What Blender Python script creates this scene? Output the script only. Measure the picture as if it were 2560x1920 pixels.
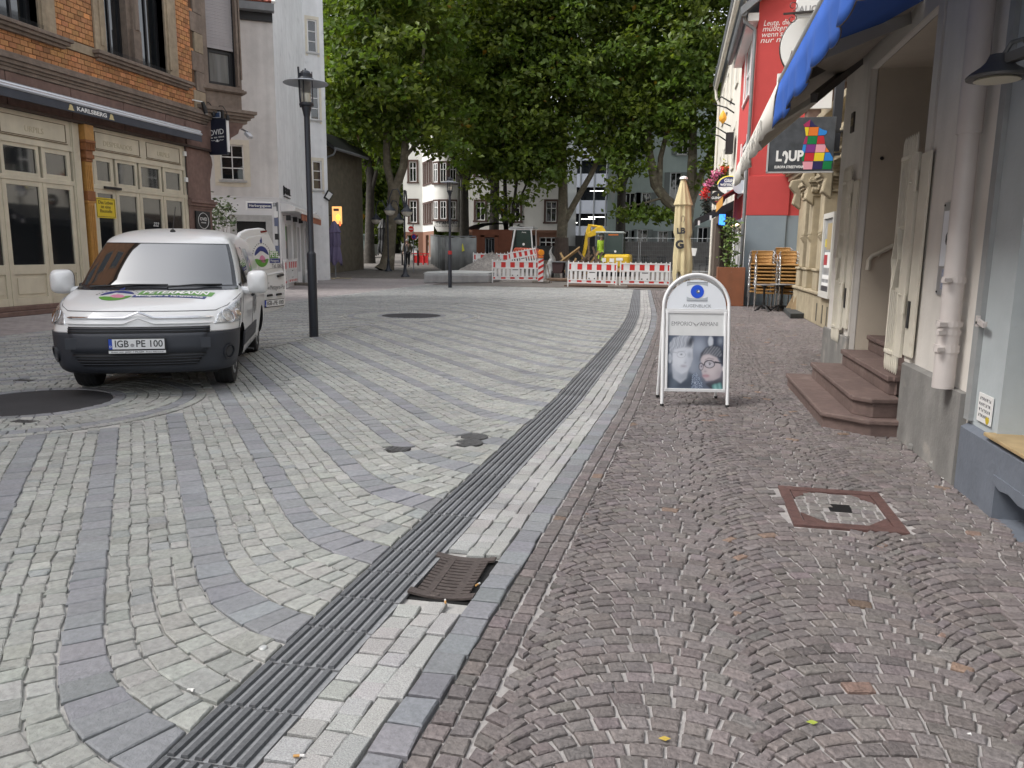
import bpy,bmesh,math,random
import numpy as np
from mathutils import Vector,Matrix
for o in list(bpy.data.objects):
    bpy.data.objects.remove(o)
SC=bpy.context.scene
COL=SC.collection
rnd=random.Random(7)
npr=np.random.default_rng(11)
# ------------------------------------------------------------------ camera
CAM_H=1.45
CAM_R=np.array([[0.978552,0.205698,0.011145],[-0.04574,0.164208,0.985365],[0.200858,-0.96474,0.170095]])
cam_data=bpy.data.cameras.new('camera')
cam_data.sensor_width=36.0
cam_data.lens=27.04
cam_data.clip_start=0.05
cam_data.clip_end=900.0
cam=bpy.data.objects.new('camera',cam_data)
M=Matrix.Identity(4)
for i in range(3):
    for j in range(3):
        M[j][i]=float(CAM_R[i][j])
M[2][3]=CAM_H
cam.matrix_world=M
COL.objects.link(cam)
SC.camera=cam
# ------------------------------------------------------------------ sky, sun, exposure (bright overcast noon)
SUN_EL,SUN_AZ=math.radians(50),math.radians(-115)
world=bpy.data.worlds.new('World')
SC.world=world
world.use_nodes=True
wn,wl=world.node_tree.nodes,world.node_tree.links
wn.clear()
w_out=wn.new('ShaderNodeOutputWorld')
w_bg=wn.new('ShaderNodeBackground')
w_sky=wn.new('ShaderNodeTexSky')
w_sky.sky_type='NISHITA'
w_sky.sun_disc=False
w_sky.sun_elevation=SUN_EL
w_sky.sun_rotation=SUN_AZ
w_sky.air_density=1.0
w_sky.dust_density=3.0
w_sky.ozone_density=1.0
w_hs=wn.new('ShaderNodeHueSaturation')
w_hs.inputs['Saturation'].default_value=0.22
w_hs.inputs['Value'].default_value=1.0
wl.new(w_sky.outputs[0],w_hs.inputs['Color'])
wl.new(w_hs.outputs[0],w_bg.inputs['Color'])
w_bg.inputs['Strength'].default_value=0.15
wl.new(w_bg.outputs[0],w_out.inputs[0])
sun_d=bpy.data.lights.new('sun','SUN')
sun_d.energy=1.3
sun_d.angle=math.radians(28)
sun_d.color=(1.0,0.965,0.91)
sun=bpy.data.objects.new('sun',sun_d)
sd=Vector((math.sin(SUN_AZ)*math.cos(SUN_EL),math.cos(SUN_AZ)*math.cos(SUN_EL),math.sin(SUN_EL)))
sun.rotation_euler=sd.to_track_quat('Z','Y').to_euler()
sun.location=(0,0,40)
COL.objects.link(sun)
SC.view_settings.view_transform='Standard'
SC.view_settings.look='None'
SC.view_settings.gamma=1.0
SC.view_settings.use_curve_mapping=False
SC.view_settings.exposure=1.2
# ------------------------------------------------------------------ helpers: objects
def link(o,parent=None):
    COL.objects.link(o)
    if parent is not None:
        o.parent=parent
    return o
def tag(o,label=None,cat=None,group=None,kind=None):
    if label:o['label']=label
    if cat:o['category']=cat
    if group:o['group']=group
    if kind:o['kind']=kind
    return o
def thing(name,label,cat,loc=(0,0,0),rotz=0.0,group=None,local=False):
    """Empty at the base of a thing; unless local, its parts are given in world coordinates."""
    o=bpy.data.objects.new(name,None)
    o.empty_display_size=0.2
    o.location=loc
    o.rotation_euler=(0,0,rotz)
    COL.objects.link(o)
    tag(o,label,cat,group)
    if not local:
        o['_w']=1
    return o
def structure(name,loc=(0,0,0)):
    o=bpy.data.objects.new(name,None)
    o.location=loc
    COL.objects.link(o)
    o['kind']='structure'
    return o
def base_of(o):
    while o is not None and o.parent is not None:
        o=o.parent
    if o is not None and o.get('_w'):
        return Vector(o.location)
    return Vector((0,0,0))
def copy_tree(o,parent=None):
    c=o.copy()
    COL.objects.link(c)
    if parent is not None:
        c.parent=parent
    for ch in list(o.children):
        copy_tree(ch,c)
    return c
# ------------------------------------------------------------------ helpers: frames on walls
class Fr:
    """A wall frame: origin, u along the wall, n out of it."""
    def __init__(s,o,u,n):
        s.o=Vector(o);s.u=Vector(u).normalized();s.n=Vector(n).normalized()
    def P(s,a,d,z):
        p=s.o+s.u*a+s.n*d
        return Vector((p.x,p.y,s.o.z+z))
# ------------------------------------------------------------------ helpers: meshes
class MB:
    def __init__(s):
        s.v,s.f,s.mi=[],[],[]
    def add(s,vs,fs,m=0):
        o=len(s.v)
        s.v+=[tuple(v)for v in vs]
        for f in fs:
            s.f.append(tuple(i+o for i in f));s.mi.append(m)
        return s
    def hexa(s,c,m=0):
        return s.add(c,[(0,3,2,1),(4,5,6,7),(0,1,5,4),(1,2,6,5),(2,3,7,6),(3,0,4,7)],m)
    def box(s,x0,x1,y0,y1,z0,z1,m=0):
        return s.hexa([(x0,y0,z0),(x1,y0,z0),(x1,y1,z0),(x0,y1,z0),(x0,y0,z1),(x1,y0,z1),(x1,y1,z1),(x0,y1,z1)],m)
    def fbox(s,fr,a0,a1,d0,d1,z0,z1,m=0):
        P=fr.P
        return s.hexa([P(a0,d0,z0),P(a1,d0,z0),P(a1,d1,z0),P(a0,d1,z0),P(a0,d0,z1),P(a1,d0,z1),P(a1,d1,z1),P(a0,d1,z1)],m)
    def quad(s,a,b,c,d,m=0):
        return s.add([a,b,c,d],[(0,1,2,3)],m)
    def poly(s,pts,m=0):
        return s.add(pts,[tuple(range(len(pts)))],m)
    def prism(s,pts,vec,m=0,cap=True):
        n=len(pts);vec=Vector(vec)
        vs=[Vector(p)for p in pts]+[Vector(p)+vec for p in pts]
        fs=[(i,(i+1)%n,n+(i+1)%n,n+i)for i in range(n)]
        if cap:
            fs+=[tuple(range(n-1,-1,-1)),tuple(range(n,2*n))]
        return s.add(vs,fs,m)
    def bar(s,p,q,w,h,up=(0,0,1),m=0):
        p,q=Vector(p),Vector(q)
        d=(q-p).normalized();up=Vector(up)
        if abs(d.dot(up))>0.98:up=Vector((0,1,0))
        x=d.cross(up).normalized()*(w/2);y=x.cross(d).normalized()*(h/2)
        return s.hexa([p-x-y,p+x-y,p+x+y,p-x+y,q-x-y,q+x-y,q+x+y,q-x+y],m)
    def tube(s,pts,r,n=8,m=0,cap=True,closed=False):
        pts=[Vector(p)for p in pts];k=len(pts)
        rs=list(r)if isinstance(r,(list,tuple))else[r]*k
        t0=(pts[1]-pts[0]).normalized()
        ref=Vector((0,0,1))if abs(t0.z)<0.9 else Vector((1,0,0))
        x=t0.cross(ref).normalized();vs=[]
        for i,p in enumerate(pts):
            a=pts[i-1]if(i>0 or closed)else p
            b=pts[(i+1)%k]if(i<k-1 or closed)else p
            t=(b-a).normalized()
            x=(x-t*x.dot(t)).normalized();y=t.cross(x)
            for j in range(n):
                an=2*math.pi*j/n
                vs.append(p+(x*math.cos(an)+y*math.sin(an))*rs[i])
        fs=[]
        for i in range(k if closed else k-1):
            for j in range(n):
                a,b=i*n+j,i*n+(j+1)%n
                c,d=((i+1)%k)*n+(j+1)%n,((i+1)%k)*n+j
                fs.append((a,b,c,d))
        if cap and not closed:
            fs+=[tuple(range(n-1,-1,-1)),tuple(range((k-1)*n,k*n))]
        return s.add(vs,fs,m)
    def lathe(s,c,prof,n=16,m=0,axis=(0,0,1),sx=1.0,sy=1.0):
        c=Vector(c);az=Vector(axis).normalized()
        ref=Vector((1,0,0))if abs(az.x)<0.9 else Vector((0,1,0))
        ax=(ref-az*ref.dot(az)).normalized();ay=az.cross(ax)
        vs=[]
        for r,z in prof:
            for j in range(n):
                an=2*math.pi*j/n
                vs.append(c+ax*(r*sx*math.cos(an))+ay*(r*sy*math.sin(an))+az*z)
        fs=[]
        for i in range(len(prof)-1):
            for j in range(n):
                fs.append((i*n+j,i*n+(j+1)%n,(i+1)*n+(j+1)%n,(i+1)*n+j))
        k=len(prof)
        fs+=[tuple(range(n-1,-1,-1)),tuple(range((k-1)*n,k*n))]
        return s.add(vs,fs,m)
    def grid(s,rows,m=0,closed=False):
        k=len(rows[0]);vs=[p for r in rows for p in r];fs=[]
        for i in range(len(rows)-1):
            for j in range(k if closed else k-1):
                fs.append((i*k+j,i*k+(j+1)%k,(i+1)*k+(j+1)%k,(i+1)*k+j))
        return s.add(vs,fs,m)
    def build(s,name,mats,parent=None,smooth=False,bevel=0.0,kind=None,fix=False):
        b=base_of(parent)
        me=bpy.data.meshes.new(name)
        me.from_pydata([(v[0]-b.x,v[1]-b.y,v[2]-b.z)for v in s.v],[],s.f)
        if not isinstance(mats,(list,tuple)):mats=[mats]
        for mm in mats:me.materials.append(mm)
        if len(mats)>1:me.polygons.foreach_set('material_index',s.mi)
        if fix or smooth:
            bm=bmesh.new();bm.from_mesh(me)
            bmesh.ops.recalc_face_normals(bm,faces=bm.faces)
            bm.to_mesh(me);bm.free()
        if smooth:
            me.polygons.foreach_set('use_smooth',[True]*len(me.polygons))
            me.set_sharp_from_angle(angle=math.radians(38))
        me.update()
        o=bpy.data.objects.new(name,me)
        link(o,parent)
        if bevel:
            md=o.modifiers.new('bevel','BEVEL')
            md.width=bevel;md.segments=2;md.limit_method='ANGLE';md.angle_limit=math.radians(40)
        if kind:o['kind']=kind
        return o
# ------------------------------------------------------------------ helpers: materials
MATS={}
def mat(name,col,rough=0.6,metal=0.0,var=0.0,vs=6.0,var2=0.0,vs2=0.7,streak=0.0,bump=0.0,bs=60.0,tint=False,spec=0.5,coat=0.0,emit=None,es=1.0,trans=0.0,rv=0.0,alpha=1.0,stain=None,sts=1.5,stw=0.55):
    if name in MATS:return MATS[name]
    m=bpy.data.materials.new(name);MATS[name]=m
    m.use_nodes=True
    nt=m.node_tree;N,L=nt.nodes,nt.links
    p=N['Principled BSDF']
    p.inputs['Roughness'].default_value=rough
    p.inputs['Metallic'].default_value=metal
    p.inputs['Specular IOR Level'].default_value=spec
    p.inputs['Coat Weight'].default_value=coat
    p.inputs['Base Color'].default_value=(*col,1)
    if trans:p.inputs['Transmission Weight'].default_value=trans
    if emit:
        p.inputs['Emission Color'].default_value=(*emit,1);p.inputs['Emission Strength'].default_value=es
    if not(var or var2 or streak or bump or tint or rv or stain):return m
    geo=N.new('ShaderNodeNewGeometry')
    cur=None
    def mul(cur,fac_out,lo,hi):
        mr=N.new('ShaderNodeMapRange')
        mr.inputs['From Min'].default_value=0.3;mr.inputs['From Max'].default_value=0.7
        mr.inputs['To Min'].default_value=lo;mr.inputs['To Max'].default_value=hi
        L.new(fac_out,mr.inputs['Value'])
        mx=N.new('ShaderNodeMix');mx.data_type='RGBA';mx.blend_type='MULTIPLY'
        mx.inputs[0].default_value=1.0
        if cur is None:mx.inputs[6].default_value=(*col,1)
        else:L.new(cur,mx.inputs[6])
        L.new(mr.outputs[0],mx.inputs[7])
        return mx.outputs[2]
    def noise(scale,detail=5.0,mp=None):
        n=N.new('ShaderNodeTexNoise');n.inputs['Scale'].default_value=scale;n.inputs['Detail'].default_value=detail
        if mp:
            mpn=N.new('ShaderNodeMapping');mpn.inputs['Scale'].default_value=mp
            L.new(geo.outputs['Position'],mpn.inputs['Vector']);L.new(mpn.outputs[0],n.inputs['Vector'])
        else:
            L.new(geo.outputs['Position'],n.inputs['Vector'])
        return n.outputs['Fac']
    if tint:
        at=N.new('ShaderNodeAttribute');at.attribute_name='tint'
        mx=N.new('ShaderNodeMix');mx.data_type='RGBA';mx.blend_type='MULTIPLY';mx.inputs[0].default_value=1.0
        mx.inputs[6].default_value=(*col,1);L.new(at.outputs['Color'],mx.inputs[7]);cur=mx.outputs[2]
    if var:cur=mul(cur,noise(vs),1-var,1+var)
    if var2:cur=mul(cur,noise(vs2,4.0),1-var2,1+var2)
    if streak:cur=mul(cur,noise(1.0,6.0,(4.0,4.0,0.35)),1-streak,1+streak*0.6)
    if stain:
        f=noise(sts,7.0)
        mr=N.new('ShaderNodeMapRange');mr.inputs['From Min'].default_value=stw;mr.inputs['From Max'].default_value=stw+0.16
        L.new(f,mr.inputs['Value'])
        mx=N.new('ShaderNodeMix');mx.data_type='RGBA'
        L.new(mr.outputs[0],mx.inputs[0])
        if cur is None:mx.inputs[6].default_value=(*col,1)
        else:L.new(cur,mx.inputs[6])
        mx.inputs[7].default_value=(*stain,1);cur=mx.outputs[2]
    if cur is not None:L.new(cur,p.inputs['Base Color'])
    if rv:
        mr=N.new('ShaderNodeMapRange');mr.inputs['To Min'].default_value=max(0.02,rough-rv);mr.inputs['To Max'].default_value=min(1,rough+rv)
        L.new(noise(vs*1.7),mr.inputs['Value']);L.new(mr.outputs[0],p.inputs['Roughness'])
    if bump:
        bn=N.new('ShaderNodeBump');bn.inputs['Strength'].default_value=bump;bn.inputs['Distance'].default_value=0.01
        L.new(noise(bs,6.0),bn.inputs['Height']);L.new(bn.outputs[0],p.inputs['Normal'])
    return m
def glass_mat(name,col=(0.012,0.014,0.016),rough=0.04,spec=0.6):
    """window glass over a dark room: dark body, sharp reflections"""
    return mat(name,col,rough,spec=spec)
# ------------------------------------------------------------------ helpers: lettering
def text(name,s,size,m,parent,p,right,up,depth=0.002,align='CENTER',shear=0.0,width=None,space=1.0,bold=0.0):
    """Lettering as a flat mesh whose centre (or left end) sits at p; right/up give its plane."""
    cu=bpy.data.curves.new(name,'FONT')
    cu.body=s;cu.size=size;cu.align_x=align;cu.align_y='CENTER';cu.extrude=depth;cu.shear=shear;cu.space_character=space
    cu.offset=bold
    cu.resolution_u=3
    t=bpy.data.objects.new(name,cu);COL.objects.link(t)
    dg=bpy.context.evaluated_depsgraph_get();dg.update()
    me=bpy.data.meshes.new_from_object(t.evaluated_get(dg))
    bpy.data.objects.remove(t)
    n=len(me.vertices)
    co=np.zeros(n*3);me.vertices.foreach_get('co',co);co=co.reshape(-1,3)
    if n==0:return None
    sx=1.0
    if width:
        sx=width/max(1e-6,co[:,0].max()-co[:,0].min())
    r=Vector(right).normalized();u=Vector(up);u=(u-r*u.dot(r)).normalized();w=r.cross(u)
    b=base_of(parent);p=Vector(p)-b
    A=np.array([r*sx,u,w])
    co=co@A+np.array(p)
    me.vertices.foreach_set('co',co.astype(np.float32).ravel())
    me.materials.clear();me.materials.append(m)
    me.name=name
    me.update()
    o=bpy.data.objects.new(name,me)
    link(o,parent)
    return o
# ------------------------------------------------------------------ helpers: many like pieces
CAMP=np.array([0,0,CAM_H])
def view_of(c):
    """pixel position (2560 wide) and depth of world points"""
    d=np.asarray(c,float)-CAMP
    x,y,z=d@CAM_R[0],d@CAM_R[1],-(d@CAM_R[2])
    zz=np.where(z>0.05,z,0.05)
    return 1280+1923*x/zz,960-1923*y/zz,z
def tint_mesh(name,V,F,T,m):
    me=bpy.data.meshes.new(name)
    me.from_pydata(V.tolist()if hasattr(V,'tolist')else V,[],F.tolist()if hasattr(F,'tolist')else F)
    at=me.attributes.new('tint','FLOAT_COLOR','POINT')
    T4=np.ones((len(V),4),np.float32);T4[:,:3]=T
    at.data.foreach_set('color',T4.ravel())
    me.materials.append(m)
    me.update()
    return me
def pieces(parent,name,rest_name,P,F,T,m,limit=300,min_px=0.0):
    """P (N,V,3) world vertices of N like pieces, F face template, T (N,3) tints.
    The pieces that show largest become parts, the others one joined part of kind stuff."""
    N,nv,_=P.shape
    if N==0:return
    F=np.asarray(F)
    c=P.mean(1)
    px,py,pz=view_of(c)
    vis=(pz>0.3)&(px>-40)&(px<2600)&(py>-40)&(py<1960)
    ext=P.max(1)-P.min(1)
    d=c-CAMP;dist=np.linalg.norm(d,axis=1)
    e=np.sort(ext,axis=1)
    area=e[:,1]*e[:,2]/dist**2
    flat=ext[:,2]<0.06
    area=np.where(flat,area*np.abs(d[:,2])/dist,area)
    score=np.where(vis,area,-1)
    order=np.argsort(-score)
    k=min(limit,int((score>min_px).sum()))
    solo,rest=order[:k],order[k:]
    b=base_of(parent)
    for i in solo:
        me=tint_mesh(name,P[i]-c[i],F,T[i],m)
        o=bpy.data.objects.new(name,me)
        o.location=Vector(c[i].tolist())-b
        link(o,parent)
    if len(rest):
        V=P[rest].reshape(-1,3)-np.array(b)
        FF=(np.arange(len(rest))[:,None,None]*nv+F[None]).reshape(-1,F.shape[1])
        me=tint_mesh(rest_name,V,FF,np.repeat(T[rest],nv,axis=0),m)
        o=bpy.data.objects.new(rest_name,me)
        link(o,parent)
        o['kind']='stuff'
STONE_F=[(0,1,5,4),(1,2,6,5),(2,3,7,6),(3,0,4,7),(4,5,9,8),(5,6,10,9),(6,7,11,10),(7,4,8,11),(8,9,10,11)]
def stones(Q,gap=0.006,h=0.006,depth=0.02,crown=0.005,jit=0.003,zfun=None,tilt=0.0012):
    """Q (N,4,2) plan quads -> (N,12,3) stones with a rounded shoulder"""
    Q=np.asarray(Q,float);N=len(Q)
    c=Q.mean(1,keepdims=True)
    Q=Q+npr.normal(0,jit,Q.shape)
    r=np.linalg.norm(Q-c,axis=2,keepdims=True)+1e-6
    q0=c+(Q-c)*np.maximum(0.4,1-gap*0.75/r)
    q1=c+(Q-c)*np.maximum(0.35,1-(gap*0.75+0.002)/r)
    q2=c+(Q-c)*np.maximum(0.3,1-(gap*0.75+0.010)/r)
    hz=h+npr.normal(0,0.0012,(N,1))
    tl=npr.normal(0,tilt,(N,4))
    z0=np.full((N,4),-depth);z1=hz-crown+tl*0;z2=hz+tl
    P=np.concatenate([np.dstack([q0,z0]),np.dstack([q1,np.broadcast_to(z1,(N,4))]),np.dstack([q2,z2])],axis=1)
    if zfun is not None:
        P[:,:,2]+=zfun(P[:,:,1])
    return P
def tints(N,base=(1,1,1),val=0.12,hue=0.04,odd=0.0,oddcol=(1.5,0.9,0.6)):
    t=np.array(base)[None]*(1+npr.normal(0,val,(N,1)))*(1+npr.normal(0,hue,(N,3)))
    if odd:
        k=npr.random(N)<odd
        t[k]*=np.array(oddcol)
    return np.clip(t,0.25,3.0)
BRICK_F=[(0,1,2,3),(0,4,5,1),(1,5,6,2),(2,6,7,3),(3,7,4,0)]
def wall_bricks(fr,rects,d0,d1,jit=0.0012):
    """rects (a0,a1,z0,z1) on a wall frame -> open-backed boxes from d0 (in) to d1 (proud)"""
    out=[]
    for a0,a1,z0,z1 in rects:
        j=rnd.gauss(0,jit);e=0.004
        f=[fr.P(a0+e,d1+j,z0+e),fr.P(a1-e,d1+j,z0+e),fr.P(a1-e,d1+j,z1-e),fr.P(a0+e,d1+j,z1-e)]
        k=[fr.P(a0,d0,z0),fr.P(a1,d0,z0),fr.P(a1,d0,z1),fr.P(a0,d0,z1)]
        out.append([tuple(p)for p in f+k])
    return np.array(out)
# ------------------------------------------------------------------ helpers: walls and windows
def wall(mb,fr,a0,a1,z0,z1,holes,depth=0.2,m=0,mr=None):
    """front of a wall with rectangular holes (a0,a1,z0,z1) and their reveals"""
    As=sorted({a0,a1,*[h[0]for h in holes],*[h[1]for h in holes]})
    Zs=sorted({z0,z1,*[h[2]for h in holes],*[h[3]for h in holes]})
    As=[a for a in As if a0<=a<=a1];Zs=[z for z in Zs if z0<=z<=z1]
    for i in range(len(As)-1):
        run=None
        for j in range(len(Zs)-1):
            ca,cz=(As[i]+As[i+1])/2,(Zs[j]+Zs[j+1])/2
            if any(h[0]<ca<h[1]and h[2]<cz<h[3]for h in holes):continue
            mb.quad(fr.P(As[i],0,Zs[j]),fr.P(As[i+1],0,Zs[j]),fr.P(As[i+1],0,Zs[j+1]),fr.P(As[i],0,Zs[j+1]),m)
    for h in holes:
        b0,b1,y0,y1=h[:4]
        k=mr if mr is not None else m
        mb.quad(fr.P(b0,0,y0),fr.P(b0,0,y1),fr.P(b0,-depth,y1),fr.P(b0,-depth,y0),k)
        mb.quad(fr.P(b1,0,y0),fr.P(b1,0,y1),fr.P(b1,-depth,y1),fr.P(b1,-depth,y0),k)
        mb.quad(fr.P(b0,0,y1),fr.P(b1,0,y1),fr.P(b1,-depth,y1),fr.P(b0,-depth,y1),k)
        mb.quad(fr.P(b0,0,y0),fr.P(b1,0,y0),fr.P(b1,-depth,y0),fr.P(b0,-depth,y0),k)
def window(fr,parent,a0,a1,z0,z1,mf,mg,d=-0.12,fw=0.05,cols=2,rows=2,bar=0.03,split=None,solo=True,name='window',sill=None,sd=0.1):
    """a window part: frame mesh, pane sub-parts, optional sill part; rows may be given as z fractions in split"""
    b=MB()
    b.fbox(fr,a0,a0+fw,d-0.04,d+0.03,z0,z1)
    b.fbox(fr,a1-fw,a1,d-0.04,d+0.03,z0,z1)
    b.fbox(fr,a0+fw,a1-fw,d-0.04,d+0.028,z0,z0+fw)
    b.fbox(fr,a0+fw,a1-fw,d-0.04,d+0.028,z1-fw,z1)
    zs=[z0+fw]+([z0+fw+(z1-z0-2*fw)*t for t in(split if split else[k/rows for k in range(1,rows)])])+[z1-fw]
    xs=[a0+fw+(a1-a0-2*fw)*k/cols for k in range(cols+1)]
    for z in zs[1:-1]:b.fbox(fr,a0+fw,a1-fw,d-0.03,d+0.022,z-bar/2,z+bar/2)
    for x in xs[1:-1]:b.fbox(fr,x-bar/2,x+bar/2,d-0.03,d+0.025,z0+fw,z1-fw)
    o=b.build(name,mf,parent)
    if solo:
        for i in range(len(xs)-1):
            for j in range(len(zs)-1):
                g=MB();g.fbox(fr,xs[i],xs[i+1],d-0.02,d-0.008,zs[j],zs[j+1]);g.build('pane',mg,o)
    else:
        g=MB();g.fbox(fr,a0+fw,a1-fw,d-0.02,d-0.008,z0+fw,z1-fw);g.build('pane',mg,o)
    if sill:
        g=MB();g.fbox(fr,a0-0.08,a1+0.08,d,sd,z0-0.07,z0);g.build('sill',sill,o)
    return o
# ================================================================== GROUND AND PAVING
def zg(y):
    return float(np.clip((y-34)*0.03,0,1.1))
def zga(y):
    return np.clip((y-34)*0.03,0,1.1)
m_bed=mat('pale_joint_mortar',(0.40,0.39,0.375),0.9,var=0.16,vs=25,var2=0.14,vs2=0.9,bump=0.5,bs=220)
m_bedp=mat('pavement_joint_mortar',(0.36,0.34,0.33),0.9,var=0.16,vs=30,var2=0.16,vs2=0.8,bump=0.5,bs=220)
m_cobble=mat('grey_green_sett',(0.318,0.322,0.308),0.72,var=0.16,vs=42,var2=0.13,vs2=0.8,bump=0.55,bs=95,tint=True,rv=0.12)
m_band=mat('blue_grey_sett',(0.232,0.238,0.252),0.7,var=0.13,vs=38,var2=0.12,vs2=0.8,bump=0.5,bs=95,tint=True,rv=0.12)
m_fan=mat('porphyry_sett',(0.158,0.138,0.134),0.66,var=0.24,vs=55,var2=0.13,vs2=0.7,bump=0.9,bs=75,tint=True,rv=0.15)
m_granite=mat('speckled_granite',(0.35,0.347,0.34),0.8,var=0.28,vs=210,var2=0.12,vs2=1.1,bump=0.5,bs=160,tint=True)
m_kerb=mat('slate_blue_kerbstone',(0.205,0.211,0.224),0.7,var=0.16,vs=60,var2=0.14,vs2=1.0,bump=0.4,bs=110,tint=True)
m_rib=mat('ribbed_slab_ridge',(0.115,0.12,0.128),0.75,var=0.2,vs=120,var2=0.12,vs2=1.2,bump=0.4,bs=180,tint=True)
m_groove=mat('ribbed_slab_floor',(0.25,0.255,0.265),0.8,var=0.15,vs=80,bump=0.3,bs=150,tint=True)
m_asphalt=mat('dark_asphalt',(0.038,0.038,0.042),0.85,var=0.35,vs=160,var2=0.15,vs2=2.5,bump=0.8,bs=140)
m_ground=mat('far_ground',(0.16,0.15,0.14),0.9,var=0.2,vs=3,var2=0.15)
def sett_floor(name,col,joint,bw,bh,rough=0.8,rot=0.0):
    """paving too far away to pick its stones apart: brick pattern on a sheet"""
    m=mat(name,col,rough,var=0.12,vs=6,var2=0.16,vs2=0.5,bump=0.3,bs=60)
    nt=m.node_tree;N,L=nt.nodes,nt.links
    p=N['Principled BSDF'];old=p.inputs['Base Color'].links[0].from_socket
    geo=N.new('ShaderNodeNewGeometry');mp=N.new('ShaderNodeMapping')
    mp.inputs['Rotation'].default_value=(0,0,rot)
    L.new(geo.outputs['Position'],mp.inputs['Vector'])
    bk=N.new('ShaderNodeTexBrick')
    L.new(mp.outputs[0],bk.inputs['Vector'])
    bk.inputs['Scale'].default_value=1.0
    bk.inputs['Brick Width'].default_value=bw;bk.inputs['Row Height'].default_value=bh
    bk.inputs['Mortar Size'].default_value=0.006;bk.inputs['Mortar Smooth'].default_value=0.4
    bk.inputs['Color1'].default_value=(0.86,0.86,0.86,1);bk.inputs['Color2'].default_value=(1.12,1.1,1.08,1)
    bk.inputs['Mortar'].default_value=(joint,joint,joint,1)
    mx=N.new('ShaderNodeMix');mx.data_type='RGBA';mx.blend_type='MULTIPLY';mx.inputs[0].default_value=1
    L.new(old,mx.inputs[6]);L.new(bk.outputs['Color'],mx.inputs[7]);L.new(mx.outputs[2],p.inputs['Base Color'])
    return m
m_lane=sett_floor('rosy_lane_setts',(0.30,0.272,0.268),1.25,0.16,0.09)
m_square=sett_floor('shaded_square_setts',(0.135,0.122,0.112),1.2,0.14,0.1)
def SX(y):
    return float(np.interp(y,[0,1.7,3,5,7.4,10,12,15,18,20,25,32],[-1.46,-1.39,-1.335,-1.24,-1.126,-1.07,-1.03,-1.0,-1.04,-1.11,-1.33,-1.63]))
def sheet(name,xs,ys,z,m):
    b=MB()
    b.grid([[(x,y,zg(y)+z)for x in xs]for y in ys])
    o=b.build(name,m)
    o['kind']='structure'
    return o
sheet('ground',[-420,-60,60,420],[-80,34,70.7,600],-0.034,m_ground)
b_=MB();ys_=[-3,0,1.7,3,5,7.4,10,12,15,18,20,25,31.5]
b_.grid([[(-10.3,y,-.010),(SX(y)+.01,y,-.010)]for y in ys_]);street=b_.build('street',m_bed);street['kind']='structure'
lane=sheet('lane',[-60,-13.45,-10.24],[-3,34,36],0.0,m_lane)
pavement=sheet('pavement',[-0.62,1.9],[-3,10.4],-0.009,m_bedp)
MBp=MB();MBp.quad((-0.40,10.4,-0.009),(3.4,10.4,-0.009),(3.4,31.5,-0.009),(-0.40,31.5,-0.009))
MBp.build('pavement_bed',m_bedp,pavement)
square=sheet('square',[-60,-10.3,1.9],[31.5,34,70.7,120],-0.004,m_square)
# ---- courses of the street: translated curves that leave the ribbed strip square and swing to a diagonal
XC=-5.85
GD=np.array([0,.14,.31,.47,.67,.96,1.34,1.86,2.91,4.95])
GY=np.array([0,.045,.125,.23,.43,.775,1.24,1.875,3.155,5.645])
dd=np.linspace(0,4.95,210)
gg=np.interp(dd,GD,GY)
ker=np.ones(9)/9
gs_=np.convolve(np.pad(gg,4,mode='edge'),ker,'valid');gs_[:3]=gg[:3]
def g(d):return float(np.interp(d,dd,gs_))
def gm(d):return(g(d+0.03)-g(max(0,d-0.03)))/(0.03+min(d,0.03))
PITS=[(-5.85,6.05),(-5.75,16.45)]
COVERS=[(-1.494,5.74,.13),(-1.487,5.545,.13),(-1.944,5.215,.12)]
qc,qb=[],[]
dlen=[0.0]
SP=0.77
rows=[(0.0,0.225,True)]+[(0.225+i*0.13625,0.225+(i+1)*0.13625,False)for i in range(4)]
arc=np.concatenate([[0],np.cumsum(np.hypot(np.diff(dd),np.diff(gs_)))])
for side in(0,1):
    for k in range(-8,40):
        Y0=1.66+SP*k
        for r0,r1,dark in rows:
            L=0.0
            pos=[]
            while L<arc[-1]:
                pos.append(float(np.interp(L,arc,dd)))
                L+=max(0.06,rnd.gauss(0.135,0.02))if dark else max(0.055,rnd.gauss(0.105,0.018))
            for a,c in zip(pos[:-1],pos[1:]):
                def low(d):return(d,Y0+r0+g(d))
                def hi(d):
                    m_=gm(d);w_=r1-r0
                    e=min(4.95,d-m_*w_/(1+m_*m_))
                    return(e,Y0+r1+g(max(0,e)))
                pts=[low(a),hi(a),hi(c),low(c)]
                mx_=sum(p[0]for p in pts)/4
                q=[]
                for d,y in pts:
                    x=SX(y)-max(0.004,d)
                    if side:x=2*XC-x
                    q.append((x,y))
                if side:q=q[::-1]
                cy=sum(p[1]for p in q)/4;cx=sum(p[0]for p in q)/4
                if(cx<XC+0.02)if not side else(cx>XC-0.02):continue
                if cy<0.9 or cy>31.3:continue
                if cx<-6.5 and cy<4.5:continue
                if any(min(math.hypot(px-X,py-Y)for px,py in q)<1.5 for X,Y in PITS):continue
                if any(math.hypot(cx-X,cy-Y)<R_ for X,Y,R_ in COVERS):continue
                (qb if dark else qc).append(q)
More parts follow.
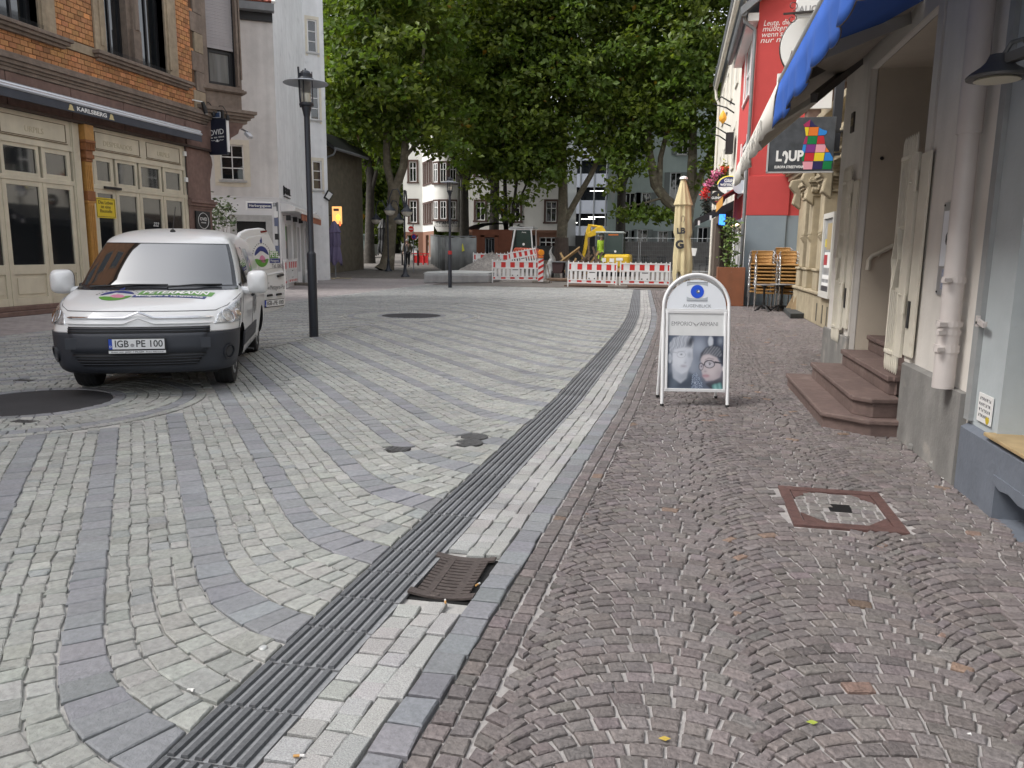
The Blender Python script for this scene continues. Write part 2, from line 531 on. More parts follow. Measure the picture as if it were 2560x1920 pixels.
for X,Y in PITS:
    for r0,r1,dk,n in[(0.66,0.77,1,34),(0.77,0.87,0,48),(0.87,0.97,0,54),(0.97,1.07,0,60),(1.07,1.17,0,66),(1.17,1.28,0,70),(1.28,1.41,1,66),(1.41,1.50,0,84)]:
        off=rnd.random()
        for i in range(n):
            a,c=2*math.pi*(i+off)/n,2*math.pi*(i+1+off)/n
            (qb if dk else qc).append([(X+r0*math.cos(a),Y+r0*math.sin(a)),(X+r1*math.cos(a),Y+r1*math.sin(a)),(X+r1*math.cos(c),Y+r1*math.sin(c)),(X+r0*math.cos(c),Y+r0*math.sin(c))][::-1])
    b=MB();b.lathe((X,Y,-0.02),[(0.655,0.0),(0.652,0.018),(0.30,0.021),(0.01,0.022)],48)
    b.build('asphalt_patch',m_asphalt,street)
pieces(street,'cobble','cobbles',stones(qc,0.006,0.004,jit=0.005,crown=0.004),STONE_F,tints(len(qc),(1,1,0.985),0.075,0.010,0.05,(0.88,0.91,0.95)),m_cobble)
pieces(street,'band_stone','band_stones',stones(qb,0.005,0.004,jit=0.004,crown=0.004),STONE_F,tints(len(qb),(1,1,1),0.07,0.010),m_band)
# ---- ribbed guiding strip, granite gutter, kerb band
strip=sheet('guiding_strip',[-1.7,-0.4],[-3,31.5],-0.024,m_bed)
y=0.95
while y<31:
    L=0.272
    b=MB()
    zt=-0.012;W=0.276;n=6
    jz=rnd.gauss(0,0.0015)
    s0,s1=SX(y+.004),SX(y+L-.004)
    b.hexa([(s0,y+.004,-.02),(s0+W,y+.004,-.02),(s1+W,y+L-.004,-.02),(s1,y+L-.004,-.02),(s0,y+.004,zt+jz+.005),(s0+W,y+.004,zt+jz+.005),(s1+W,y+L-.004,zt+jz+.005),(s1,y+L-.004,zt+jz+.005)],1)
    for i in range(n):
        u0=0.004+i*(W-0.008)/n;u1=u0+0.024
        ya,yb=y+.006,y+L-.006
        b.add([(s0+u0,ya,zt+jz),(s0+u1+.005,ya,zt+jz),(s0+u1,ya+.002,.004+jz),(s0+u0+.004,ya+.002,.004+jz),(s1+u0,yb,zt+jz),(s1+u1+.005,yb,zt+jz),(s1+u1,yb-.002,.004+jz),(s1+u0+.004,yb-.002,.004+jz)],
              [(3,2,6,7),(0,4,7,3),(1,2,6,5),(0,1,2,3),(4,5,6,7)],0)
    V=np.array(b.v);t=rnd.gauss(1,0.06)
    me=tint_mesh('ribbed_slab',V,[list(f)for f in b.f],np.full((len(V),3),t),m_rib)
    me.materials.append(m_groove);me.polygons.foreach_set('material_index',b.mi)
    link(bpy.data.objects.new('ribbed_slab',me),strip)
    y+=L
GR=(-1.065,-0.775,2.955,3.405)
qg=[]
for c0,c1,L0 in[(0.282,0.385,0.105),(0.385,0.475,0.10),(0.475,0.553,0.21)]:
    y=0.9+rnd.random()*0.1
    while y<31:
        L=max(0.06,rnd.gauss(L0,0.012))
        s,t=SX(y),SX(y+L)
        if not(y+L>GR[2]and y<GR[3]):
            qg.append([(c0+s,y),(c1+s,y),(c1+t,y+L),(c0+t,y+L)])
        y+=L
gutter=structure('gutter')
pieces(gutter,'granite_stone','granite_stones',stones(qg,0.005,0.001,jit=0.0035,crown=0.004),STONE_F,tints(len(qg),(1,1,1),0.07,0.012),m_granite)
qk=[]
y=0.9
while y<31:
    L=max(0.1,rnd.gauss(0.147,0.008));s,t=SX(y),SX(y+L)
    qk.append([(0.557+s,y),(0.683+s,y),(0.683+t,y+L),(0.557+t,y+L)])
    y+=L
kerb=structure('kerb_band')
pieces(kerb,'kerb_stone','kerb_stones',stones(qk,0.006,0.004,jit=0.003,crown=0.004),STONE_F,tints(len(qk),(1,1,1),0.10,0.02),m_kerb)
# ---- fan paving of the footway
MH=(0.695,1.279,4.222,4.944)
qf=[]
for x0,x1 in[(0.687,0.765),(0.765,0.845)]:
    y=0.9+rnd.random()*0.1
    while y<31:
        L=max(0.05,rnd.gauss(0.083,0.01));s,t=SX(y),SX(y+L)
        qf.append([(x0+s,y),(x1+s,y),(x1+t,y+L),(x0+t,y+L)]);y+=L
PER,CO,RR=0.755,0.47,0.555
def fan(x,xl):
    t=x-(xl+CO)
    return math.sqrt(max(0.01,RR*RR-t*t))-RR
for col in range(0,6):
    xl=-0.575+0.15+(col-1)*PER+0.0
    xl=-0.43+(col)*PER-PER
    for k in range(0,470):
        Y0=0.7+k*0.0672+(0.03 if col%2 else 0)
        if Y0>31:break
        th0=math.asin(max(-1,min(1,-CO/RR)));th1=math.asin(max(-1,min(1,(PER-CO)/RR)))
        th=th0-rnd.random()*0.06
        while th<th1:
            dth=max(0.09,rnd.gauss(0.158,0.022))
            a,c=th,min(th+dth,th1+0.02)
            th+=dth
            ra,rb=RR-0.0,RR+0.0672
            def pt(an,up):
                x=xl+CO+(RR+up)*math.sin(an)
                return(x,Y0-RR+(RR+up)*math.cos(an))
            w=0.0672*math.cos((a+c)/2)
            q=[pt(a,0),pt(c,0),pt(c,w),pt(a,w)]
            cx=sum(p[0]for p in q)/4;cy=sum(p[1]for p in q)/4
            s=SX(cy)+0.845
            if cx<s-0.02 or cx<xl-0.012 or cx>xl+PER+0.012:continue
            if cx>(1.83 if cy<10.4 else 3.0):continue
            if cy<0.9:continue
            if MH[0]-0.02<cx<MH[1]+0.02 and MH[2]-0.02<cy<MH[3]+0.02:continue
            qf.append([(min(max(p[0],s),1.845 if cy<10.4 else 3.05),p[1])for p in q])
tf=tints(len(qf),(1,1,1),0.12,0.016,0.010,(1.3,1.03,0.82))
pieces(pavement,'paving_sett','paving_setts',stones(qf,0.0085,0.004,jit=0.0024,crown=0.004),STONE_F,tf,m_fan)
qx=[]
for i in range(150):
    yy=2.0+i*0.2
    for j in range(2):
        qx.append([(-10.30-0.11*j,yy),(-10.19-0.11*j,yy),(-10.19-0.11*j,yy+0.19),(-10.30-0.11*j,yy+0.19)])
edge=structure('lane_edging')
pieces(edge,'edging_stone','edging_stones',stones(qx,0.006,0.007,jit=0.003),STONE_F,tints(len(qx),(1,1,1),0.08,0.012),m_granite,limit=60,min_px=2e-5)
# ================================================================== LEFT: brick house with the timber shopfront
m_brick=mat('orange_brick',(0.44,0.205,0.085),0.75,var=0.16,vs=22,bump=0.3,bs=70,tint=True)
m_bjoint=mat('dark_brick_joint',(0.105,0.052,0.025),0.9,var=0.2,vs=8)
m_sand=mat('brown_sandstone',(0.205,0.160,0.128),0.85,var=0.14,vs=9,var2=0.16,vs2=1.3,streak=0.22,bump=0.4,bs=45)
m_sand2=mat('rosy_sandstone',(0.185,0.118,0.098),0.85,var=0.14,vs=9,var2=0.12,vs2=1.3,streak=0.14,bump=0.35,bs=45)
m_sandl=mat('yellowish_sandstone',(0.33,0.265,0.185),0.85,var=0.14,vs=9,var2=0.18,vs2=1.3,streak=0.2,bump=0.4,bs=45)
m_timber=mat('cream_painted_timber',(0.60,0.545,0.42),0.5,var=0.05,vs=5,streak=0.08,var2=0.06,vs2=1.2)
m_groovec=mat('cream_timber_faded_print',(0.49,0.43,0.29),0.55)
m_iron=mat('orange_painted_iron',(0.46,0.235,0.06),0.5,var=0.12,vs=14,streak=0.15)
m_iron2=mat('brown_painted_iron',(0.26,0.10,0.035),0.5,var=0.15,vs=20)
m_glass=glass_mat('window_glass');m_glass.node_tree.nodes['Principled BSDF'].inputs['IOR'].default_value=1.8
m_glassc=mat('curtained_glass',(0.17,0.175,0.18),0.06,spec=0.6,streak=0.5)
m_blackf=mat('black_frame',(0.012,0.012,0.014),0.45)
m_alu=mat('silver_aluminium',(0.62,0.63,0.66),0.32,0.75)
m_navy=mat('dark_blue_grey_fabric',(0.062,0.068,0.085),0.85,var=0.12,vs=4)
m_white=mat('white_print',(0.80,0.80,0.78),0.6)
m_gold=mat('pale_gold_print',(0.60,0.50,0.26),0.6)
m_black=mat('matt_black',(0.012,0.012,0.013),0.5)
m_inkblue=mat('midnight_blue_panel',(0.012,0.015,0.030),0.35)
m_shut=mat('grey_roller_shutter',(0.36,0.335,0.335),0.6,streak=0.12,var2=0.1)
m_tilebody=mat('unseen_brick_body',(0.36,0.17,0.08),0.85,var=0.2,vs=3)
FL=Fr((-13.45,0,0),(0,1,0),(1,0,0))
BH=thing('brick_house','orange brick house with brown sandstone trim above a cream timber shopfront','building',(-13.45,16,0))
W1,W2=(13.0,14.9,5.95,8.7),(16.9,19.15,5.95,8.7)
b=MB()
wall(b,FL,12.3,20.4,5.3,11.0,[W1,W2],0.3,0,1)
b.fbox(FL,-12,12.3,-8,0,0,11.0,2)
b.fbox(FL,12.3,20.4,-0.9,-0.5,0,11.0,3)
b.fbox(FL,-12,20.6,-8,0.0,11.0,15.2,2);b.fbox(FL,-12,20.7,-8,0.45,15.2,15.6,1);b.prism([FL.P(-12,.4,15.6),FL.P(-12,-4,20),FL.P(-12,-8,15.6)],(0,32.6,0),3)
b.fbox(FL,12.3,20.4,-0.5,-0.001,4.22,5.2,1)
b.build('wall',[m_bjoint,m_sand,m_tilebody,m_black],BH)
for a in(-9,-5.5,-2,1.5,5,8.5,13.2,17.2):
    for z in(1.0,4.6,7.9,11.8):
        if a>9 and z<11:continue
        b=MB();b.fbox(FL,a,a+1.5,0.0,0.04,z,z+2.2);f=b.build('window',m_sand,BH)
        b=MB();b.fbox(FL,a+.15,a+1.35,0.04,0.06,z+.15,z+2.05);b.build('pane',m_glass,f)
stone_no=[(W1[0]-.5,W1[1]+.48,5.72,9),(W2[0]-.38,W2[1]+.5,5.72,9),(15.3,16.6,5.78,5.98)]
rects=[]
cz=0.116;r=0
z=5.305
while z<9.0:
    a=12.4+(0.1 if r%2 else 0)
    qz=int((z-5.3)/0.52)%2
    end=20.28 if qz else 20.44
    while a<end-0.03:
        L=0.198
        e=min(a+L,end)
        segs=[(a,e)]
        for s0,s1,t0,t1 in stone_no:
            if t0<z+cz/2<t1:
                ns=[]
                for p,q in segs:
                    if q<=s0 or p>=s1:ns.append((p,q))
                    else:
                        if p<s0:ns.append((p,s0))
                        if q>s1:ns.append((s1,q))
                segs=ns
        for p,q in segs:
            if q-p>0.03:rects.append((p+.006,q-.006,z+.006,z+cz-.006))
        a+=L
    z+=cz;r+=1
PB=wall_bricks(FL,rects,0.001,0.012,0.002)
pieces(BH,'brick','bricks',PB,BRICK_F,tints(len(PB),(1,1,1),0.13,0.04,0.05,(1.35,1.25,1.15)),m_brick)
b=MB()
b.fbox(FL,W1[1],W1[1]+.46,-.28,.05,5.93,9.0);b.fbox(FL,W1[1]+.06,W1[1]+.16,.05,.08,5.93,9.0)
b.build('window_surround',m_sandl,BH)
b=MB()
b.fbox(FL,W2[0]-.36,W2[0],-.28,.05,5.93,9.0);b.fbox(FL,W2[1],W2[1]+.48,-.28,.05,5.93,9.0)
b.fbox(FL,W2[1]+.08,W2[1]+.18,.05,.085,6.1,9.0);b.fbox(FL,W2[0]-.2,W2[0]-.1,.05,.08,6.1,9.0)
b.build('window_surround',m_sandl,BH)
b=MB()
b.fbox(FL,17.72,18.2,-.28,.0,5.9,9.0);b.fbox(FL,17.82,18.1,.0,.10,5.9,6.75);b.fbox(FL,17.86,18.06,.0,.07,6.75,9.0)
b.tube([FL.P(17.96,.07,6.75),FL.P(17.96,.07,9.0)],.085,10)
b.build('window_mullion',m_sand,BH)
for a0,a1 in((12.4,15.66),(16.42,20.1)):
    b=MB()
    for d1,z0,z1 in((.10,5.72,5.79),(.17,5.79,5.86),(.22,5.86,5.94)):
        b.fbox(FL,a0+(.22-d1),a1-(.22-d1),-.28,d1,z0,z1)
    b.build('window_sill',m_sand,BH,bevel=.012)
b=MB();b.fbox(FL,15.3,16.56,0,.03,5.785,5.975);b.build('stone_block',m_sandl,BH)
def casement(w,xs):
    for a0,a1 in xs:
        o=window(FL,BH,a0,a1,w[2],w[3],m_blackf,m_glass,d=-.2,fw=.07,cols=2,rows=1,bar=.05,split=[.72])
casement(W1,[(13.0,13.9),(13.9,14.9)])
casement(W2,[(16.9,17.72),(18.2,19.15)])
for a0,a1,a2 in((14.0,14.5,14.85),(18.25,18.65,19.1)):
    b=MB()
    for i in range(9):
        a=a0+(a1-a0)*i/8
        b.fbox(FL,a,a+.04,-.3,-.27+.01*(i%2),6.0,8.6)
    b.build('curtain',mat('grey_curtain',(.30,.30,.30),.9),BH)
b=MB()
for i in range(70):
    a=13.0+.0275*i*1.0
    if a<14.9:b.tube([FL.P(a,.12,5.94),FL.P(a+.01,.14,6.05)],.004,4)
for i in range(84):
    b.tube([FL.P(16.9+i*.0268,.12,5.94),FL.P(16.91+i*.0268,.14,6.05)],.004,4)
b.build('bird_spikes',m_black,BH,kind='stuff')
for k in range(8):
    z0=5.3+.52*k
    b=MB();b.fbox(FL,20.30 if k%2==0 else 20.46,20.85,-.3,.035+.002*(k%2),z0+.004,z0+.516)
    b.build('quoin',m_sand if k%3 else m_sandl,BH,bevel=.01)
b=MB()
for d1,z0,z1 in((.06,4.94,5.02),(.10,5.02,5.08),(.15,5.08,5.16),(.20,5.16,5.24),(.16,5.24,5.30)):
    b.fbox(FL,12.3,21.0+d1*.6,0.0,d1,z0,z1)
b.build('cornice',m_sand,BH,bevel=.012)
b=MB()
a=12.3
for w_ in(1.6,1.75,1.7,1.62,1.5):
    b.fbox(FL,a+.01,a+w_-.01,0.001,.03,4.25,4.93);a+=w_
b.build('frieze',m_sand2,BH,bevel=.008)
b=MB();b.fbox(FL,12.3,20.85,-.2,.12,4.2,4.26);b.build('lintel',mat('dark_brown_lintel',(.055,.035,.028),.7),BH)
b=MB()
b.fbox(FL,19.78,20.86,-.6,.03,0,4.2)
b.fbox(FL,19.74,20.90,-.6,.08,0,0.55)
b.fbox(FL,19.78,20.9,-.6,.05,2.55,2.62);b.fbox(FL,19.76,20.96,-.6,.10,2.62,2.70);b.fbox(FL,19.76,21.0,-.6,.14,2.70,2.78);b.fbox(FL,19.78,20.95,-.6,.07,2.78,2.84)
b.fbox(FL,19.78,20.93,-.6,.07,4.2,4.9)
b.prism([FL.P(20.86,-.1,4.2),FL.P(20.98,-.1,4.05),FL.P(21.02,-.1,3.85),FL.P(20.96,-.1,3.7),FL.P(20.90,-.1,3.5),FL.P(20.86,-.1,3.4)],(.13,0,0))
b.build('corner_pilaster',m_sand2,BH,bevel=.012)
b=MB();b.fbox(FL,12.3,20.0,-.3,.16,0,.10);b.fbox(FL,12.3,19.8,-.3,.06,.10,.20);b.build('plinth',m_sand2,BH,bevel=.015)
P0=Vector((-13.45,20.86,0));BD=Vector((.57,.82,0)).normalized();BN=Vector((BD.y,-BD.x,0))
FB=Fr(P0,BD,BN)
def orl(z0,z1,g_=0.0,name=None,m=m_sand):
    L=1.12
    pts=[FB.P(-.05-g_,g_,0),FB.P(L+g_,g_,0),FB.P(L+.1+g_*.6,-1.2,0),FB.P(.2,-2.2,0),FB.P(-.9,-1.6,0)]
    b.prism([(p.x,p.y,z0)for p in pts],(0,0,z1-z0))
OW=(.14,.98,6.12,9.4)
b=MB()
wall(b,FB,-.04,1.12,5.98,11.0,[OW],.3)
b.quad(FB.P(1.12,0,5.98),FB.P(1.22,-1.2,5.98),FB.P(1.22,-1.2,11),FB.P(1.12,0,11))
b.quad(FB.P(-.04,0,5.98),FB.P(-.9,-1.6,5.98),FB.P(-.9,-1.6,11),FB.P(-.04,0,11))
b.fbox(FB,-.4,1.1,-.7,-.5,5.98,11)
b.fbox(FB,.99,1.05,0,.05,6.15,11);b.fbox(FB,1.09,1.13,-.02,.045,6.35,11)
o_oriel=b.build('oriel',m_sand,BH)
for z0,z1,g_ in((5.45,5.93,-.02),(5.93,5.96,.06),(5.96,6.03,.10),(6.03,6.07,.04),(5.28,5.36,.24),(5.36,5.45,.30),(5.2,5.28,.16),(5.10,5.2,.08)):
    b=MB();orl(z0,z1,g_);o=b.build('oriel_moulding',m_sand,BH)
b=MB()
prof=[(1.10,5.12),(1.05,4.98),(.96,4.92),(.92,4.8),(.8,4.72),(.7,4.66),(.62,4.5),(.45,4.42),(.3,4.40),(.12,4.5),(.0,4.7),(-.05,5.12)]
b.prism([FB.P(a,-.35,z)for a,z in prof],BN*.42)
b.prism([FB.P(a*.86+.05,-1.4,z+.06)for a,z in prof],BN*1.05)
b.build('oriel_console',m_sand2,BH,bevel=.02)
sh=MB()
n=58
for i in range(n):
    z0=7.2+i*.045
    sh.fbox(FB,OW[0]+.02,OW[1]-.02,-.16,-.145+(.006 if i%2 else 0),z0,z0+.042)
    sh.fbox(FB,OW[0]+.02,OW[1]-.02,-.165,-.15,z0+.042,z0+.045)
sh.fbox(FB,OW[0]+.02,OW[1]-.02,-.17,-.13,7.13,7.2)
sh.build('roller_shutter',m_shut,BH)
b=MB();b.fbox(FB,OW[0],OW[0]+.02,-.2,-.1,6.12,9.4);b.fbox(FB,OW[1]-.02,OW[1],-.2,-.1,6.12,9.4);b.build('shutter_guide',m_blackf,BH)
window(FB,BH,OW[0]+.02,OW[1]-.02,OW[2],7.14,m_blackf,m_glassc,d=-.24,fw=.11,cols=1,rows=1)
def leaf(a0,a1,z0,z1,zg0,zg1):
    s=.11
    b=MB()
    b.fbox(FL,a0+.006,a0+s,-.10,-.03,z0,z1);b.fbox(FL,a1-s,a1-.006,-.10,-.03,z0,z1)
    b.fbox(FL,a0+s,a1-s,-.10,-.032,z1-.1,z1);b.fbox(FL,a0+s,a1-s,-.10,-.032,z0,z0+.16);b.fbox(FL,a0+s,a1-s,-.10,-.032,zg0-.2,zg0)
    b.fbox(FL,a0-.012,a0+.012,-.03,-.012,z0+.1,z1-.02)
    o=b.build('door_leaf',m_timber,BH,bevel=.006)
    g_=MB();g_.fbox(FL,a0+s,a1-s,-.075,-.065,zg0,z1-.1);g_.build('pane',m_glass,o)
    g_=MB();g_.fbox(FL,a0+s,a1-s,-.09,-.06,z0+.16,zg0-.2);g_.fbox(FL,a0+s+.07,a1-s-.07,-.06,-.042,z0+.23,zg0-.27);g_.build('panel',m_timber,o,bevel=.008)
leaves=[(12.55,13.62),(13.62,14.68),(14.68,15.56),(16.2,16.94),(16.94,17.8),(17.8,18.75),(18.75,19.66)]
for i,(a0,a1)in enumerate(leaves):
    leaf(a0,a1,.2,2.80,1.05,2.7)
    w_=window(FL,BH,a0+.04,a1-.04,2.9,3.55,m_timber,m_glass,d=-.06,fw=.10 if i in(2,3,6)else.075,cols=1,rows=1)
b=MB()
b.fbox(FL,12.3,15.75,-.12,-.015,2.80,2.9);b.fbox(FL,16.16,19.76,-.12,-.015,2.80,2.9)
b.fbox(FL,12.3,15.75,-.12,-.0,3.55,3.66);b.fbox(FL,16.16,19.76,-.12,-.0,3.55,3.66)
b.fbox(FL,15.57,15.83,-.14,-.005,.2,4.2);b.fbox(FL,16.14,16.2,-.14,-.005,.2,4.2);b.fbox(FL,19.66,19.78,-.14,-.005,.2,4.2)
b.fbox(FL,12.3,12.55,-.14,-.005,.2,4.2)
b.fbox(FL,15.6,15.66,-.005,.02,.2,4.2)
for a0,a1 in leaves:pass
b.build('shop_frame',m_timber,BH,bevel=.006)
m_line=mat('panel_groove',(.16,.12,.075),.8)
for a0,a1,s_ in((12.3,13.5,''),(13.56,15.57,'URPILS'),(16.2,18.02,'DESPERADOS'),(18.02,19.66,'URPILS')):
    b=MB();b.fbox(FL,a0,a1,-.12,-.02,3.66,4.2)
    o=b.build('fascia_panel',m_timber,BH)
    b=MB()
    for d,mm in((.0,0),):
        p0,p1,q0,q1=a0+.13,a1-.13,3.72,4.11
        b.fbox(FL,p0,p1,-.02,-.006,q0,q0+.012);b.fbox(FL,p0,p1,-.02,-.006,q1-.012,q1)
        b.fbox(FL,p0,p0+.012,-.02,-.006,q0+.012,q1-.012);b.fbox(FL,p1-.012,p1,-.02,-.006,q0+.012,q1-.012)
        b.fbox(FL,p0-.03,p1+.03,-.02,.0,q0-.035,q0-.02)
    b.build('moulding',m_line,o)
    if s_:
        text('faded_lettering',s_,.17,m_groovec,o,FL.P((a0+a1)/2,-.018,3.87),(0,1,0),(0,0,1),.002)
        text('faded_lettering','FRISCHES BIER' if s_!='DESPERADOS' else 'TEQUILA',.07,m_groovec,o,FL.P((a0+a1)/2,-.018,4.01),(0,1,0),(0,0,1),.002)if False else None
b=MB()
b.fbox(FL,15.88,16.13,-.1,.06,.2,.9);b.fbox(FL,15.91,16.10,-.1,.045,.9,2.5);b.fbox(FL,15.87,16.14,-.1,.06,2.45,2.5);b.fbox(FL,15.9,16.11,-.1,.05,2.72,3.38)
for k in range(3):b.fbox(FL,15.925+k*.06,15.955+k*.06,.045,.062,.95,2.4);b.fbox(FL,15.925+k*.06,15.955+k*.06,.05,.066,2.76,3.3)
o=b.build('iron_post',m_iron,BH,bevel=.008)
b=MB()
b.fbox(FL,15.88,16.13,-.1,.07,2.5,2.72)
for z0,z1,w_,d1 in((3.38,3.45,.10,.08),(3.45,3.55,.13,.11),(3.55,3.63,.11,.09),(3.63,3.80,.145,.13),(3.80,3.86,.16,.15)):
    b.fbox(FL,16.005-w_,16.005+w_,-.1,d1,z0,z1)
for k in range(5):b.tube([FL.P(15.9+k*.052,.12,3.64),FL.P(15.9+k*.052,.15,3.79)],.02,6)
b.build('capital',m_iron2,o,bevel=.015)
b=MB();b.fbox(FL,15.86,16.15,-.1,.13,3.86,4.2);b.build('abacus',m_iron,o,bevel=.01)
AW=thing('awning','rolled up dark awning in a long silver cassette above the cream shopfront','awning',(-13.3,16,4.3))
b=MB()
sec=[(.06,4.52),(.40,4.52),(.42,4.55),(.40,4.58),(.36,4.59),(.36,4.605),(.385,4.61),(.38,4.64),(.33,4.67),(.2,4.695),(.06,4.7)]
b.prism([FL.P(9.0,d,z)for d,z in sec],(0,11.0,0));b.build('cassette',m_alu,AW)
b=MB();b.prism([FL.P(9.0,d,z)for d,z in[(.375,4.52),(.385,4.52),(.39,4.35),(.38,4.345)]],(0,11.0,0));o=b.build('valance',m_navy,AW)
text('lettering','KARLSBERG',.125,m_white,o,FL.P(15.83,.394,4.435),(0,1,0),(0,0,1),.002,width=.92,bold=.004)
for a in(15.2,16.45):
    b=MB()
    b.prism([FL.P(a+x,.39,4.435+z)for x,z in((-.09,-.06),(.09,-.06),(.06,-.02),(.05,.03),(.02,.06),(-.03,.065),(-.05,.02),(-.06,-.02))],(.004,0,0))
    b.build('emblem',m_gold,o)
SG=thing('hanging_sign','tall midnight blue wine bar sign hung on two black brackets at the house corner','sign',(-13.2,20.95,4.1))
FS=Fr((-13.45,20.9,0),(1,0,0),(0,-1,0))
b=MB();b.fbox(FS,0.0,.60,-.11,.0,4.12,5.12);b.build('board',m_inkblue,SG,bevel=.01)
b=MB();b.fbox(FS,.601,.625,-.11,.0,4.2,5.1);b.build('lit_edge',m_white,SG)
b=MB();b.fbox(FS,.04,.50,-.09,-.02,5.12,5.36);o=b.build('top_plate',m_black,SG)
b=MB();b.fbox(FS,.11,.43,-.02,-.012,5.15,5.31);b.build('frame',mat('pale_grey_rim',(.5,.52,.56),.5),o)
b=MB();b.fbox(FS,.13,.41,-.012,-.006,5.165,5.295);b.build('poster',mat('blue_poster',(.03,.055,.12),.5,var=.3,vs=30),o)
text('lettering','OVID',.21,m_white,SG,FS.P(.285,.003,4.74),(1,0,.12),(0,0,1),.002,width=.46)
text('small_lettering','BAR · WEIN · TERRASSE',.055,m_white,SG,FS.P(.30,.003,4.60),(1,0,.10),(0,0,1),.002,width=.44)
b=MB()
for s_ in(-1,1):
    b.tube([FS.P(.30+s_*x,.003,4.52+z+.1*s_*x*.5)for x,z in((.0,-.02),(.04,-.035),(.07,-.01),(.1,.01),(.15,-.005),(.2,.01))],.006,5)
b.lathe(FS.P(.30,.0,4.51),[(.035,0),(.035,.004)],14,axis=(0,-1,0))
b.build('ornament',m_white,SG)
b=MB();b.bar(FS.P(-.05,-.05,5.03),FS.P(.0,-.05,5.03),.03,.04);b.bar(FS.P(-.42,-.0,5.03),FS.P(-.05,-.05,5.03),.03,.04);b.bar(FS.P(-.42,0,4.2),FS.P(.02,-.05,4.2),.03,.045);b.build('bracket',m_black,SG)
for a,zz,tip in((-.38,5.58,(.25,5.33)),(.2,5.46,(.69,5.2))):
    b=MB()
    x0,z0=a+.12,zz
    pts=[FS.P(tip[0]-.42+.02,-.1,z0-.06),FS.P(tip[0]-.3,-.05,z0+.02),FS.P(tip[0]-.16,0,z0),FS.P(tip[0]-.05,.03,tip[1]+.12),FS.P(tip[0],.04,tip[1])]
    b.tube(pts,.011,6);o=b.build('lamp_arm',m_black,SG)
    b=MB();b.lathe(FS.P(tip[0],.04,tip[1]-.14),[(.02,.15),(.05,.11),(.055,.04),(.05,0),(.01,0)],10);b.build('lamp_head',m_black,o,smooth=True)
SP_=thing('spotlight','small black spotlight on a white arm under the brick corner above the awning','light',(-13.3,20.35,5.25))
b=MB();b.bar(FL.P(20.2,.02,5.52),FL.P(20.42,.2,5.50),.03,.03);b.build('arm',m_white,SP_)
b=MB();b.tube([FL.P(20.42,.2,5.5),FL.P(20.46,.22,5.36),FL.P(20.5,.24,5.2)],[.05,.06,.065],10);b.build('head',m_black,SP_,smooth=True)
b=MB();b.lathe(FL.P(20.5,.243,5.19),[(.04,0),(.03,-.01)],10);b.build('lens',m_white,SP_)
CM=thing('floodlight','small white floodlight fixed under the sandstone console of the house corner','light',(-12.3,21.6,4.7))
b=MB();q=FB.P(1.12,.05,4.86);b.bar(q-Vector((.1,0,-.1)),q+Vector((.12,.0,0)),.05,.05);b.build('bracket',m_alu,CM)
b=MB();b.bar(q+Vector((.06,0,-.02)),q+Vector((.2,-.02,-.16)),.2,.10);b.build('housing',mat('weathered_white_metal',(.55,.56,.58),.4,.3),CM,bevel=.015)
PL=thing('wall_plaque','square black plaque with an oval white mark on the sandstone pilaster','sign',(-13.35,20.3,2.2))
b=MB();b.fbox(FL,19.98,20.66,.05,.09,1.95,2.48);b.build('plate',m_black,PL,bevel=.006)
b=MB()
ring=[FL.P(20.32+.25*math.cos(t),.094,2.215+.22*math.sin(t))for t in np.linspace(0,2*math.pi,28)[:-1]]
b.tube(ring,.007,5,closed=True);b.build('oval',m_white,PL)
text('lettering','OVID',.13,m_white,PL,FL.P(20.32,.093,2.26),(0,1,0),(0,0,1),.002,width=.33)
text('small_lettering','WEIN BAR',.05,m_white,PL,FL.P(20.32,.093,2.16),(0,1,0),(0,0,1),.002)
YS=thing('window_poster','yellow notice with black lettering on the glass of the shop door','sign',(-13.45,16.5,2.1))
b=MB();b.fbox(FL,16.2,16.87,-.028,-.018,2.13,2.60);b.build('sheet',mat('yellow_card',(.70,.52,.02),.5),YS)
b=MB()
for q in((16.225,16.845,2.155,2.165),(16.225,16.845,2.565,2.575),(16.225,16.235,2.165,2.565),(16.835,16.845,2.165,2.565)):b.fbox(FL,q[0],q[1],-.018,-.015,q[2],q[3])
b.build('border',m_black,YS)
for i,s_ in enumerate(('Das Leben','ist eine','Baustelle')):
    text('lettering',s_,.115,m_black,YS,FL.P(16.535,-.015,2.49-i*.10),(0,1,0),(0,0,1),.001)
DC=thing('door_closer','black door closer on the cream transom above the yellow notice','door closer',(-13.45,16.7,2.8))
b=MB();b.fbox(FL,16.5,17.06,-.014,.05,2.815,2.875);b.build('body',m_black,DC,bevel=.008)
b=MB();b.bar(FL.P(16.7,.05,2.84),FL.P(16.85,.13,2.84),.025,.015);b.build('arm',m_black,DC)
CB=MB();pts=[FL.P(19.72,.02,z+.0)for z in(4.2,4.0,3.7,3.4,3.1,2.9)]
for i,p in enumerate(pts):p.y+=.02*(i%2)
CB.tube(pts,.012,5);o=CB.build('cable',m_black)
tag(o,'thin black cable hanging down the shopfront beside the corner pilaster','cable')
for z_ in(3.95,3.25):
    b=MB();b.fbox(FL,19.66,19.76,-.004,.05,z_,z_+.12);o=b.build('junction_box',m_white);tag(o,'small white junction box on the cable, the %s of two'%('upper' if z_>3.5 else 'lower'),'junction box')
b=MB();b.lathe(FL.P(18.55,-.06,2.05),[(.001,0),(.001,.002)],6);
text_o=thing('door_number','white swirling figures stuck on the right shop door glass','sign',(-13.5,18.5,2.0))
text('lettering','222',.15,m_white,text_o,FL.P(18.40,-.060,2.04),(0,1,0),(0,0,1),.001,shear=.4)
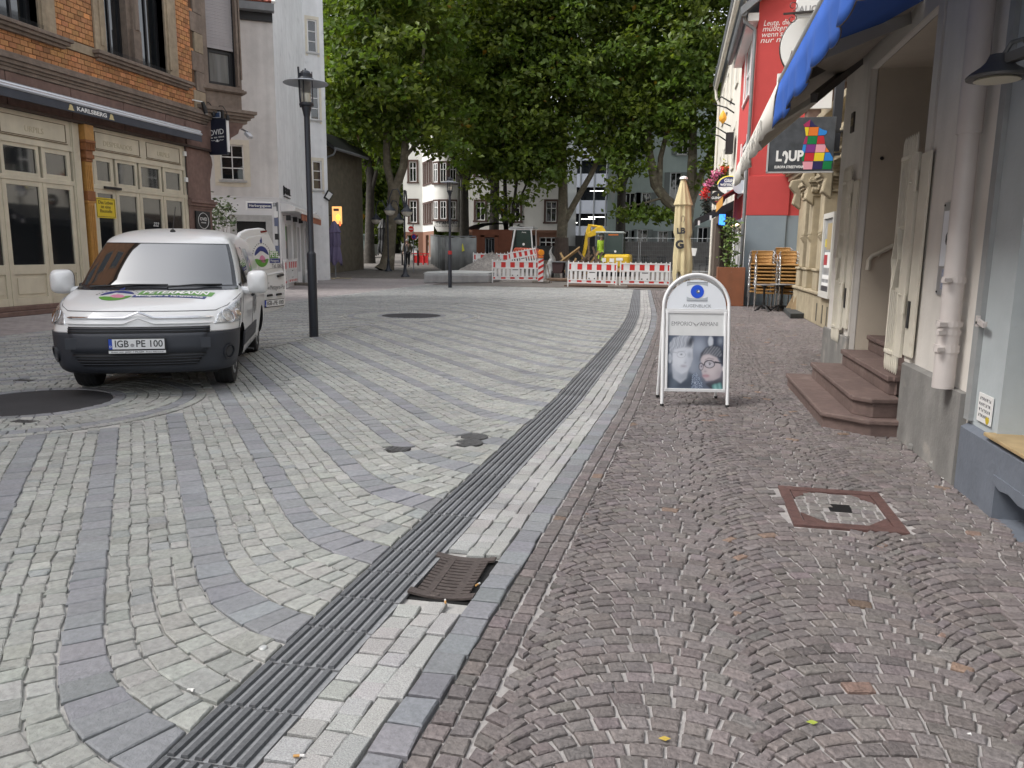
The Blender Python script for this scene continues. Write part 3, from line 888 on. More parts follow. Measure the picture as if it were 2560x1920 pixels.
# ================================================================== LEFT: pale plastered corner house behind
m_plas=mat('pale_grey_plaster',(0.60,0.585,0.565),0.9,var=0.05,vs=4,var2=0.10,vs2=0.6,streak=0.10,bump=0.35,bs=14)
m_plasw=mat('white_plaster',(0.70,0.71,0.715),0.9,var=0.05,vs=3,var2=0.07,vs2=0.5,streak=0.08,bump=0.35,bs=12,stain=(.50,.51,.52),sts=2.2,stw=.62)
m_plasl=mat('white_ground_floor_paint',(0.66,0.665,0.67),0.85,var=0.03,vs=4,var2=0.05,vs2=0.8)
m_cream=mat('cream_window_surround',(0.62,0.575,0.475),0.85,var=0.05,vs=6)
m_wf=mat('white_window_frame',(0.74,0.74,0.73),0.45)
m_tile=mat('red_roof_tile',(0.34,0.085,0.05),0.75,var=0.2,vs=20,tint=True)
m_zinc=mat('zinc_grey',(0.20,0.21,0.22),0.5,0.3,var=0.1,vs=6)
m_greyst=mat('light_grey_stone',(0.40,0.40,0.39),0.85,var=0.1,vs=8)
C0=Vector((-14.03,26.03,0));UL=Vector((-.87,-.5,0)).normalized();NL=Vector((.5,-.87,0)).normalized()
FA=Fr(C0,UL,NL)
P1=Vector((-16.7,33.7,0));UR=(P1-C0).normalized();FRr=Fr(C0,UR,(UR.y,-UR.x,0));LR=(P1-C0).length
UT=Vector((.74,.67,0)).normalized();FT=Fr(P1,UT,(UT.y,-UT.x,0))
WH=thing('corner_house','pale plastered corner house with small white windows and a striped shop awning','building',tuple(C0))
b=MB()
wA=(1.15,1.93,3.80,5.02);dA=(.5,1.5,0,2.4)
wall(b,FA,0,4.6,3.24,9.55,[wA],.22,0,2)
wall(b,FA,0,4.6,0,3.24,[dA],.3,1,1)
shops=[(1.05,2.5,.9,2.36),(4.05,4.75,.5,2.34),(6.3,6.95,.5,2.36)]
wall(b,FRr,0,LR,3.24,13.2,[],.2,3)
wall(b,FRr,0,LR,0,3.24,shops,.3,1)
tw=[(.18,.62,10.15,11.55),(.2,.64,7.25,8.72),(.22,.66,4.15,5.45)]
wall(b,FT,0,.92,0,15,tw,.15,3)
b.quad(FT.P(.92,0,0),FT.P(.92,-6,0),FT.P(.92,-6,15),FT.P(.92,0,15),3)
b.quad(C0+Vector((0,0,9.55)),C0+UR*3.4+Vector((0,0,13.2)),C0+UR*3.4+Vector((0,0,13.2)),C0+UR*.0+Vector((0,0,13.2)),3)
b.fbox(FA,0.3,4.6,-5,-.4,0,9.5,4)
b.fbox(FRr,.3,LR-.2,-3,-.4,0,3.2,4)
b.build('wall',[m_plas,m_plasl,m_cream,m_plasw,m_black],WH)
b=MB();b.fbox(FA,0.0,4.6,0,.018,3.225,3.255);b.fbox(FRr,0.0,LR,0,.018,3.225,3.255);b.build('string_course',m_plasl,WH)
window(FA,WH,*wA,m_wf,m_glass,d=-.12,fw=.05,cols=2,rows=3,bar=.035,sill=m_greyst,sd=.10)
b=MB()
for q in((wA[0]-.2,wA[1]+.2,wA[3],wA[3]+.16),(wA[0]-.2,wA[0],wA[2]-.2,wA[3]),(wA[1],wA[1]+.2,wA[2]-.2,wA[3]),(wA[0],wA[1],wA[2]-.22,wA[2]-.08)):b.fbox(FA,q[0],q[1],0,.012,q[2],q[3])
b.build('window_surround',m_cream,WH)
for t in tw:
    window(FT,WH,*t,m_wf,m_glass,d=-.08,fw=.06,cols=1,rows=3,bar=.03,sill=m_greyst,sd=.07)
    b=MB()
    for q in((t[0]-.1,t[1]+.1,t[3],t[3]+.14),(t[0]-.1,t[0],t[2]-.16,t[3]),(t[1],t[1]+.1,t[2]-.16,t[3])):b.fbox(FT,q[0],q[1],0,.012,q[2],q[3])
    b.build('window_surround',m_cream,WH)
b=MB();b.fbox(FA,dA[0]-.22,dA[0],0,.05,0,2.4);b.fbox(FA,dA[1],dA[1]+.22,0,.05,0,2.4);b.fbox(FA,dA[0]-.22,dA[1]+.22,0,.05,2.4,2.62);b.build('door_surround',m_greyst,WH)
b=MB();b.fbox(FA,dA[0],dA[1],-.28,-.2,0,2.4);b.build('door',m_black,WH)
for i,s_ in enumerate(shops):
    window(FRr,WH,*s_,m_wf if i==0 else m_plasl,m_glass,d=-.14,fw=.05,cols=1,rows=1)
b=MB()
for x,z,w_,h_,k in((1.15,1.75,.9,.55,0),(1.7,1.45,.3,.3,1)):b.fbox(FRr,x,x+w_,-.14,-.132,z,z+h_,k)
b.build('display',[mat('bright_green_poster',(.10,.35,.05),.6),mat('skin_poster',(.45,.27,.2),.6)],WH)
b=MB()
for a in(4.1,6.35):
    for k in range(5):b.fbox(FRr,a+.1,a+.5,-.145,-.133,.8+k*.3,.92+k*.3)
b.build('window_print',mat('grey_print',(.35,.35,.36),.6),WH)
b=MB()
for a in(3.0,5.2):b.fbox(FRr,a-.0,a+.75,-.1,.02,0,2.5)
b.build('shop_pier',m_greyst,WH)
b=MB();b.prism([FA.P(-.06,.12,9.42),FA.P(-.06,.42,9.42),FA.P(-.06,.44,9.66),FA.P(-.06,.06,9.66)],UL*4.8);b.build('gutter',m_zinc,WH)
b=MB();b.fbox(FA,0.0,4.7,0,.12,9.15,9.42);b.build('eaves',m_black,WH)
rf=MB();rf.quad(FA.P(-.05,.4,9.66),FA.P(4.7,.4,9.66),FA.P(4.7,-4,13.5),FA.P(-.05,-4,13.5));rf=rf.build('roof',mat('roof_felt',(.08,.04,.03),.9),WH)
P_,T_=[],[]
sl=Vector((NL.x*-1,NL.y*-1,3.84/4.4)).normalized()
for i in range(9):
    for j in range(22):
        a0=.0+j*.21+.0
        base=FA.P(a0,.40,9.69)+sl*(i*.30)
        u=UL*.2;t_=sl*.34;nn=u.cross(t_).normalized()
        if nn.z<0:nn=-nn
        up=nn*.05
        w0,w1=base+up*.6,base+up*.6+u
        mid=base+u*.5+up*1.4
        P_.append([tuple(w0),tuple(mid),tuple(w1),tuple(w0+t_-up*.6),tuple(mid+t_-up*.6),tuple(w1+t_-up*.6),tuple(base),tuple(base+u)])
P_=np.array(P_)
TF=[(0,1,4,3),(1,2,5,4),(6,7,1,0),(7,2,1,1)]
def pieces_mixed(parent,name,rest,P,faces,T,m,limit=300):
    F4=[f for f in faces]
    pieces(parent,name,rest,P,F4,T,m,limit)
pieces(rf,'roof_tile','roof_tiles',P_,[(0,1,4,3),(1,2,5,4),(6,7,2,0)],tints(len(P_),(1,1,1),.18,.05),m_tile,200)
b=MB();b.bar(FA.P(-.04,.46,9.68),FA.P(-.04,-4,13.6),.12,.10);b.build('verge_board',m_wf,WH)
b=MB();b.prism([FRr.P(LR-1.2,.05,0),FRr.P(LR+3.6,.45,0),FRr.P(LR+3.6,.45,3.9),FRr.P(LR+3.2,.42,3.95),FRr.P(LR-1.2,.05,2.75)],(-.28,.2,0))
b.build('lean_to_wall',m_plasl,WH)
b=MB();b.bar(FRr.P(LR-1.25,-.02,2.79),FRr.P(LR+3.25,.30,3.99),.5,.07);b.build('coping',m_wf,WH)
b=MB();b.fbox(FRr,LR+2.3,LR+3.1,.33,.48,1.1,1.9);b.fbox(FRr,LR+2.4,LR+3.0,.36,.49,.55,1.75);b.build('niche',m_greyst,WH)
for i,ch in enumerate('BROL'):
    text('sign_letter',ch,.36,m_black,WH,FRr.P(.95+i*.40,.06,3.56),tuple(UR),(0,0,1),.02,width=.26)
b=MB();b.fbox(FRr,.82,.86,0.02,.06,3.4,3.74);b.fbox(FRr,.85,2.3,0.02,.05,3.34,3.38);b.build('letter_rail',m_black,WH)
SA=thing('awning','short striped shop awning, half rolled, on the white corner house','awning',tuple(FRr.P(.4,.2,2.6)))
b=MB();b.prism([FRr.P(.25,0,2.78),FRr.P(.25,.5,2.82),FRr.P(.25,.52,2.95),FRr.P(.25,.2,3.08),FRr.P(.25,0,3.08)],UR*7.3);b.build('cassette',m_wf,SA)
b=MB();b.bar(FRr.P(.9,.62,2.78),FRr.P(7.5,.62,2.80),.06,.07);b.build('front_rail',m_wf,SA)
m_or,m_wn=mat('orange_cloth_stripe',(.52,.20,.10),.9),mat('maroon_cloth_stripe',(.13,.045,.04),.9)
for i in range(34):
    b=MB();a0=.95+i*.19
    b.fbox(FRr,a0,a0+.187,.60,.612,2.5+.01*(i%3),2.75);b.build('cloth_stripe',m_or if i%2 else m_wn,SA)
for i,a in enumerate((.55,2.2,3.75)):
    SLp=thing('shop_lamp','small black lamp on a rod under the striped awning, %s from the house corner'%('first','second','third')[i],'lamp',tuple(FRr.P(a,.2,2.5)),group='lamps under the striped awning')
    b=MB();b.fbox(FRr,a,a+.12,.12,.28,2.48,2.66);b.build('head',m_black,SLp);b=MB();b.bar(FRr.P(a+.06,.0,2.66),FRr.P(a+.06,.28,2.66),.02,.02);b.build('arm',m_black,SLp)
WL=thing('floodlight','square black floodlight high on the edge of the pale corner house','light',tuple(FT.P(.8,.1,3.9)))
b=MB();b.bar(FT.P(.82,.05,3.72),FT.P(.98,.2,4.08),.30,.10,up=(0,-1,0));b.build('housing',m_black,WL);b=MB();b.bar(FT.P(.85,.13,3.78),FT.P(.97,.26,4.03),.22,.03,up=(0,-1,0));b.build('glass',m_wf,WL)
b=MB();b.tube([FRr.P(5.3,.35,0),FRr.P(5.3,.35,.28),FRr.P(5.3,.3,.45)],[.28,.27,.15],10);o=b.build('kerb_guard_stone',m_plasl,smooth=True);tag(o,'whitewashed guard stone at the foot of the shop pier','guard stone')
m_ol=mat('olive_dark_plaster',(.13,.115,.085),.9,var=.2,vs=3)
NB=thing('dark_gable_house','narrow dark olive house wall with a low eave behind the pale corner house','building',(-18.2,40,0))
b=MB();b.box(-26,-18.35,38.5,44,0,7.2);b.build('wall',m_ol,NB)
b=MB();b.prism([(-18.7,38.6,7.6),(-17.6,38.6,6.7),(-17.6,38.6,6.55),(-18.9,38.6,7.2)],(0,5,0));b.build('roof',m_black,NB)
b=MB();b.tube([(-17.55,38.6,6.6),(-17.55,43,6.6)],.08,8);b.tube([(-17.55,38.7,6.55),(-17.7,38.7,6.3),(-18.3,38.7,6.1)],.05,8);b.build('gutter',m_zinc,NB)
SS=thing('street_sign','white and blue street name plate on a slim post covered with stickers','street sign',(-13.35,24.6,0))
b=MB();b.tube([(-13.35,24.6,0),(-13.35,24.6,3.0)],.035,10);b.build('post',m_zinc,SS,smooth=True)
b=MB();b.bar((-13.42,24.55,2.86),(-13.42,24.55,2.98),.1,.1);b.build('clamp',m_zinc,SS)
r_=Vector((.92,.39,0)).normalized();nf=Vector((r_.y,-r_.x,0));FSs=Fr((-13.42,24.55,0),-r_,nf)
b=MB();b.fbox(FSs,.04,.92,0,.03,2.74,3.0);b.build('plate',m_wf,SS,bevel=.02)
b=MB();b.fbox(FSs,.09,.87,.03,.035,2.785,2.955);b.build('blue_field',mat('royal_blue_enamel',(.015,.02,.10),.4),SS)
text('lettering','Herbergsgasse',.12,m_white,SS,FSs.P(.48,.037,2.87),tuple(r_),(0,0,1),.001,width=.70,bold=.002)
b=MB();k=0
for z,h_,mm in((2.5,.2,0),(2.2,.28,1),(1.75,.2,2),(1.3,.25,1),(1.0,.2,0),(.75,.15,2)):
    b.fbox(FSs,-.10,.03,-.02,.045,z,z+h_,mm)
b.build('sticker',[m_wf,mat('blue_grey_sticker',(.12,.14,.22),.6),m_black],SS)
m_leafd=mat('shrub_leaf',(.075,.11,.04),.6,tint=True)
def leaf_cloud(name,centers,n,sig,size,m,parent=None,col=(1,1,1),val=.25):
    c=np.asarray(centers,float);N=n*len(c)
    p=np.repeat(c,n,axis=0)+npr.normal(0,1,(N,3))*np.asarray(sig)
    d=npr.normal(0,1,(N,3));d[:,2]*=.5;d/=np.linalg.norm(d,axis=1,keepdims=True)
    e=np.cross(d,npr.normal(0,1,(N,3)));e/=np.linalg.norm(e,axis=1,keepdims=True)
    s=size*(.6+.8*npr.random((N,1)))
    Pq=np.stack([p-d*s,p+e*s*.5,p+d*s,p-e*s*.5],axis=1)
    b_=np.array(base_of(parent))
    F=np.arange(N*4).reshape(N,4)
    T=np.repeat(tints(N,col,val,.08),4,axis=0)
    me=tint_mesh(name,Pq.reshape(-1,3)-b_,F,T,m)
    o=bpy.data.objects.new(name,me);link(o,parent)
    return o
SB=thing('alley_shrub','loose green potted shrub growing in the alley mouth behind the van','shrub',(-14.9,23.4,0))
b=MB();b.lathe((-14.9,23.4,0),[(.2,0),(.28,.5),(.26,.5),(.2,.42)],14);b.build('pot',mat('dark_pot',(.05,.045,.04),.7),SB,smooth=True)
b=MB()
cs=[]
for i in range(12):
    a=i*2.4;q=Vector((-14.9+.5*math.cos(a)*(.4+.6*rnd.random()),23.4+.35*math.sin(a),1.3+1.5*rnd.random()));cs.append(q)
    b.tube([(-14.9,23.4,.4),((-14.9+q.x)/2,(23.4+q.y)/2,q.z*.6),q],[.02,.012,.004],5)
b.build('stem',mat('twig_bark',(.10,.07,.05),.9),SB)
leaf_cloud('foliage',[tuple(q)for q in cs],60,(.18,.15,.14),.07,m_leafd,SB)
# ================================================================== RIGHT: cream house with the doorway and steps
m_cwall=mat('cream_house_plaster',(0.66,0.63,0.585),0.9,var=0.04,vs=5,var2=0.07,vs2=0.9,streak=0.06,bump=0.25,bs=30)
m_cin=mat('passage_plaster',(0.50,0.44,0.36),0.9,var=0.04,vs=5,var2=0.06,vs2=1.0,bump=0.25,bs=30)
m_plinth=mat('grey_cement_plinth',(0.205,0.20,0.19),0.9,var=0.12,vs=7,var2=0.18,vs2=1.6,streak=0.2,bump=0.4,bs=40,stain=(.36,.33,.29),sts=3.2,stw=.60)
m_step=mat('red_brown_sandstone_step',(0.135,0.093,0.082),0.75,var=0.16,vs=14,var2=0.16,vs2=2.2,bump=0.4,bs=70,rv=.1,stain=(.22,.17,.15),sts=2.6,stw=.62)
m_gate=mat('ivory_painted_iron',(0.60,0.565,0.475),0.5,var=0.05,vs=10,var2=0.08,vs2=2,stain=(.40,.35,.28),sts=7,stw=.68)
m_pipe=mat('mauve_grey_painted_pipe',(0.52,0.48,0.46),0.45,var=0.05,vs=4,var2=0.08,vs2=1.4)
m_bluew=mat('pale_blue_grey_plaster',(0.40,0.44,0.455),0.88,var=0.04,vs=5,var2=0.06,vs2=0.8,bump=0.3,bs=26)
m_blueb=mat('slate_blue_plinth',(0.125,0.142,0.172),0.85,var=0.08,vs=6,var2=0.1,vs2=1.2,bump=0.45,bs=24)
m_steel=mat('brushed_steel',(0.42,0.42,0.43),0.35,0.8)
FR0=Fr((1.845,0,0),(0,1,0),(-1,0,0))
CH=thing('cream_house','cream plastered house with a deep doorway above a grey cement plinth','building',(1.845,7.6,0))
b=MB()
DO=(6.62,8.69,0.0,3.29)
wall(b,FR0,5.22,9.95,0.0,10.5,[DO],.05,0)
b.quad(FR0.P(9.95,0,0),FR0.P(9.95,-1.2,0),FR0.P(9.95,-1.2,10.5),FR0.P(9.95,0,10.5))
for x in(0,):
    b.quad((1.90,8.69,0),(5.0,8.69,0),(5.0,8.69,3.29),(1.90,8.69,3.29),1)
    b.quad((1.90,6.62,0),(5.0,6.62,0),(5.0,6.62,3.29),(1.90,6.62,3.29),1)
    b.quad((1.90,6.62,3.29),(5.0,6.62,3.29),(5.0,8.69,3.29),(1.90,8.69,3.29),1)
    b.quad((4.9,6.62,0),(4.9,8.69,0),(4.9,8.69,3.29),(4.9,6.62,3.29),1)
b.box(2.2,6.0,-12.0,9.9,3.4,10.4,2)
b.box(2.2,6.0,-12.0,6.5,0.0,3.4,2)
b.box(2.2,6.0,8.8,9.9,0.0,3.4,2)
b.box(1.75,6.0,-12.0,9.95,10.5,10.8,2)
b.build('wall',[m_cwall,m_cin,mat('house_body',(.35,.33,.30),.9)],CH)
b=MB();b.fbox(FR0,8.69,8.83,0,.018,0.6,3.44);b.fbox(FR0,6.48,6.62,0,.018,0.62,3.44);b.fbox(FR0,6.62,8.69,0,.018,3.29,3.44);b.build('door_surround',mat('lighter_cream_trim',(.58,.55,.50),.9),CH)
b=MB()
pts=[FR0.P(5.24,.0,0.0),FR0.P(6.61,.0,0.0),FR0.P(6.61,.0,.595),FR0.P(6.3,.0,.60),FR0.P(5.24,.0,.615)]
b.fbox(FR0,5.62,6.61,0.001,.035,0,.60);b.prism([FR0.P(5.62,.035,.60),FR0.P(6.61,.035,.60),FR0.P(6.61,.0,.625),FR0.P(5.62,.0,.625)],(0.001,0,0))
b.fbox(FR0,5.24,5.62,0.001,.05,0,.60)
b.build('plinth',m_plinth,CH,bevel=.008)
b=MB();b.fbox(FR0,8.70,10.02,0.001,.035,0,.585);b.build('plinth',m_plinth,CH,bevel=.01)
for k in range(6):
    a=5.6+k*.17
    b=MB();b.lathe((1.81,a+.05,.01+.01*(k%3)),[(.05,0),(.045,.03),(.02,.04)],7,sx=.5);b.build('mortar_crumb',m_plinth,CH)if k in(0,3)else None
b=MB();b.fbox(FR0,9.33,9.46,.0,.02,2.78,2.99);b.build('number_plate',mat('dark_number_plate',(.06,.05,.045),.5),CH)
text('number','20',.12,mat('brass_figure',(.35,.3,.18),.5),CH,FR0.P(9.395,.021,2.885),(0,-1,0),(0,0,1),.001)
for a in(-9,-5.5,-2,1.5):
    for z in(4.6,7.6):
        b=MB();b.box(2.1,2.2,a,a+1.3,z,z+2.0);f=b.build('window',m_wf,CH)
        b=MB();b.box(2.06,2.1,a+.12,a+1.18,z+.12,z+1.88);b.build('pane',m_glass,f)
b=MB();b.tube([(1.942,8.60,1.30),(1.945,8.60,1.40),(1.97,8.60,1.44),(2.233,8.60,1.587),(2.9,8.60,1.96)],.024,8)
b.tube([(2.05,8.60,1.47),(2.05,8.67,1.44)],.012,6);b.tube([(2.2,8.60,1.55),(2.2,8.67,1.50)],.012,6);b.tube([(2.7,8.60,1.83),(2.7,8.67,1.8)],.012,6)
b.build('handrail',m_gate,CH,smooth=True)
b=MB();b.lathe((2.0,8.67,2.42),[(.02,0),(.015,.01)],8,axis=(0,-1,0));b.build('bolt',m_black,CH)
ST=thing('doorsteps','red brown sandstone steps with cut corners leading into the cream house','steps',(1.5,7.7,0))
def step(name,outline,z0,z1,th=.045,over=.022):
    b=MB();b.prism([(x,y,z0)for x,y in outline],(0,0,z1-z0-th));o=b.build(name,m_step,ST,bevel=.006)
    cx=1.9
    big=[]
    n=len(outline)
    for i,(x,y)in enumerate(outline):
        big.append((x-over if x<1.84 else x,y-over if y<7.2 else y+over if x<1.84 else y))
    b=MB();b.prism([(x,y,z1-th)for x,y in big],(0,0,th));b.build('tread',m_step,o,bevel=.012)
step('step',[(1.285,6.83),(1.61,6.555),(1.84,6.56),(1.84,8.94),(1.285,8.94)],-.02,.14)
step('step',[(1.50,6.76),(1.63,6.62),(1.84,6.66),(1.84,8.72),(1.50,8.72)],.14,.305)
step('step',[(1.79,6.85),(1.839,6.78),(1.839,8.66),(1.79,8.66)],.305,.465)
b=MB();b.box(1.78,2.0,6.80,8.66,.305,.42);b.box(1.758,2.05,6.78,8.66,.42,.466);o=b.build('step',m_step,ST,bevel=.008)
for i,x in enumerate((2.03,2.31,2.59,2.87,3.15)):
    z=.466+.157*i
    b=MB();b.box(x,5.0,6.63,8.68,z-.001,z+.112);b.box(x-.022,5.0,6.63,8.68,z+.112,z+.157);b.build('step',m_step,ST,bevel=.008)
def gate(name,label,a0,flip,z0=.64,z1=2.24):
    G=thing(name,label,'gate',tuple(FR0.P(a0,.05,0)))
    s=-1 if flip else 1
    A=lambda a:a0+s*a
    def fb(b,p,q,d0,d1,z0_,z1_):b.fbox(FR0,min(A(p),A(q)),max(A(p),A(q)),d0,d1,z0_,z1_)
    b=MB();fb(b,0,.17,.03,.055,z0,z1);fb(b,.17,.185,.03,.06,z0,z1);fb(b,.42,.455,.04,.055,z0,z1)
    fb(b,.19,.41,.025,.07,z1-.03,z1);fb(b,.19,.41,.025,.07,z0,z0+.03)
    b.build('frame',m_gate,G,bevel=.003)
    for k in range(4):
        a=.222+k*.050
        for lo,hi in((z0+.03,1.19),(1.66,z1-.03)):
            b=MB();b.fbox(FR0,min(A(a),A(a+.024)),max(A(a),A(a+.019)),.044,.052,lo,hi);b.build('bar',m_gate,G)
    for k in range(7):
        a=.07+k*.056
        b=MB();b.lathe(FR0.P(A(a),.048,z1),[(.012,0),(.013,.10),(.008,.135),(.001,.16)],6);b.lathe(FR0.P(A(a),.048,z0),[(.012,0),(.013,-.09),(.008,-.13),(.001,-.15)],6);b.build('spike',m_gate,G,smooth=True)
    b=MB();zc,h_,w_=1.42,.25,.105;ac=.30
    D=[(0,h_),(w_,0),(0,-h_),(-w_,0)]
    for i in range(4):
        p,q=D[i],D[(i+1)%4]
        b.prism([FR0.P(A(ac+p[0]),.02,zc+p[1]),FR0.P(A(ac+q[0]),.02,zc+q[1]),FR0.P(A(ac+q[0]*.82),.02,zc+q[1]*.86),FR0.P(A(ac+p[0]*.82),.02,zc+p[1]*.86)],(-.06,0,0))
    b.prism([FR0.P(A(ac+x*.5+.0),.03,zc+z*.5-.05)for x,z in D],(-.02,0,0))
    b.fbox(FR0,min(A(.19),A(.41)),max(A(.19),A(.41)),.03,.05,1.155,1.19);b.fbox(FR0,min(A(.19),A(.41)),max(A(.19),A(.41)),.03,.05,1.655,1.69)
    b.build('diamond',m_gate,G)
    b=MB()
    for z in(z0+.35,z1-.3):b.tube([FR0.P(A(-.02),.06,z),FR0.P(A(-.02),.06,z+.16)],.014,8)
    b.build('hinge',m_gate,G,smooth=True)
    b=MB()
    for z in(z0+.5,z1-.22):b.lathe(FR0.P(A(.12),.055,z),[(.014,0),(.01,.02)],8,axis=(-1,0,0))
    b.build('bolt',m_gate,G)
    b=MB();fb(b,-.25,-.035,.02,.04,z0+.03,z1-.02);o=b.build('backing_plate',m_gate,G,bevel=.004)
    if not flip:
        b=MB();fb(b,-.13,-.08,.041,.05,z0+.25,z0+.46);b.build('slot',m_black,G)
    else:
        b=MB();fb(b,.43,.45,.066,.07,1.2,1.45);b.build('slot',m_black,G)
gate('gate_leaf','ivory iron gate leaf with spikes beside the drainpipe, at the near side of the doorway',6.64,False)
gate('gate_leaf','ivory iron gate leaf with spikes folded against the far pillar of the doorway',8.98,False)
BP=thing('bell_panel','brushed steel entrance panel with a white name card beside the doorway','sign',(1.83,5.9,1.2))
b=MB();b.fbox(FR0,5.66,6.05,.0,.012,1.18,1.82);b.build('plate',m_steel,BP)
b=MB();b.fbox(FR0,5.70,6.01,.012,.02,1.38,1.76);b.build('card',mat('white_card',(.72,.75,.80),.4),BP)
b=MB();b.prism([FR0.P(5.90+x,.0215,1.56+z)for x,z in((0,.05),(.02,.03),(.022,-.01),(.0,-.035),(-.024,-.03),(-.025,-.005),(-.005,0),(.004,.03))],(-.002,0,0));b.build('mark',m_black,BP)
b=MB();b.fbox(FR0,5.74,5.95,.012,.016,1.22,1.36);b.build('label',mat('blue_grey_label',(.25,.27,.36),.5,var=.4,vs=60),BP)
b=MB();b.fbox(FR0,5.82,5.87,.016,.018,1.23,1.36);b.build('strip',m_white,BP)
for(a,z)in((5.68,1.80),(6.03,1.80),(5.68,1.20),(6.03,1.20)):
    b=MB();b.lathe(FR0.P(a,.012,z),[(.008,0),(.006,.006)],8,axis=(-1,0,0));b.build('screw',m_black,BP)
DP=thing('drainpipe','mauve grey painted drainpipe on the cream house beside the blue wall','drainpipe',(1.76,5.42,.62))
b=MB();b.tube([(1.75,5.44,.60),(1.75,5.44,1.02)],.066,16);b.tube([(1.75,5.44,1.0),(1.75,5.46,2.2)],.062,16);b.tube([(1.75,5.46,2.2),(1.75,5.47,10.0)],.072,16);b.build('pipe',m_pipe,DP,smooth=True)
for z,r_,h_ in((1.02,.078,.035),(.965,.074,.03),(.86,.076,.05),(1.30,.070,.04)):
    b=MB();b.tube([(1.75,5.445,z-h_/2),(1.75,5.445,z+h_/2)],r_,16);b.bar((1.71,5.38,z),(1.66,5.36,z),.03,.025);b.build('clamp',m_pipe,DP)
LA=thing('wall_lamp','grey metal hood lamp on a short arm above the blue grey wall','lamp',(1.6,4.66,2.4))
b=MB();b.lathe((1.60,4.66,2.365),[(.145,0),(.148,.012),(.13,.03),(.085,.06),(.06,.085),(.045,.12),(.01,.125)],24);b.build('shade',mat('dark_grey_lamp_metal',(.10,.10,.10),.45,.3),LA,smooth=True)
b=MB();b.lathe((1.60,4.66,2.356),[(.11,0),(.10,.01)],20);b.build('diffuser',mat('lamp_diffuser',(.55,.52,.42),.4),LA)
b=MB();b.bar((1.62,4.60,2.45),(1.845,4.15,2.50),.045,.05);b.tube([(1.61,4.63,2.48),(1.63,4.6,2.53),(1.66,4.54,2.53),(1.68,4.5,2.48)],.012,6);b.build('arm',mat('dark_grey_lamp_metal'.replace('dark','mid'),(.16,.165,.165),.5,.3),LA)
HK=MB();HK.bar(FR0.P(5.1,0,1.05),FR0.P(5.1,.06,1.05),.02,.03);HK.bar(FR0.P(5.1,.05,1.07),FR0.P(4.99,.05,1.05),.015,.03);HK.bar(FR0.P(5.1,.05,1.05),FR0.P(5.1,.05,1.1),.02,.02)
o=HK.build('wall_hook',m_pipe);tag(o,'small painted metal hook on the pale blue wall','hook')
BL=thing('blue_house','pale blue grey house corner with a slate blue plinth and wooden sill board','building',(1.845,4.5,0))
b=MB();wall(b,FR0,-12,5.22,.42,10.4,[(2.2,4.77,.44,3.0)],.32,0);b.build('wall',m_bluew,BL)
b=MB();b.box(2.18,2.2,2.0,4.9,.3,3.1);b.build('shop_pane',m_glass,BL)
b=MB();b.fbox(FR0,5.13,5.215,.0,.03,.45,9);b.build('corner_strip',mat('grey_edge_plaster',(.27,.28,.28),.9,var=.1,vs=6,bump=.4,bs=30),BL)
b=MB()
FRp=Fr((1.80,0,0),(0,1,0),(-1,0,0))
wall(b,FRp,-12,5.2,0,.40,[(3.7,4.60,0,.19)],.3,0)
b.quad(FRp.P(-12,0,.40),FRp.P(5.2,0,.40),FRp.P(5.2,-.05,.43),FRp.P(-12,-.05,.43));b.quad(FRp.P(5.2,0,0),FRp.P(5.2,-.05,0),FRp.P(5.2,-.05,.43),FRp.P(5.2,0,.40))
b.prism([FRp.P(4.62,-.01,.205),FRp.P(4.52,-.01,.185),FRp.P(4.4,-.01,.20),FRp.P(4.28,-.01,.18),FRp.P(4.1,-.01,.19),FRp.P(3.7,-.01,.18),FRp.P(3.7,-.01,.25),FRp.P(4.62,-.01,.25)],(-.018,0,0))
b.fbox(FRp,3.6,4.7,-.6,-.30,0,.3)
b.build('plinth',m_blueb,BL)
b=MB();b.fbox(FR0,2.2,4.80,-.3,.06,.432,.452);b.build('sill_board',mat('pale_sill_wood',(.42,.31,.165),.55,streak=.2,var=.1,vs=9),BL,bevel=.004)
PO=thing('notice','small white notice with scribbled lettering and a yellow blot stuck above the slate plinth','sign',(1.84,4.95,.55))
FN=Fr((1.838,4.95,.56),(0,-1,-.12),(-1,0,0))
b=MB();b.fbox(FN,-.105,.105,0,.006,-.085,.085);b.build('sheet',m_wf,PO)
for i in range(4):
    for j in range(7):
        b=MB();x0=.085-j*.025-.004*(i%2);z0_=.055-i*.034
        b.tube([FN.P(x0,.0072,z0_-.010),FN.P(x0-.004,.0072,z0_+.010),FN.P(x0-.010,.0072,z0_+(.004 if j%2 else-.006)),FN.P(x0-.015,.0072,z0_+(.010 if(i+j)%3 else-.010))],.0011,4)
        b.build('scribble',mat('felt_pen',(.06,.06,.07),.7),PO)
b=MB();b.prism([FN.P(.06+.025*math.cos(t)*(1+.2*math.sin(3*t)),.007,-.06+.022*math.sin(t))for t in np.linspace(0,6.28,12)[:-1]],(-.002,0,0));b.build('blot',mat('yellow_ochre_print',(.55,.42,.02),.5),PO)
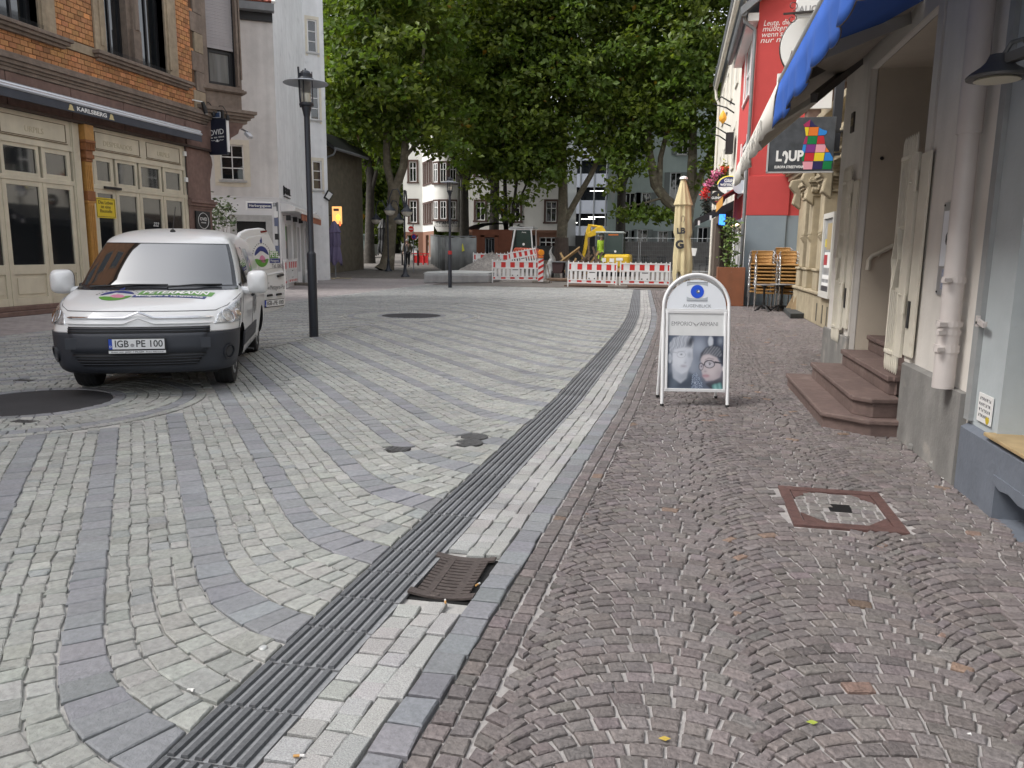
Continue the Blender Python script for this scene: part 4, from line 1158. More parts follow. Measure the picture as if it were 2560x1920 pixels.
# ================================================================== awnings over the footway
m_blue=mat('royal_blue_awning_cloth',(0.022,0.095,0.40),0.85,var=0.06,vs=3)
m_bluet=m_blue
m_beige=mat('beige_awning_cloth',(0.36,0.335,0.29),0.9,var=0.06,vs=4,var2=.08,vs2=1.2)
m_val=mat('ivory_valance_cloth',(0.62,0.60,0.55),0.85,var=0.04,vs=3)
m_rail=mat('grey_awning_rail',(0.45,0.45,0.45),0.4,0.4)
m_arm=mat('dark_brown_awning_arm',(0.035,0.028,0.025),0.5)
BA=thing('awning','royal blue folding arm awning with a wavy valance reaching over the footway','awning',(1.2,5.5,2.9))
XF=.80
b=MB()
b.quad((1.83,2.6,3.42),(1.83,7.0,3.44),(XF,7.0,2.87),(XF,2.6,3.0));b.quad((1.83,2.6,3.425),(1.83,7.0,3.445),(XF,7.0,2.875),(XF,2.6,3.005));b.build('cloth',m_blue,BA)
b=MB();b.tube([(XF,2.6,3.0),(XF,5.0,2.925),(XF,7.0,2.86)],.042,12);b.build('front_rail',m_rail,BA,smooth=True)
b=MB()
n=120;rows=[[],[],[],[]]
for i in range(n+1):
    y=2.62+(6.98-2.62)*i/n
    zt=3.0-(y-2.6)*.0318-.03
    dr=.33+.022*math.sin(y*2*math.pi/.38)
    wv=.018*math.sin(y*7.0)+.012*math.sin(y*17)
    rows[0].append((XF-.03,y,zt));rows[1].append((XF-.035+wv*.5,y,zt-dr*.4));rows[2].append((XF-.03+wv,y,zt-dr*.8));rows[3].append((XF-.03+wv*1.2,y,zt-dr))
b.grid(rows)
o=b.build('valance',m_blue,BA,smooth=True)
md=o.modifiers.new('solid','SOLIDIFY');md.thickness=.004
b=MB();b.tube([rows[3][i]for i in range(n+1)],.005,4);b.build('valance_hem',m_arm,BA)
b=MB();b.bar((XF+.03,6.2,2.84),(1.80,7.35,3.40),.05,.10);b.build('folding_arm',m_rail,BA)
CA=thing('awning','faded beige awning with an ivory valance on brown folding arms, beyond the blue one','awning',(1.2,9.5,2.8))
b=MB();b.quad((1.83,7.0,3.46),(1.83,11.4,3.52),(XF,11.4,2.62),(XF,7.0,2.86));b.quad((1.83,7.0,3.465),(1.83,11.4,3.525),(XF,11.4,2.625),(XF,7.0,2.865));b.build('cloth',m_beige,CA)
b=MB();n=60;rows=[[],[],[]]
for i in range(n+1):
    y=7.02+4.36*i/n;zt=2.86-(y-7.0)*.0545+.02
    wv=.02*math.sin(y*6)+.01*math.sin(y*15)
    rows[0].append((XF-.03,y,zt));rows[1].append((XF-.03+wv,y,zt-.14));rows[2].append((XF-.02+wv*1.4,y,zt-.28-.012*math.sin(y*12)))
b.grid(rows);o=b.build('valance',m_val,CA,smooth=True)
md=o.modifiers.new('solid','SOLIDIFY');md.thickness=.004
text('faded_lettering','GALERIE NEUER',.17,mat('faded_grey_print',(.44,.43,.40),.8),CA,(XF-.052,9.2,2.62),(0,-1,.05),(0,0,1),.001,width=2.3)
b=MB();b.bar((1.80,9.1,3.46),(1.12,7.45,2.80),.06,.075);b.build('folding_arm',m_arm,CA)
b=MB();b.bar((1.14,7.5,2.80),(.82,9.05,2.735),.045,.055);b.build('fore_arm',m_beige,CA)
b=MB();b.bar((1.80,9.55,3.66),(.98,6.98,2.90),.06,.075);b.build('folding_arm',m_arm,CA)
b=MB();b.tube([(1.80,7.0,3.52),(1.80,11.4,3.56)],.055,10);b.build('roller',m_beige,CA,smooth=True)
b=MB();b.tube([(XF,7.0,2.87),(XF,11.4,2.63)],.022,8);b.build('front_rail',m_val,CA,smooth=True)
# ================================================================== sandstone front, hanging panels
m_ysand=mat('ochre_sandstone',(0.355,0.30,0.205),0.88,var=0.12,vs=6,var2=0.14,vs2=1.0,streak=0.16,bump=0.4,bs=40,stain=(.22,.19,.13),sts=1.4,stw=.62)
m_darkw=mat('dark_window_recess',(.02,.018,.018),.3)
XS=3.3;FSS=Fr((XS,0,0),(0,1,0),(-1,0,0))
SH=thing('sandstone_house','ochre sandstone shopfront with tall pilasters and carved capitals','building',(XS,17,0))
b=MB();wall(b,FSS,9.9,23.1,0,11,[(16.2,17.4,.9,3.3),(18.9,19.8,.9,3.3),(13,15.4,.9,3.3),(10.5,12.3,.9,3.3),(12,13.4,4.6,6.8),(15.2,16.6,4.6,6.8),(18.3,19.7,4.6,6.8)],.25,0);b.box(3.62,6,9.9,23.1,0,11,1);b.build('wall',[m_ysand,m_darkw],SH)
b=MB();b.fbox(FSS,9.95,20.6,0,.36,0,.62);b.fbox(FSS,9.95,20.6,0,.40,.62,.69);b.build('plinth',m_ysand,SH,bevel=.02)
for a0 in(15.95,16.45,17.1):
    b=MB();b.fbox(FSS,a0,a0+.1,.36,.365,.08,.45);b.build('vent_slot',mat('slot_dark',(.07,.06,.045),.9),SH)
for a0 in(17.78,19.15,20.15,14.2,11.9):
    b=MB();b.fbox(FSS,a0-.30,a0+.30,0,.34,.69,1.10);b.fbox(FSS,a0-.24,a0+.24,0,.30,1.15,2.75);b.fbox(FSS,a0-.33,a0+.33,0,.37,1.10,1.15)
    o=b.build('pilaster',m_ysand,SH,bevel=.012)
    b=MB()
    for k,(w_,d_,z0,z1)in enumerate(((.27,.33,2.75,2.80),(.25,.31,2.80,2.92),(.29,.35,2.92,2.98),(.33,.40,2.98,3.05),(.37,.44,3.05,3.12),(.34,.41,3.12,3.17))):b.fbox(FSS,a0-w_,a0+w_,0,d_,z0,z1)
    for s_ in(-1,1):b.lathe(FSS.P(a0+s_*.27,.30,2.90),[(.02,-.07),(.08,-.06),(.08,.06),(.02,.07)],10,axis=(-1,0,0))
    b.build('capital',m_ysand,o,bevel=.01)
    b=MB();b.prism([FSS.P(a0-.24,.30,1.9),FSS.P(a0-.24,.38,1.85),FSS.P(a0-.24,.30,1.72)],(0,.1,0));b.fbox(FSS,a0-.245,a0+.245,.0,.31,1.92,1.95)
    b.build('boss',m_ysand,o)
b=MB()
for d_,z0,z1 in((.3,3.3,3.42),(.36,3.42,3.55),(.45,3.55,3.62),(.52,3.62,3.70),(.3,3.70,3.95),(.36,4.35,4.5)):b.fbox(FSS,9.95,23.0,0,d_,z0,z1)
b.build('entablature',m_ysand,SH,bevel=.015)
for a0 in(16.9,19.0,20.9,14.6):
    b=MB();b.prism([FSS.P(a0-.12,.3,3.3),FSS.P(a0-.12,.55,3.28),FSS.P(a0-.12,.6,3.12),FSS.P(a0-.12,.45,2.95),FSS.P(a0-.12,.5,2.7),FSS.P(a0-.12,.3,2.55)],(0,.24,0));b.build('console',m_ysand,SH,bevel=.03)
for a0 in(15.5,18.0,21):
    b=MB();b.fbox(FSS,a0-.25,a0+.25,0,.3,4.5,7.5);b.fbox(FSS,a0-.32,a0+.32,0,.42,5.0,5.15);b.fbox(FSS,a0-.32,a0+.32,0,.42,6.6,6.8);b.build('upper_pier',mat('dark_red_sandstone',(.16,.105,.085),.9,var=.2,vs=6),SH,bevel=.02)
b=MB();b.box(2.66,2.80,15.3,15.45,3.3,7.2);o=b.build('downpipe',mat('black_downpipe',(.02,.022,.028),.5));tag(o,'black square downpipe on the sandstone front behind the dark shop panel','drainpipe')
PF=thing('poster_frame','white framed poster case leaning on the sandstone plinth','poster case',(2.9,16.1,.6))
FP=Fr((2.91,0,0),(0,1,0),(-1,0,0))
b=MB();b.fbox(FP,15.62,15.72,0,.05,.62,2.25);b.fbox(FP,16.58,16.68,0,.05,.62,2.25);b.fbox(FP,15.72,16.58,0,.05,.62,.74);b.fbox(FP,15.72,16.58,0,.05,2.15,2.25);b.build('frame',mat('aged_white_frame',(.55,.54,.50),.6),PF)
b=MB();b.fbox(FP,15.72,16.58,0,.02,.74,2.15);b.build('print',mat('grey_poster_ground',(.30,.31,.32),.35,var=.4,vs=5),PF)
b=MB()
for k,(q,mm)in enumerate((((15.85,16.3,1.55,2.05),0),((15.8,16.4,1.2,1.5),1),((16.1,16.45,1.25,1.45),2),((15.78,16.5,.98,1.06),1),((15.78,16.5,.85,.91),1),((15.75,16.55,.74,.84),3),((16.3,16.42,1.6,1.75),4))):
    b.fbox(FP,q[0],q[1],.02,.022+.001*k,q[2],q[3],mm)
b.build('picture',[mat('tan_print',(.42,.33,.18),.5),m_white,mat('red_print',(.4,.04,.05),.5),mat('dark_print',(.05,.05,.055),.5),mat('yellow_print',(.6,.5,.05),.5)],PF)
def hang(name,label,Y,x0,x1,z0,z1,m,th=.06,**k):
    t=thing(name,label,'sign',((x0+x1)/2,Y,z0))
    b=MB();b.box(x0,x1,Y,Y+th,z0,z1);b.build('panel',m,t,bevel=.006)
    return t
LP=hang('shop_sign','dark slate shop panel showing a patchwork wolf in bright squares',15.0,1.555,2.66,2.92,3.85,mat('slate_sign_face',(.052,.058,.066),.6,var=.3,vs=7,var2=.3,vs2=2.5))
b=MB();b.box(1.53,1.553,14.99,15.07,2.90,3.86);b.box(1.53,2.67,14.99,15.07,2.895,2.917);b.build('rim',mat('pale_metal_rim',(.55,.55,.55),.4,.4),LP)
b=MB();b.bar((2.66,15.03,3.21),(2.98,15.03,3.21),.04,.04);b.bar((2.66,15.03,3.6),(2.98,15.03,3.6),.04,.04);b.build('bracket',m_black,LP)
FLo=Fr((1.555,14.998,2.92),(1,0,0),(0,-1,0))
text('lettering','L  UP',.245,m_white,LP,FLo.P(.355,.003,.26),(1,0,0),(0,0,1),.002,width=.47,bold=.010)
b=MB();b.prism([FLo.P(.275+x,.002,.26+z)for x,z in((-.045,.02),(-.03,.085),(.01,.10),(.05,.06),(.06,-.02),(.04,-.11),(.01,-.125),(-.0,-.10),(.02,-.04),(.012,.02),(-.01,.045),(-.02,.0))],(0,-.003,0));b.build('lettering_o',m_white,LP)
text('small_lettering','EUROPA STREETWEAR',.062,m_white,LP,FLo.P(.36,.003,.075),(1,0,0),(0,0,1),.002,width=.50,bold=.002)
WC={'r':(.52,.02,.03),'m':(.35,.02,.10),'n':(.02,.015,.09),'y':(.75,.58,.02),'o':(.72,.18,.02),'b':(.02,.22,.62),'g':(.0,.19,.05),'p':(.21,.03,.22),'k':(.75,.33,.40)}
WX=lambda x:(x-150)/375*.55+.555
WZ=lambda z:(960-z)/640*.86+.03
WOLF=[('m',[(225,322),(150,385),(165,415),(222,412)]),('n',[(232,322),(275,385),(310,412),(226,412)]),('y',[(168,420),(216,420),(210,528),(188,528)]),('o',[(222,420),(328,420),(322,526),(214,526)]),('b',[(334,428),(372,452),(425,470),(425,500),(405,522),(326,526)]),
        ('m',[(188,534),(210,534),(204,634),(165,632),(172,590)]),('g',[(214,532),(320,532),(314,634),(206,634)]),('r',[(326,532),(392,532),(405,590),(412,632),(320,634)]),('b',[(166,640),(200,640),(192,744),(150,744)]),('p',[(206,640),(308,640),(303,742),(196,742)]),('k',[(314,640),(412,640),(425,670),(418,740),(308,742)]),('o',[(428,676),(460,720),(466,738),(422,740)]),
        ('g',[(150,750),(190,750),(184,850),(165,850)]),('r',[(196,748),(300,748),(294,852),(188,852)]),('y',[(306,746),(418,746),(410,852),(298,852)]),('b',[(424,745),(476,745),(515,815),(515,850),(416,850)]),('k',[(172,858),(290,858),(286,958),(184,958)]),('n',[(296,856),(404,856),(398,958),(290,958)]),('g',[(410,856),(515,855),(505,900),(508,956),(404,958)])]
for c,pts in WOLF:
    b=MB();b.prism([FLo.P(WX(x),.0,WZ(z))for x,z in pts],(0,-.004,0));b.build('patch',mat('patch_'+c,WC[c],.5),LP)
AU=hang('shop_sign','white rectangular optician panel on a scrolled iron bracket, above the round sign',17.0,2.10,2.95,6.05,6.9,m_white)
text('lettering','AUGENBLICK',.19,mat('grey_lettering',(.28,.28,.29),.6),AU,(2.15,16.995,6.20),(1,0,0),(0,0,1),.002,align='LEFT',width=1.0)
b=MB();b.bar((1.86,16.97,6.13),(2.9,16.97,6.17),.04,.035)
for zc,s_ in((6.34,1),(5.96,-1)):
    b.tube([(2.03+.08*math.cos(t)*(1-t/9),16.97,zc-s_*.07+s_*.08*math.sin(t)*(1-t/9))for t in np.linspace(-1.5,5.5,16)],.009,5)
b.build('bracket',m_arm,AU)
RS=thing('round_sign','round white sign disc with dark lettering, half behind the blue awning','sign',(2.6,17.2,5.2))
b=MB();b.lathe((2.50,17.2,5.56),[(.02,0),(.62,0),(.63,.03),(.62,.06),(.02,.06)],40,axis=(0,1,0));b.build('disc',m_white,RS)
b=MB();b.tube([(2.50+.635*math.cos(t),17.23,5.56+.635*math.sin(t))for t in np.linspace(0,2*math.pi,41)[:-1]],.018,6,closed=True);b.build('rim',m_arm,RS)
text('lettering','Hofladen',.17,mat('brown_lettering',(.13,.09,.08),.6),RS,(2.05,17.195,5.43),(1,0,0),(0,0,1),.002,align='LEFT',shear=.25)
text('small_lettering','der',.13,mat('grey_lettering',(.28,.28,.29),.6),RS,(2.5,17.195,5.98),(1,0,0),(0,0,1),.002,shear=.3)
text('small_lettering','BLIES',.12,mat('grey_lettering',(.28,.28,.29),.6),RS,(2.55,17.195,5.77),(1,0,0),(0,0,1),.002,bold=.003)
b=MB();b.tube([(2.55+.27*math.cos(t),17.195,5.78+.17*math.sin(t))for t in np.linspace(0,6.283,28)[:-1]],.008,4,closed=True);b.build('oval',mat('grey_lettering',(.28,.28,.29),.6),RS)
b=MB();b.tube([(2.13+.1*math.cos(t),17.2,4.88+.1*math.sin(t))for t in np.linspace(.5,4.6,14)],.008,5);b.bar((2.5,17.23,4.95),(3.3,17.23,4.9),.03,.03);b.build('bracket',m_arm,RS)
GP=hang('gallery_panel','large white panel with thin grey print below the round sign',17.0,1.83,2.90,4.33,5.02,m_white)
text('lettering','ART GALERIE',.05,mat('grey_lettering',(.28,.28,.29),.6),GP,(2.2,16.995,4.56),(1,0,0),(0,0,1),.002,space=1.6)
b=MB();b.box(2.25,2.5,16.992,16.999,4.62,4.628);b.build('line',mat('grey_lettering',(.28,.28,.29),.6),GP)
b=MB();b.bar((2.55,16.97,4.78),(2.85,16.97,4.80),.025,.03);b.bar((2.9,17.03,4.85),(3.3,17.03,4.85),.03,.03);b.build('bracket',m_arm,GP)
# ================================================================== red gable house and cream house beyond
m_red=mat('coral_red_paint',(0.52,0.065,0.062),0.8,var=0.03,vs=4,var2=0.05,vs2=0.6,bump=.15,bs=30)
m_gbl=mat('blue_grey_base_paint',(0.225,0.275,0.315),0.8,var=0.03,vs=4,var2=0.05,vs2=0.8,bump=.15,bs=30)
m_ivory=mat('ivory_house_plaster',(0.66,0.63,0.56),0.85,var=0.04,vs=3,streak=0.08)
YR=23.1
FRG=Fr((1.90,YR,0),(1,0,0),(0,-1,0));FRS=Fr((1.90,0,0),(0,1,0),(-1,0,0))
RH=thing('red_house','coral red gable wall with a blue grey base and white handwritten lines','building',(1.9,YR,0))
b=MB()
wall(b,FRG,0,3.0,2.52,9.6,[],.2,0);wall(b,FRG,0,3.0,0,2.52,[],.2,1)
wall(b,FRS,YR,28.5,2.52,7.9,[(24.6,26.6,6.1,7.7),(24.4,26.4,3.3,4.8)],.1,0);wall(b,FRS,YR,28.5,0,2.52,[(24.6,28.3,.1,2.35)],.2,2)
b.box(2.1,6,YR+.05,28.4,0,7.9,3)
b.build('wall',[m_red,m_gbl,m_wf,m_darkw],RH)
b=MB();b.fbox(FRG,0,1.12,0,.05,2.52,3.60);b.build('raised_panel',m_red,RH,bevel=.01)
b=MB();b.fbox(FRG,0,1.08,0,.045,0,2.518);b.build('raised_base',m_gbl,RH,bevel=.01)
for i,s_ in enumerate(('Leute, die am höchsten sind','müßten auch oft lachen',"wenn's in solchen Tagen",'nur nicht oft regnet')):
    text('lettering',s_,.20,m_white,RH,FRG.P(.13-.02*i,.004,7.60-i*.145),(1,0,.02),(0,0,1),.002,align='LEFT',shear=.25,width=1.95)
b=MB();b.prism([(1.45,YR-.25,7.8),(4.5,YR-.25,10.2),(4.5,YR-.25,10.45),(1.4,YR-.25,7.98)],(0,5.7,0));b.build('roof',m_zinc,RH)
b=MB();b.box(1.62,1.9,YR-.1,28.5,7.66,7.86);b.build('eaves_box',m_wf,RH)
b=MB();b.tube([(1.50,YR-.2,7.84),(1.50,28.5,7.84)],.085,8);b.build('gutter',m_zinc,RH)
b=MB();b.tube([(1.52,YR-.05,7.80),(1.55,YR-.05,7.65),(1.82,YR-.02,7.45),(1.83,YR-.02,7.2),(1.83,YR-.02,.75)],.05,8);b.build('drainpipe',m_zinc,RH,smooth=True)
b=MB();b.tube([(1.83,YR-.02,0),(1.83,YR-.02,.78)],.065,8);b.build('drainpipe_shoe',m_gbl,RH)
window(FRS,RH,24.6,26.6,6.1,7.7,m_wf,m_glass,d=-.05,fw=.14,cols=2,rows=2,bar=.08,sill=m_wf,sd=.06)
window(FRS,RH,24.4,26.4,3.3,4.8,m_wf,m_glass,d=-.05,fw=.14,cols=2,rows=2,bar=.08,sill=m_wf,sd=.06)
b=MB()
for q in((24.4,24.6,6.0,7.75),(26.6,26.8,6.0,7.75),(24.2,24.4,3.2,4.9),(26.4,26.6,3.2,4.9)):b.fbox(FRS,q[0],q[1],0,.03,q[2],q[3])
b.build('window_surround',m_wf,RH)
window(FRS,RH,24.6,28.3,.1,2.35,m_wf,m_glass,d=-.1,fw=.12,cols=3,rows=1,bar=.1)
IV=thing('ivory_house','ivory plastered pub house with dark ground floor beyond the red gable','building',(1.92,36,0))
b=MB()
ups=[(30.2+3.0*k,31.2+3.0*k,7.6,9.2)for k in range(4)];los=[(30.0+3.0*k,31.0+3.0*k,4.6,6.0)for k in range(4)]
FI=Fr((1.92,0,0),(0,1,0),(-1,0,0))
wall(b,FI,28.5,44,3.3,10.2,ups+los,.2,0);wall(b,FI,28.5,44,0,3.3,[(29,31.2,.3,2.8),(32,36,.3,2.9),(37,41,.3,2.9)],.3,1)
b.box(2.2,7,28.6,44,0,10.2,2);b.quad((1.92,44,0),(7,44,0),(7,44,10.2),(1.92,44,10.2),0)
b.build('wall',[m_ivory,mat('brown_pub_timber',(.10,.075,.06),.7),m_darkw],IV)
for q in ups+los:
    window(FI,IV,*q,m_wf,m_glass,d=-.1,fw=.08,cols=2,rows=2,bar=.05,sill=m_ivory,sd=.06,solo=False)
    b=MB()
    for p in((q[0]-.15,q[0],q[2]-.1,q[3]+.15),(q[1],q[1]+.15,q[2]-.1,q[3]+.15),(q[0],q[1],q[3],q[3]+.15)):b.fbox(FI,p[0],p[1],0,.04,p[2],p[3])
    b.build('window_surround',m_ivory,IV)
b=MB();b.tube([(1.66,28.5,10.0),(1.66,44,10.0)],.1,8);b.build('gutter',m_ivory,IV)
b=MB();b.prism([(1.55,28.4,10.1),(5,28.4,12.6),(5,28.4,12.8),(1.5,28.4,10.25)],(0,15.7,0));b.build('roof',m_zinc,IV)
b=MB();b.tube([(1.66,43.6,9.95),(1.7,43.6,9.5),(1.84,43.6,9.2),(1.84,43.6,0)],.07,8);b.build('drainpipe',m_ivory,IV,smooth=True)
b=MB();b.fbox(FI,29.4,29.9,.1,.35,5.0,5.7);b.build('lantern',m_black,IV)
b=MB()
for a,z in((31.5,7.0),(36,6.6)):
    b.tube([FI.P(a,.0,z),FI.P(a,.5,z+.3),FI.P(a,.8,z+.05),FI.P(a,.3,z-.1),FI.P(a,.0,z-.3)],.03,5)
b.build('iron_scroll',m_black,IV)
BR=thing('bird_figure','small yellow and orange bird figure on an iron scroll high on the ivory wall','ornament',(1.5,33.5,6.6))
b=MB();b.lathe((1.58,33,6.75),[(.02,-.2),(.13,-.08),(.15,.05),(.09,.2),(.02,.3)],8);b.build('body',mat('yellow_orange_paint',(.75,.35,.03),.6),BR,smooth=True)
b=MB();b.bar((1.58,33,6.6),(1.9,33,6.45),.04,.04);b.build('bracket',m_black,BR)
PS=thing('pub_sign','oval dark blue and white pub sign with a yellow upper rim','sign',(1.79,30,3.55))
b=MB();b.lathe((1.79,30,3.92),[(.01,0),(.39,0),(.40,.05),(.39,.10),(.01,.10)],36,axis=(0,1,0),sy=.78);b.build('disc',m_white,PS)
b=MB();b.prism([(1.79+.385*math.cos(t),29.995,3.92+.30*math.sin(t))for t in np.linspace(-.17,math.pi+.17,24)],(0,-.006,0));b.build('blue_field',mat('navy_sign',(.02,.03,.12),.45),PS)
b=MB();b.tube([(1.79+.41*math.cos(t),30.03,3.92+.32*math.sin(t))for t in np.linspace(.1,math.pi-.1,20)],.025,6);b.build('yellow_rim',mat('yellow_rim',(.75,.62,.02),.5),PS)
text('lettering','Glüh-',.17,m_white,PS,(1.80,29.985,4.08),(1,0,0),(0,0,1),.002,bold=.004)
text('lettering','würmchen',.17,m_white,PS,(1.79,29.985,3.95),(1,0,0),(0,0,1),.002,width=.62,bold=.004)
b=MB();b.box(1.72,1.86,29.985,29.995,3.68,3.75);b.build('emblem',mat('grey_print',(.35,.35,.36),.6),PS)
b=MB();b.bar((1.1,30.05,3.93),(1.92,30.05,3.93),.04,.03);b.build('bracket',m_black,PS)
GS=thing('beer_sign','round black stout beer sign with white lettering and a red line','sign',(1.50,31.5,3.3))
b=MB();b.lathe((1.50,31.5,3.56),[(.01,0),(.27,0),(.28,.06),(.27,.12),(.01,.12)],30,axis=(0,1,0));b.build('disc',m_black,GS)
text('lettering','GUINNESS',.13,m_white,GS,(1.50,31.49,3.57),(1,0,0),(0,0,1),.002,width=.50,bold=.003)
text('small_lettering','DRAUGHT',.05,m_gold,GS,(1.50,31.49,3.49),(1,0,0),(0,0,1),.002)
b=MB();b.box(1.38,1.62,31.485,31.495,3.42,3.445);b.build('red_line',mat('red_print',(.4,.04,.05),.5),GS)
b=MB();b.prism([(1.50+x,31.495,3.69+z)for x,z in((-.03,-.03),(.0,.05),(.035,-.02),(.0,-.04))],(0,-.005,0));b.build('emblem',m_gold,GS)
FLB=thing('hanging_flowers','hanging flower box of pink, red and yellow blooms at the pub corner','flower box',(1.6,33,3.9))
b=MB();b.box(1.0,1.92,32.9,33.1,3.95,4.12);b.build('box',mat('dark_brown_box',(.04,.03,.025),.8),FLB)
m_pink=mat('pink_petal',(.62,.16,.30),.7,tint=True);m_rp=mat('red_petal',(.60,.035,.03),.7,tint=True);m_yl=mat('yellow_green_leaf',(.30,.30,.03),.7,tint=True)
leaf_cloud('foliage',[(1.15+.12*i,33,4.2+.05*(i%3)+.06*i)for i in range(7)],90,(.10,.1,.16),.07,m_leafd,FLB)
leaf_cloud('yellow_foliage',[(1.75,33,4.6),(1.85,33,4.5),(1.8,32.9,4.8)],90,(.10,.08,.12),.07,m_yl,FLB)
leaf_cloud('pink_blossom',[(1.25,32.8,4.3),(1.4,32.8,4.5),(1.15,32.85,4.15),(1.5,32.8,4.62)],60,(.09,.08,.09),.06,m_pink,FLB)
leaf_cloud('red_blossom',[(1.05,32.8,3.95),(1.0,32.8,3.8),(1.08,32.8,3.7),(1.75,32.8,4.75)],50,(.07,.08,.08),.06,m_rp,FLB)
leaf_cloud('dark_foliage',[(1.1,32.9,3.45),(1.15,32.9,3.25),(1.2,32.9,3.1)],80,(.09,.08,.1),.07,mat('dark_trailing_leaf',(.02,.022,.015),.7,tint=True),FLB)
OA=thing('awning','small orange valance awning over the snack window of the red house','awning',(1.6,27.5,3.2))
b=MB();b.prism([(1.9,24.6,3.5),(1.3,24.6,3.15),(1.3,24.6,3.19),(1.9,24.6,3.55)],(0,3.8,0));b.build('cloth',mat('dark_red_cloth',(.25,.03,.03),.9),OA)
b=MB();b.box(1.30,1.315,24.6,28.4,2.88,3.16);b.build('valance',mat('orange_yellow_cloth',(.55,.27,.05),.9,var=.2,vs=6),OA)
b=MB();b.lathe((1.78,24.55,3.42),[(.02,-.06),(.2,-.06),(.2,.0),(.02,.0)],20,axis=(0,1,0));b.build('end_cap',mat('pale_grey_cap',(.45,.5,.55),.5),OA)
DA=thing('awning','black awning with white tags on its edge over the pub entrance','awning',(1.3,34,3))
b=MB();b.prism([(1.92,29.0,3.25),(.62,29.0,2.62),(.62,29.0,2.66),(1.92,29.0,3.31)],(0,9,0));b.build('cloth',m_black,DA)
b=MB();b.box(.61,.62,29.0,38,2.40,2.64);b.prism([(1.9,28.98,3.28),(.62,28.98,2.64),(.62,28.98,2.42),(1.9,28.98,3.0)],(0,.012,0));b.build('valance',m_black,DA)
b=MB()
for x,z in((.72,2.44),(1.12,2.62)):b.box(x,x+.07,28.96,28.975,z,z+.17)
b.build('tag',m_white,DA)
NE=thing('neon_sign','bright blue lit box sign under the orange awning','sign',(1.55,27.9,2.4))
b=MB();b.box(1.40,1.60,27.9,28.0,2.42,2.78);b.build('box',mat('blue_lit_panel',(.02,.10,.6),.4,emit=(.05,.25,1.0),es=1.2),NE)
b=MB();b.box(1.60,1.85,27.92,27.98,2.5,2.72);b.build('bracket',mat('navy_sign',(.02,.03,.12),.45),NE)
LT=thing('sign_spot_row','row of small lit lamps above the snack window','light',(1.8,26,2.35))
b=MB();b.box(1.72,1.9,24.6,28.3,2.36,2.44);b.build('rail',m_zinc,LT)
for k in range(4):
    b=MB();b.lathe((1.80,24.9+.8*k,2.355),[(.05,0),(.04,-.03),(.01,-.035)],8);b.build('bulb',mat('warm_bulb',(1,.8,.5),.4,emit=(1,.72,.4),es=3),LT)
PB=thing('wooden_partition','rust brown wooden planter screen standing beside the grey gable wall','planter',(1.54,22.4,0))
m_rw=mat('rust_brown_plywood',(0.235,0.085,0.038),0.55,streak=0.12,var=0.08,vs=6)
b=MB();b.box(1.16,1.90,22.36,22.40,.01,1.08);b.build('front_board',m_rw,PB,bevel=.006)
b=MB();b.box(1.16,1.20,22.40,23.0,.01,1.08);b.build('side_board',m_rw,PB);b=MB();b.box(1.86,1.90,22.40,23.0,.01,1.08);b.build('side_board',m_rw,PB)
b=MB();b.box(1.20,1.86,22.40,23.0,.9,1.0);b.build('soil',mat('potting_soil',(.03,.022,.016),.95),PB)
b=MB()
for x,z in((1.22,.12),(1.22,1.0),(1.53,.12),(1.53,.5),(1.53,.95),(1.84,.12),(1.84,1.0)):b.lathe((x,22.36,z),[(.008,0),(.006,.004)],6,axis=(0,-1,0))
b.build('screw',m_zinc,PB,kind='stuff')
VN=thing('climbing_plant','bright green climbing plant growing up poles from the rust brown planter','plant',(1.5,22.9,.9))
b=MB()
for x in(1.42,1.5,1.58):b.tube([(x,22.8,.9),(x+.03,22.85,1.7),(x-.02,22.8,2.45)],.012,5)
b.build('stem',mat('twig_bark',(.10,.07,.05),.9),VN)
leaf_cloud('leaves',[(1.48+.07*math.sin(i*1.9),22.75,1.0+i*.115)for i in range(13)],34,(.10,.08,.06),.055,mat('bright_vine_leaf',(.10,.165,.03),.6,tint=True),VN)
WP=thing('flower_pot','white hanging pot with white blooms beside the climbing plant','flower pot',(1.75,23.6,1.9))
b=MB();b.lathe((1.74,23.6,1.72),[(.08,0),(.13,.2),(.12,.21),(.1,.18)],14);b.build('pot',m_white,WP,smooth=True)
leaf_cloud('leaves',[(1.7,23.6,1.97)],60,(.10,.08,.05),.05,m_leafd,WP);leaf_cloud('blossom',[(1.74,23.55,2.03)],40,(.06,.05,.04),.045,mat('white_petal',(.75,.74,.72),.7,tint=True),WP)
b=MB();b.bar((1.74,23.6,1.75),(1.90,23.6,1.75),.02,.02);b.build('bracket',m_black,WP)
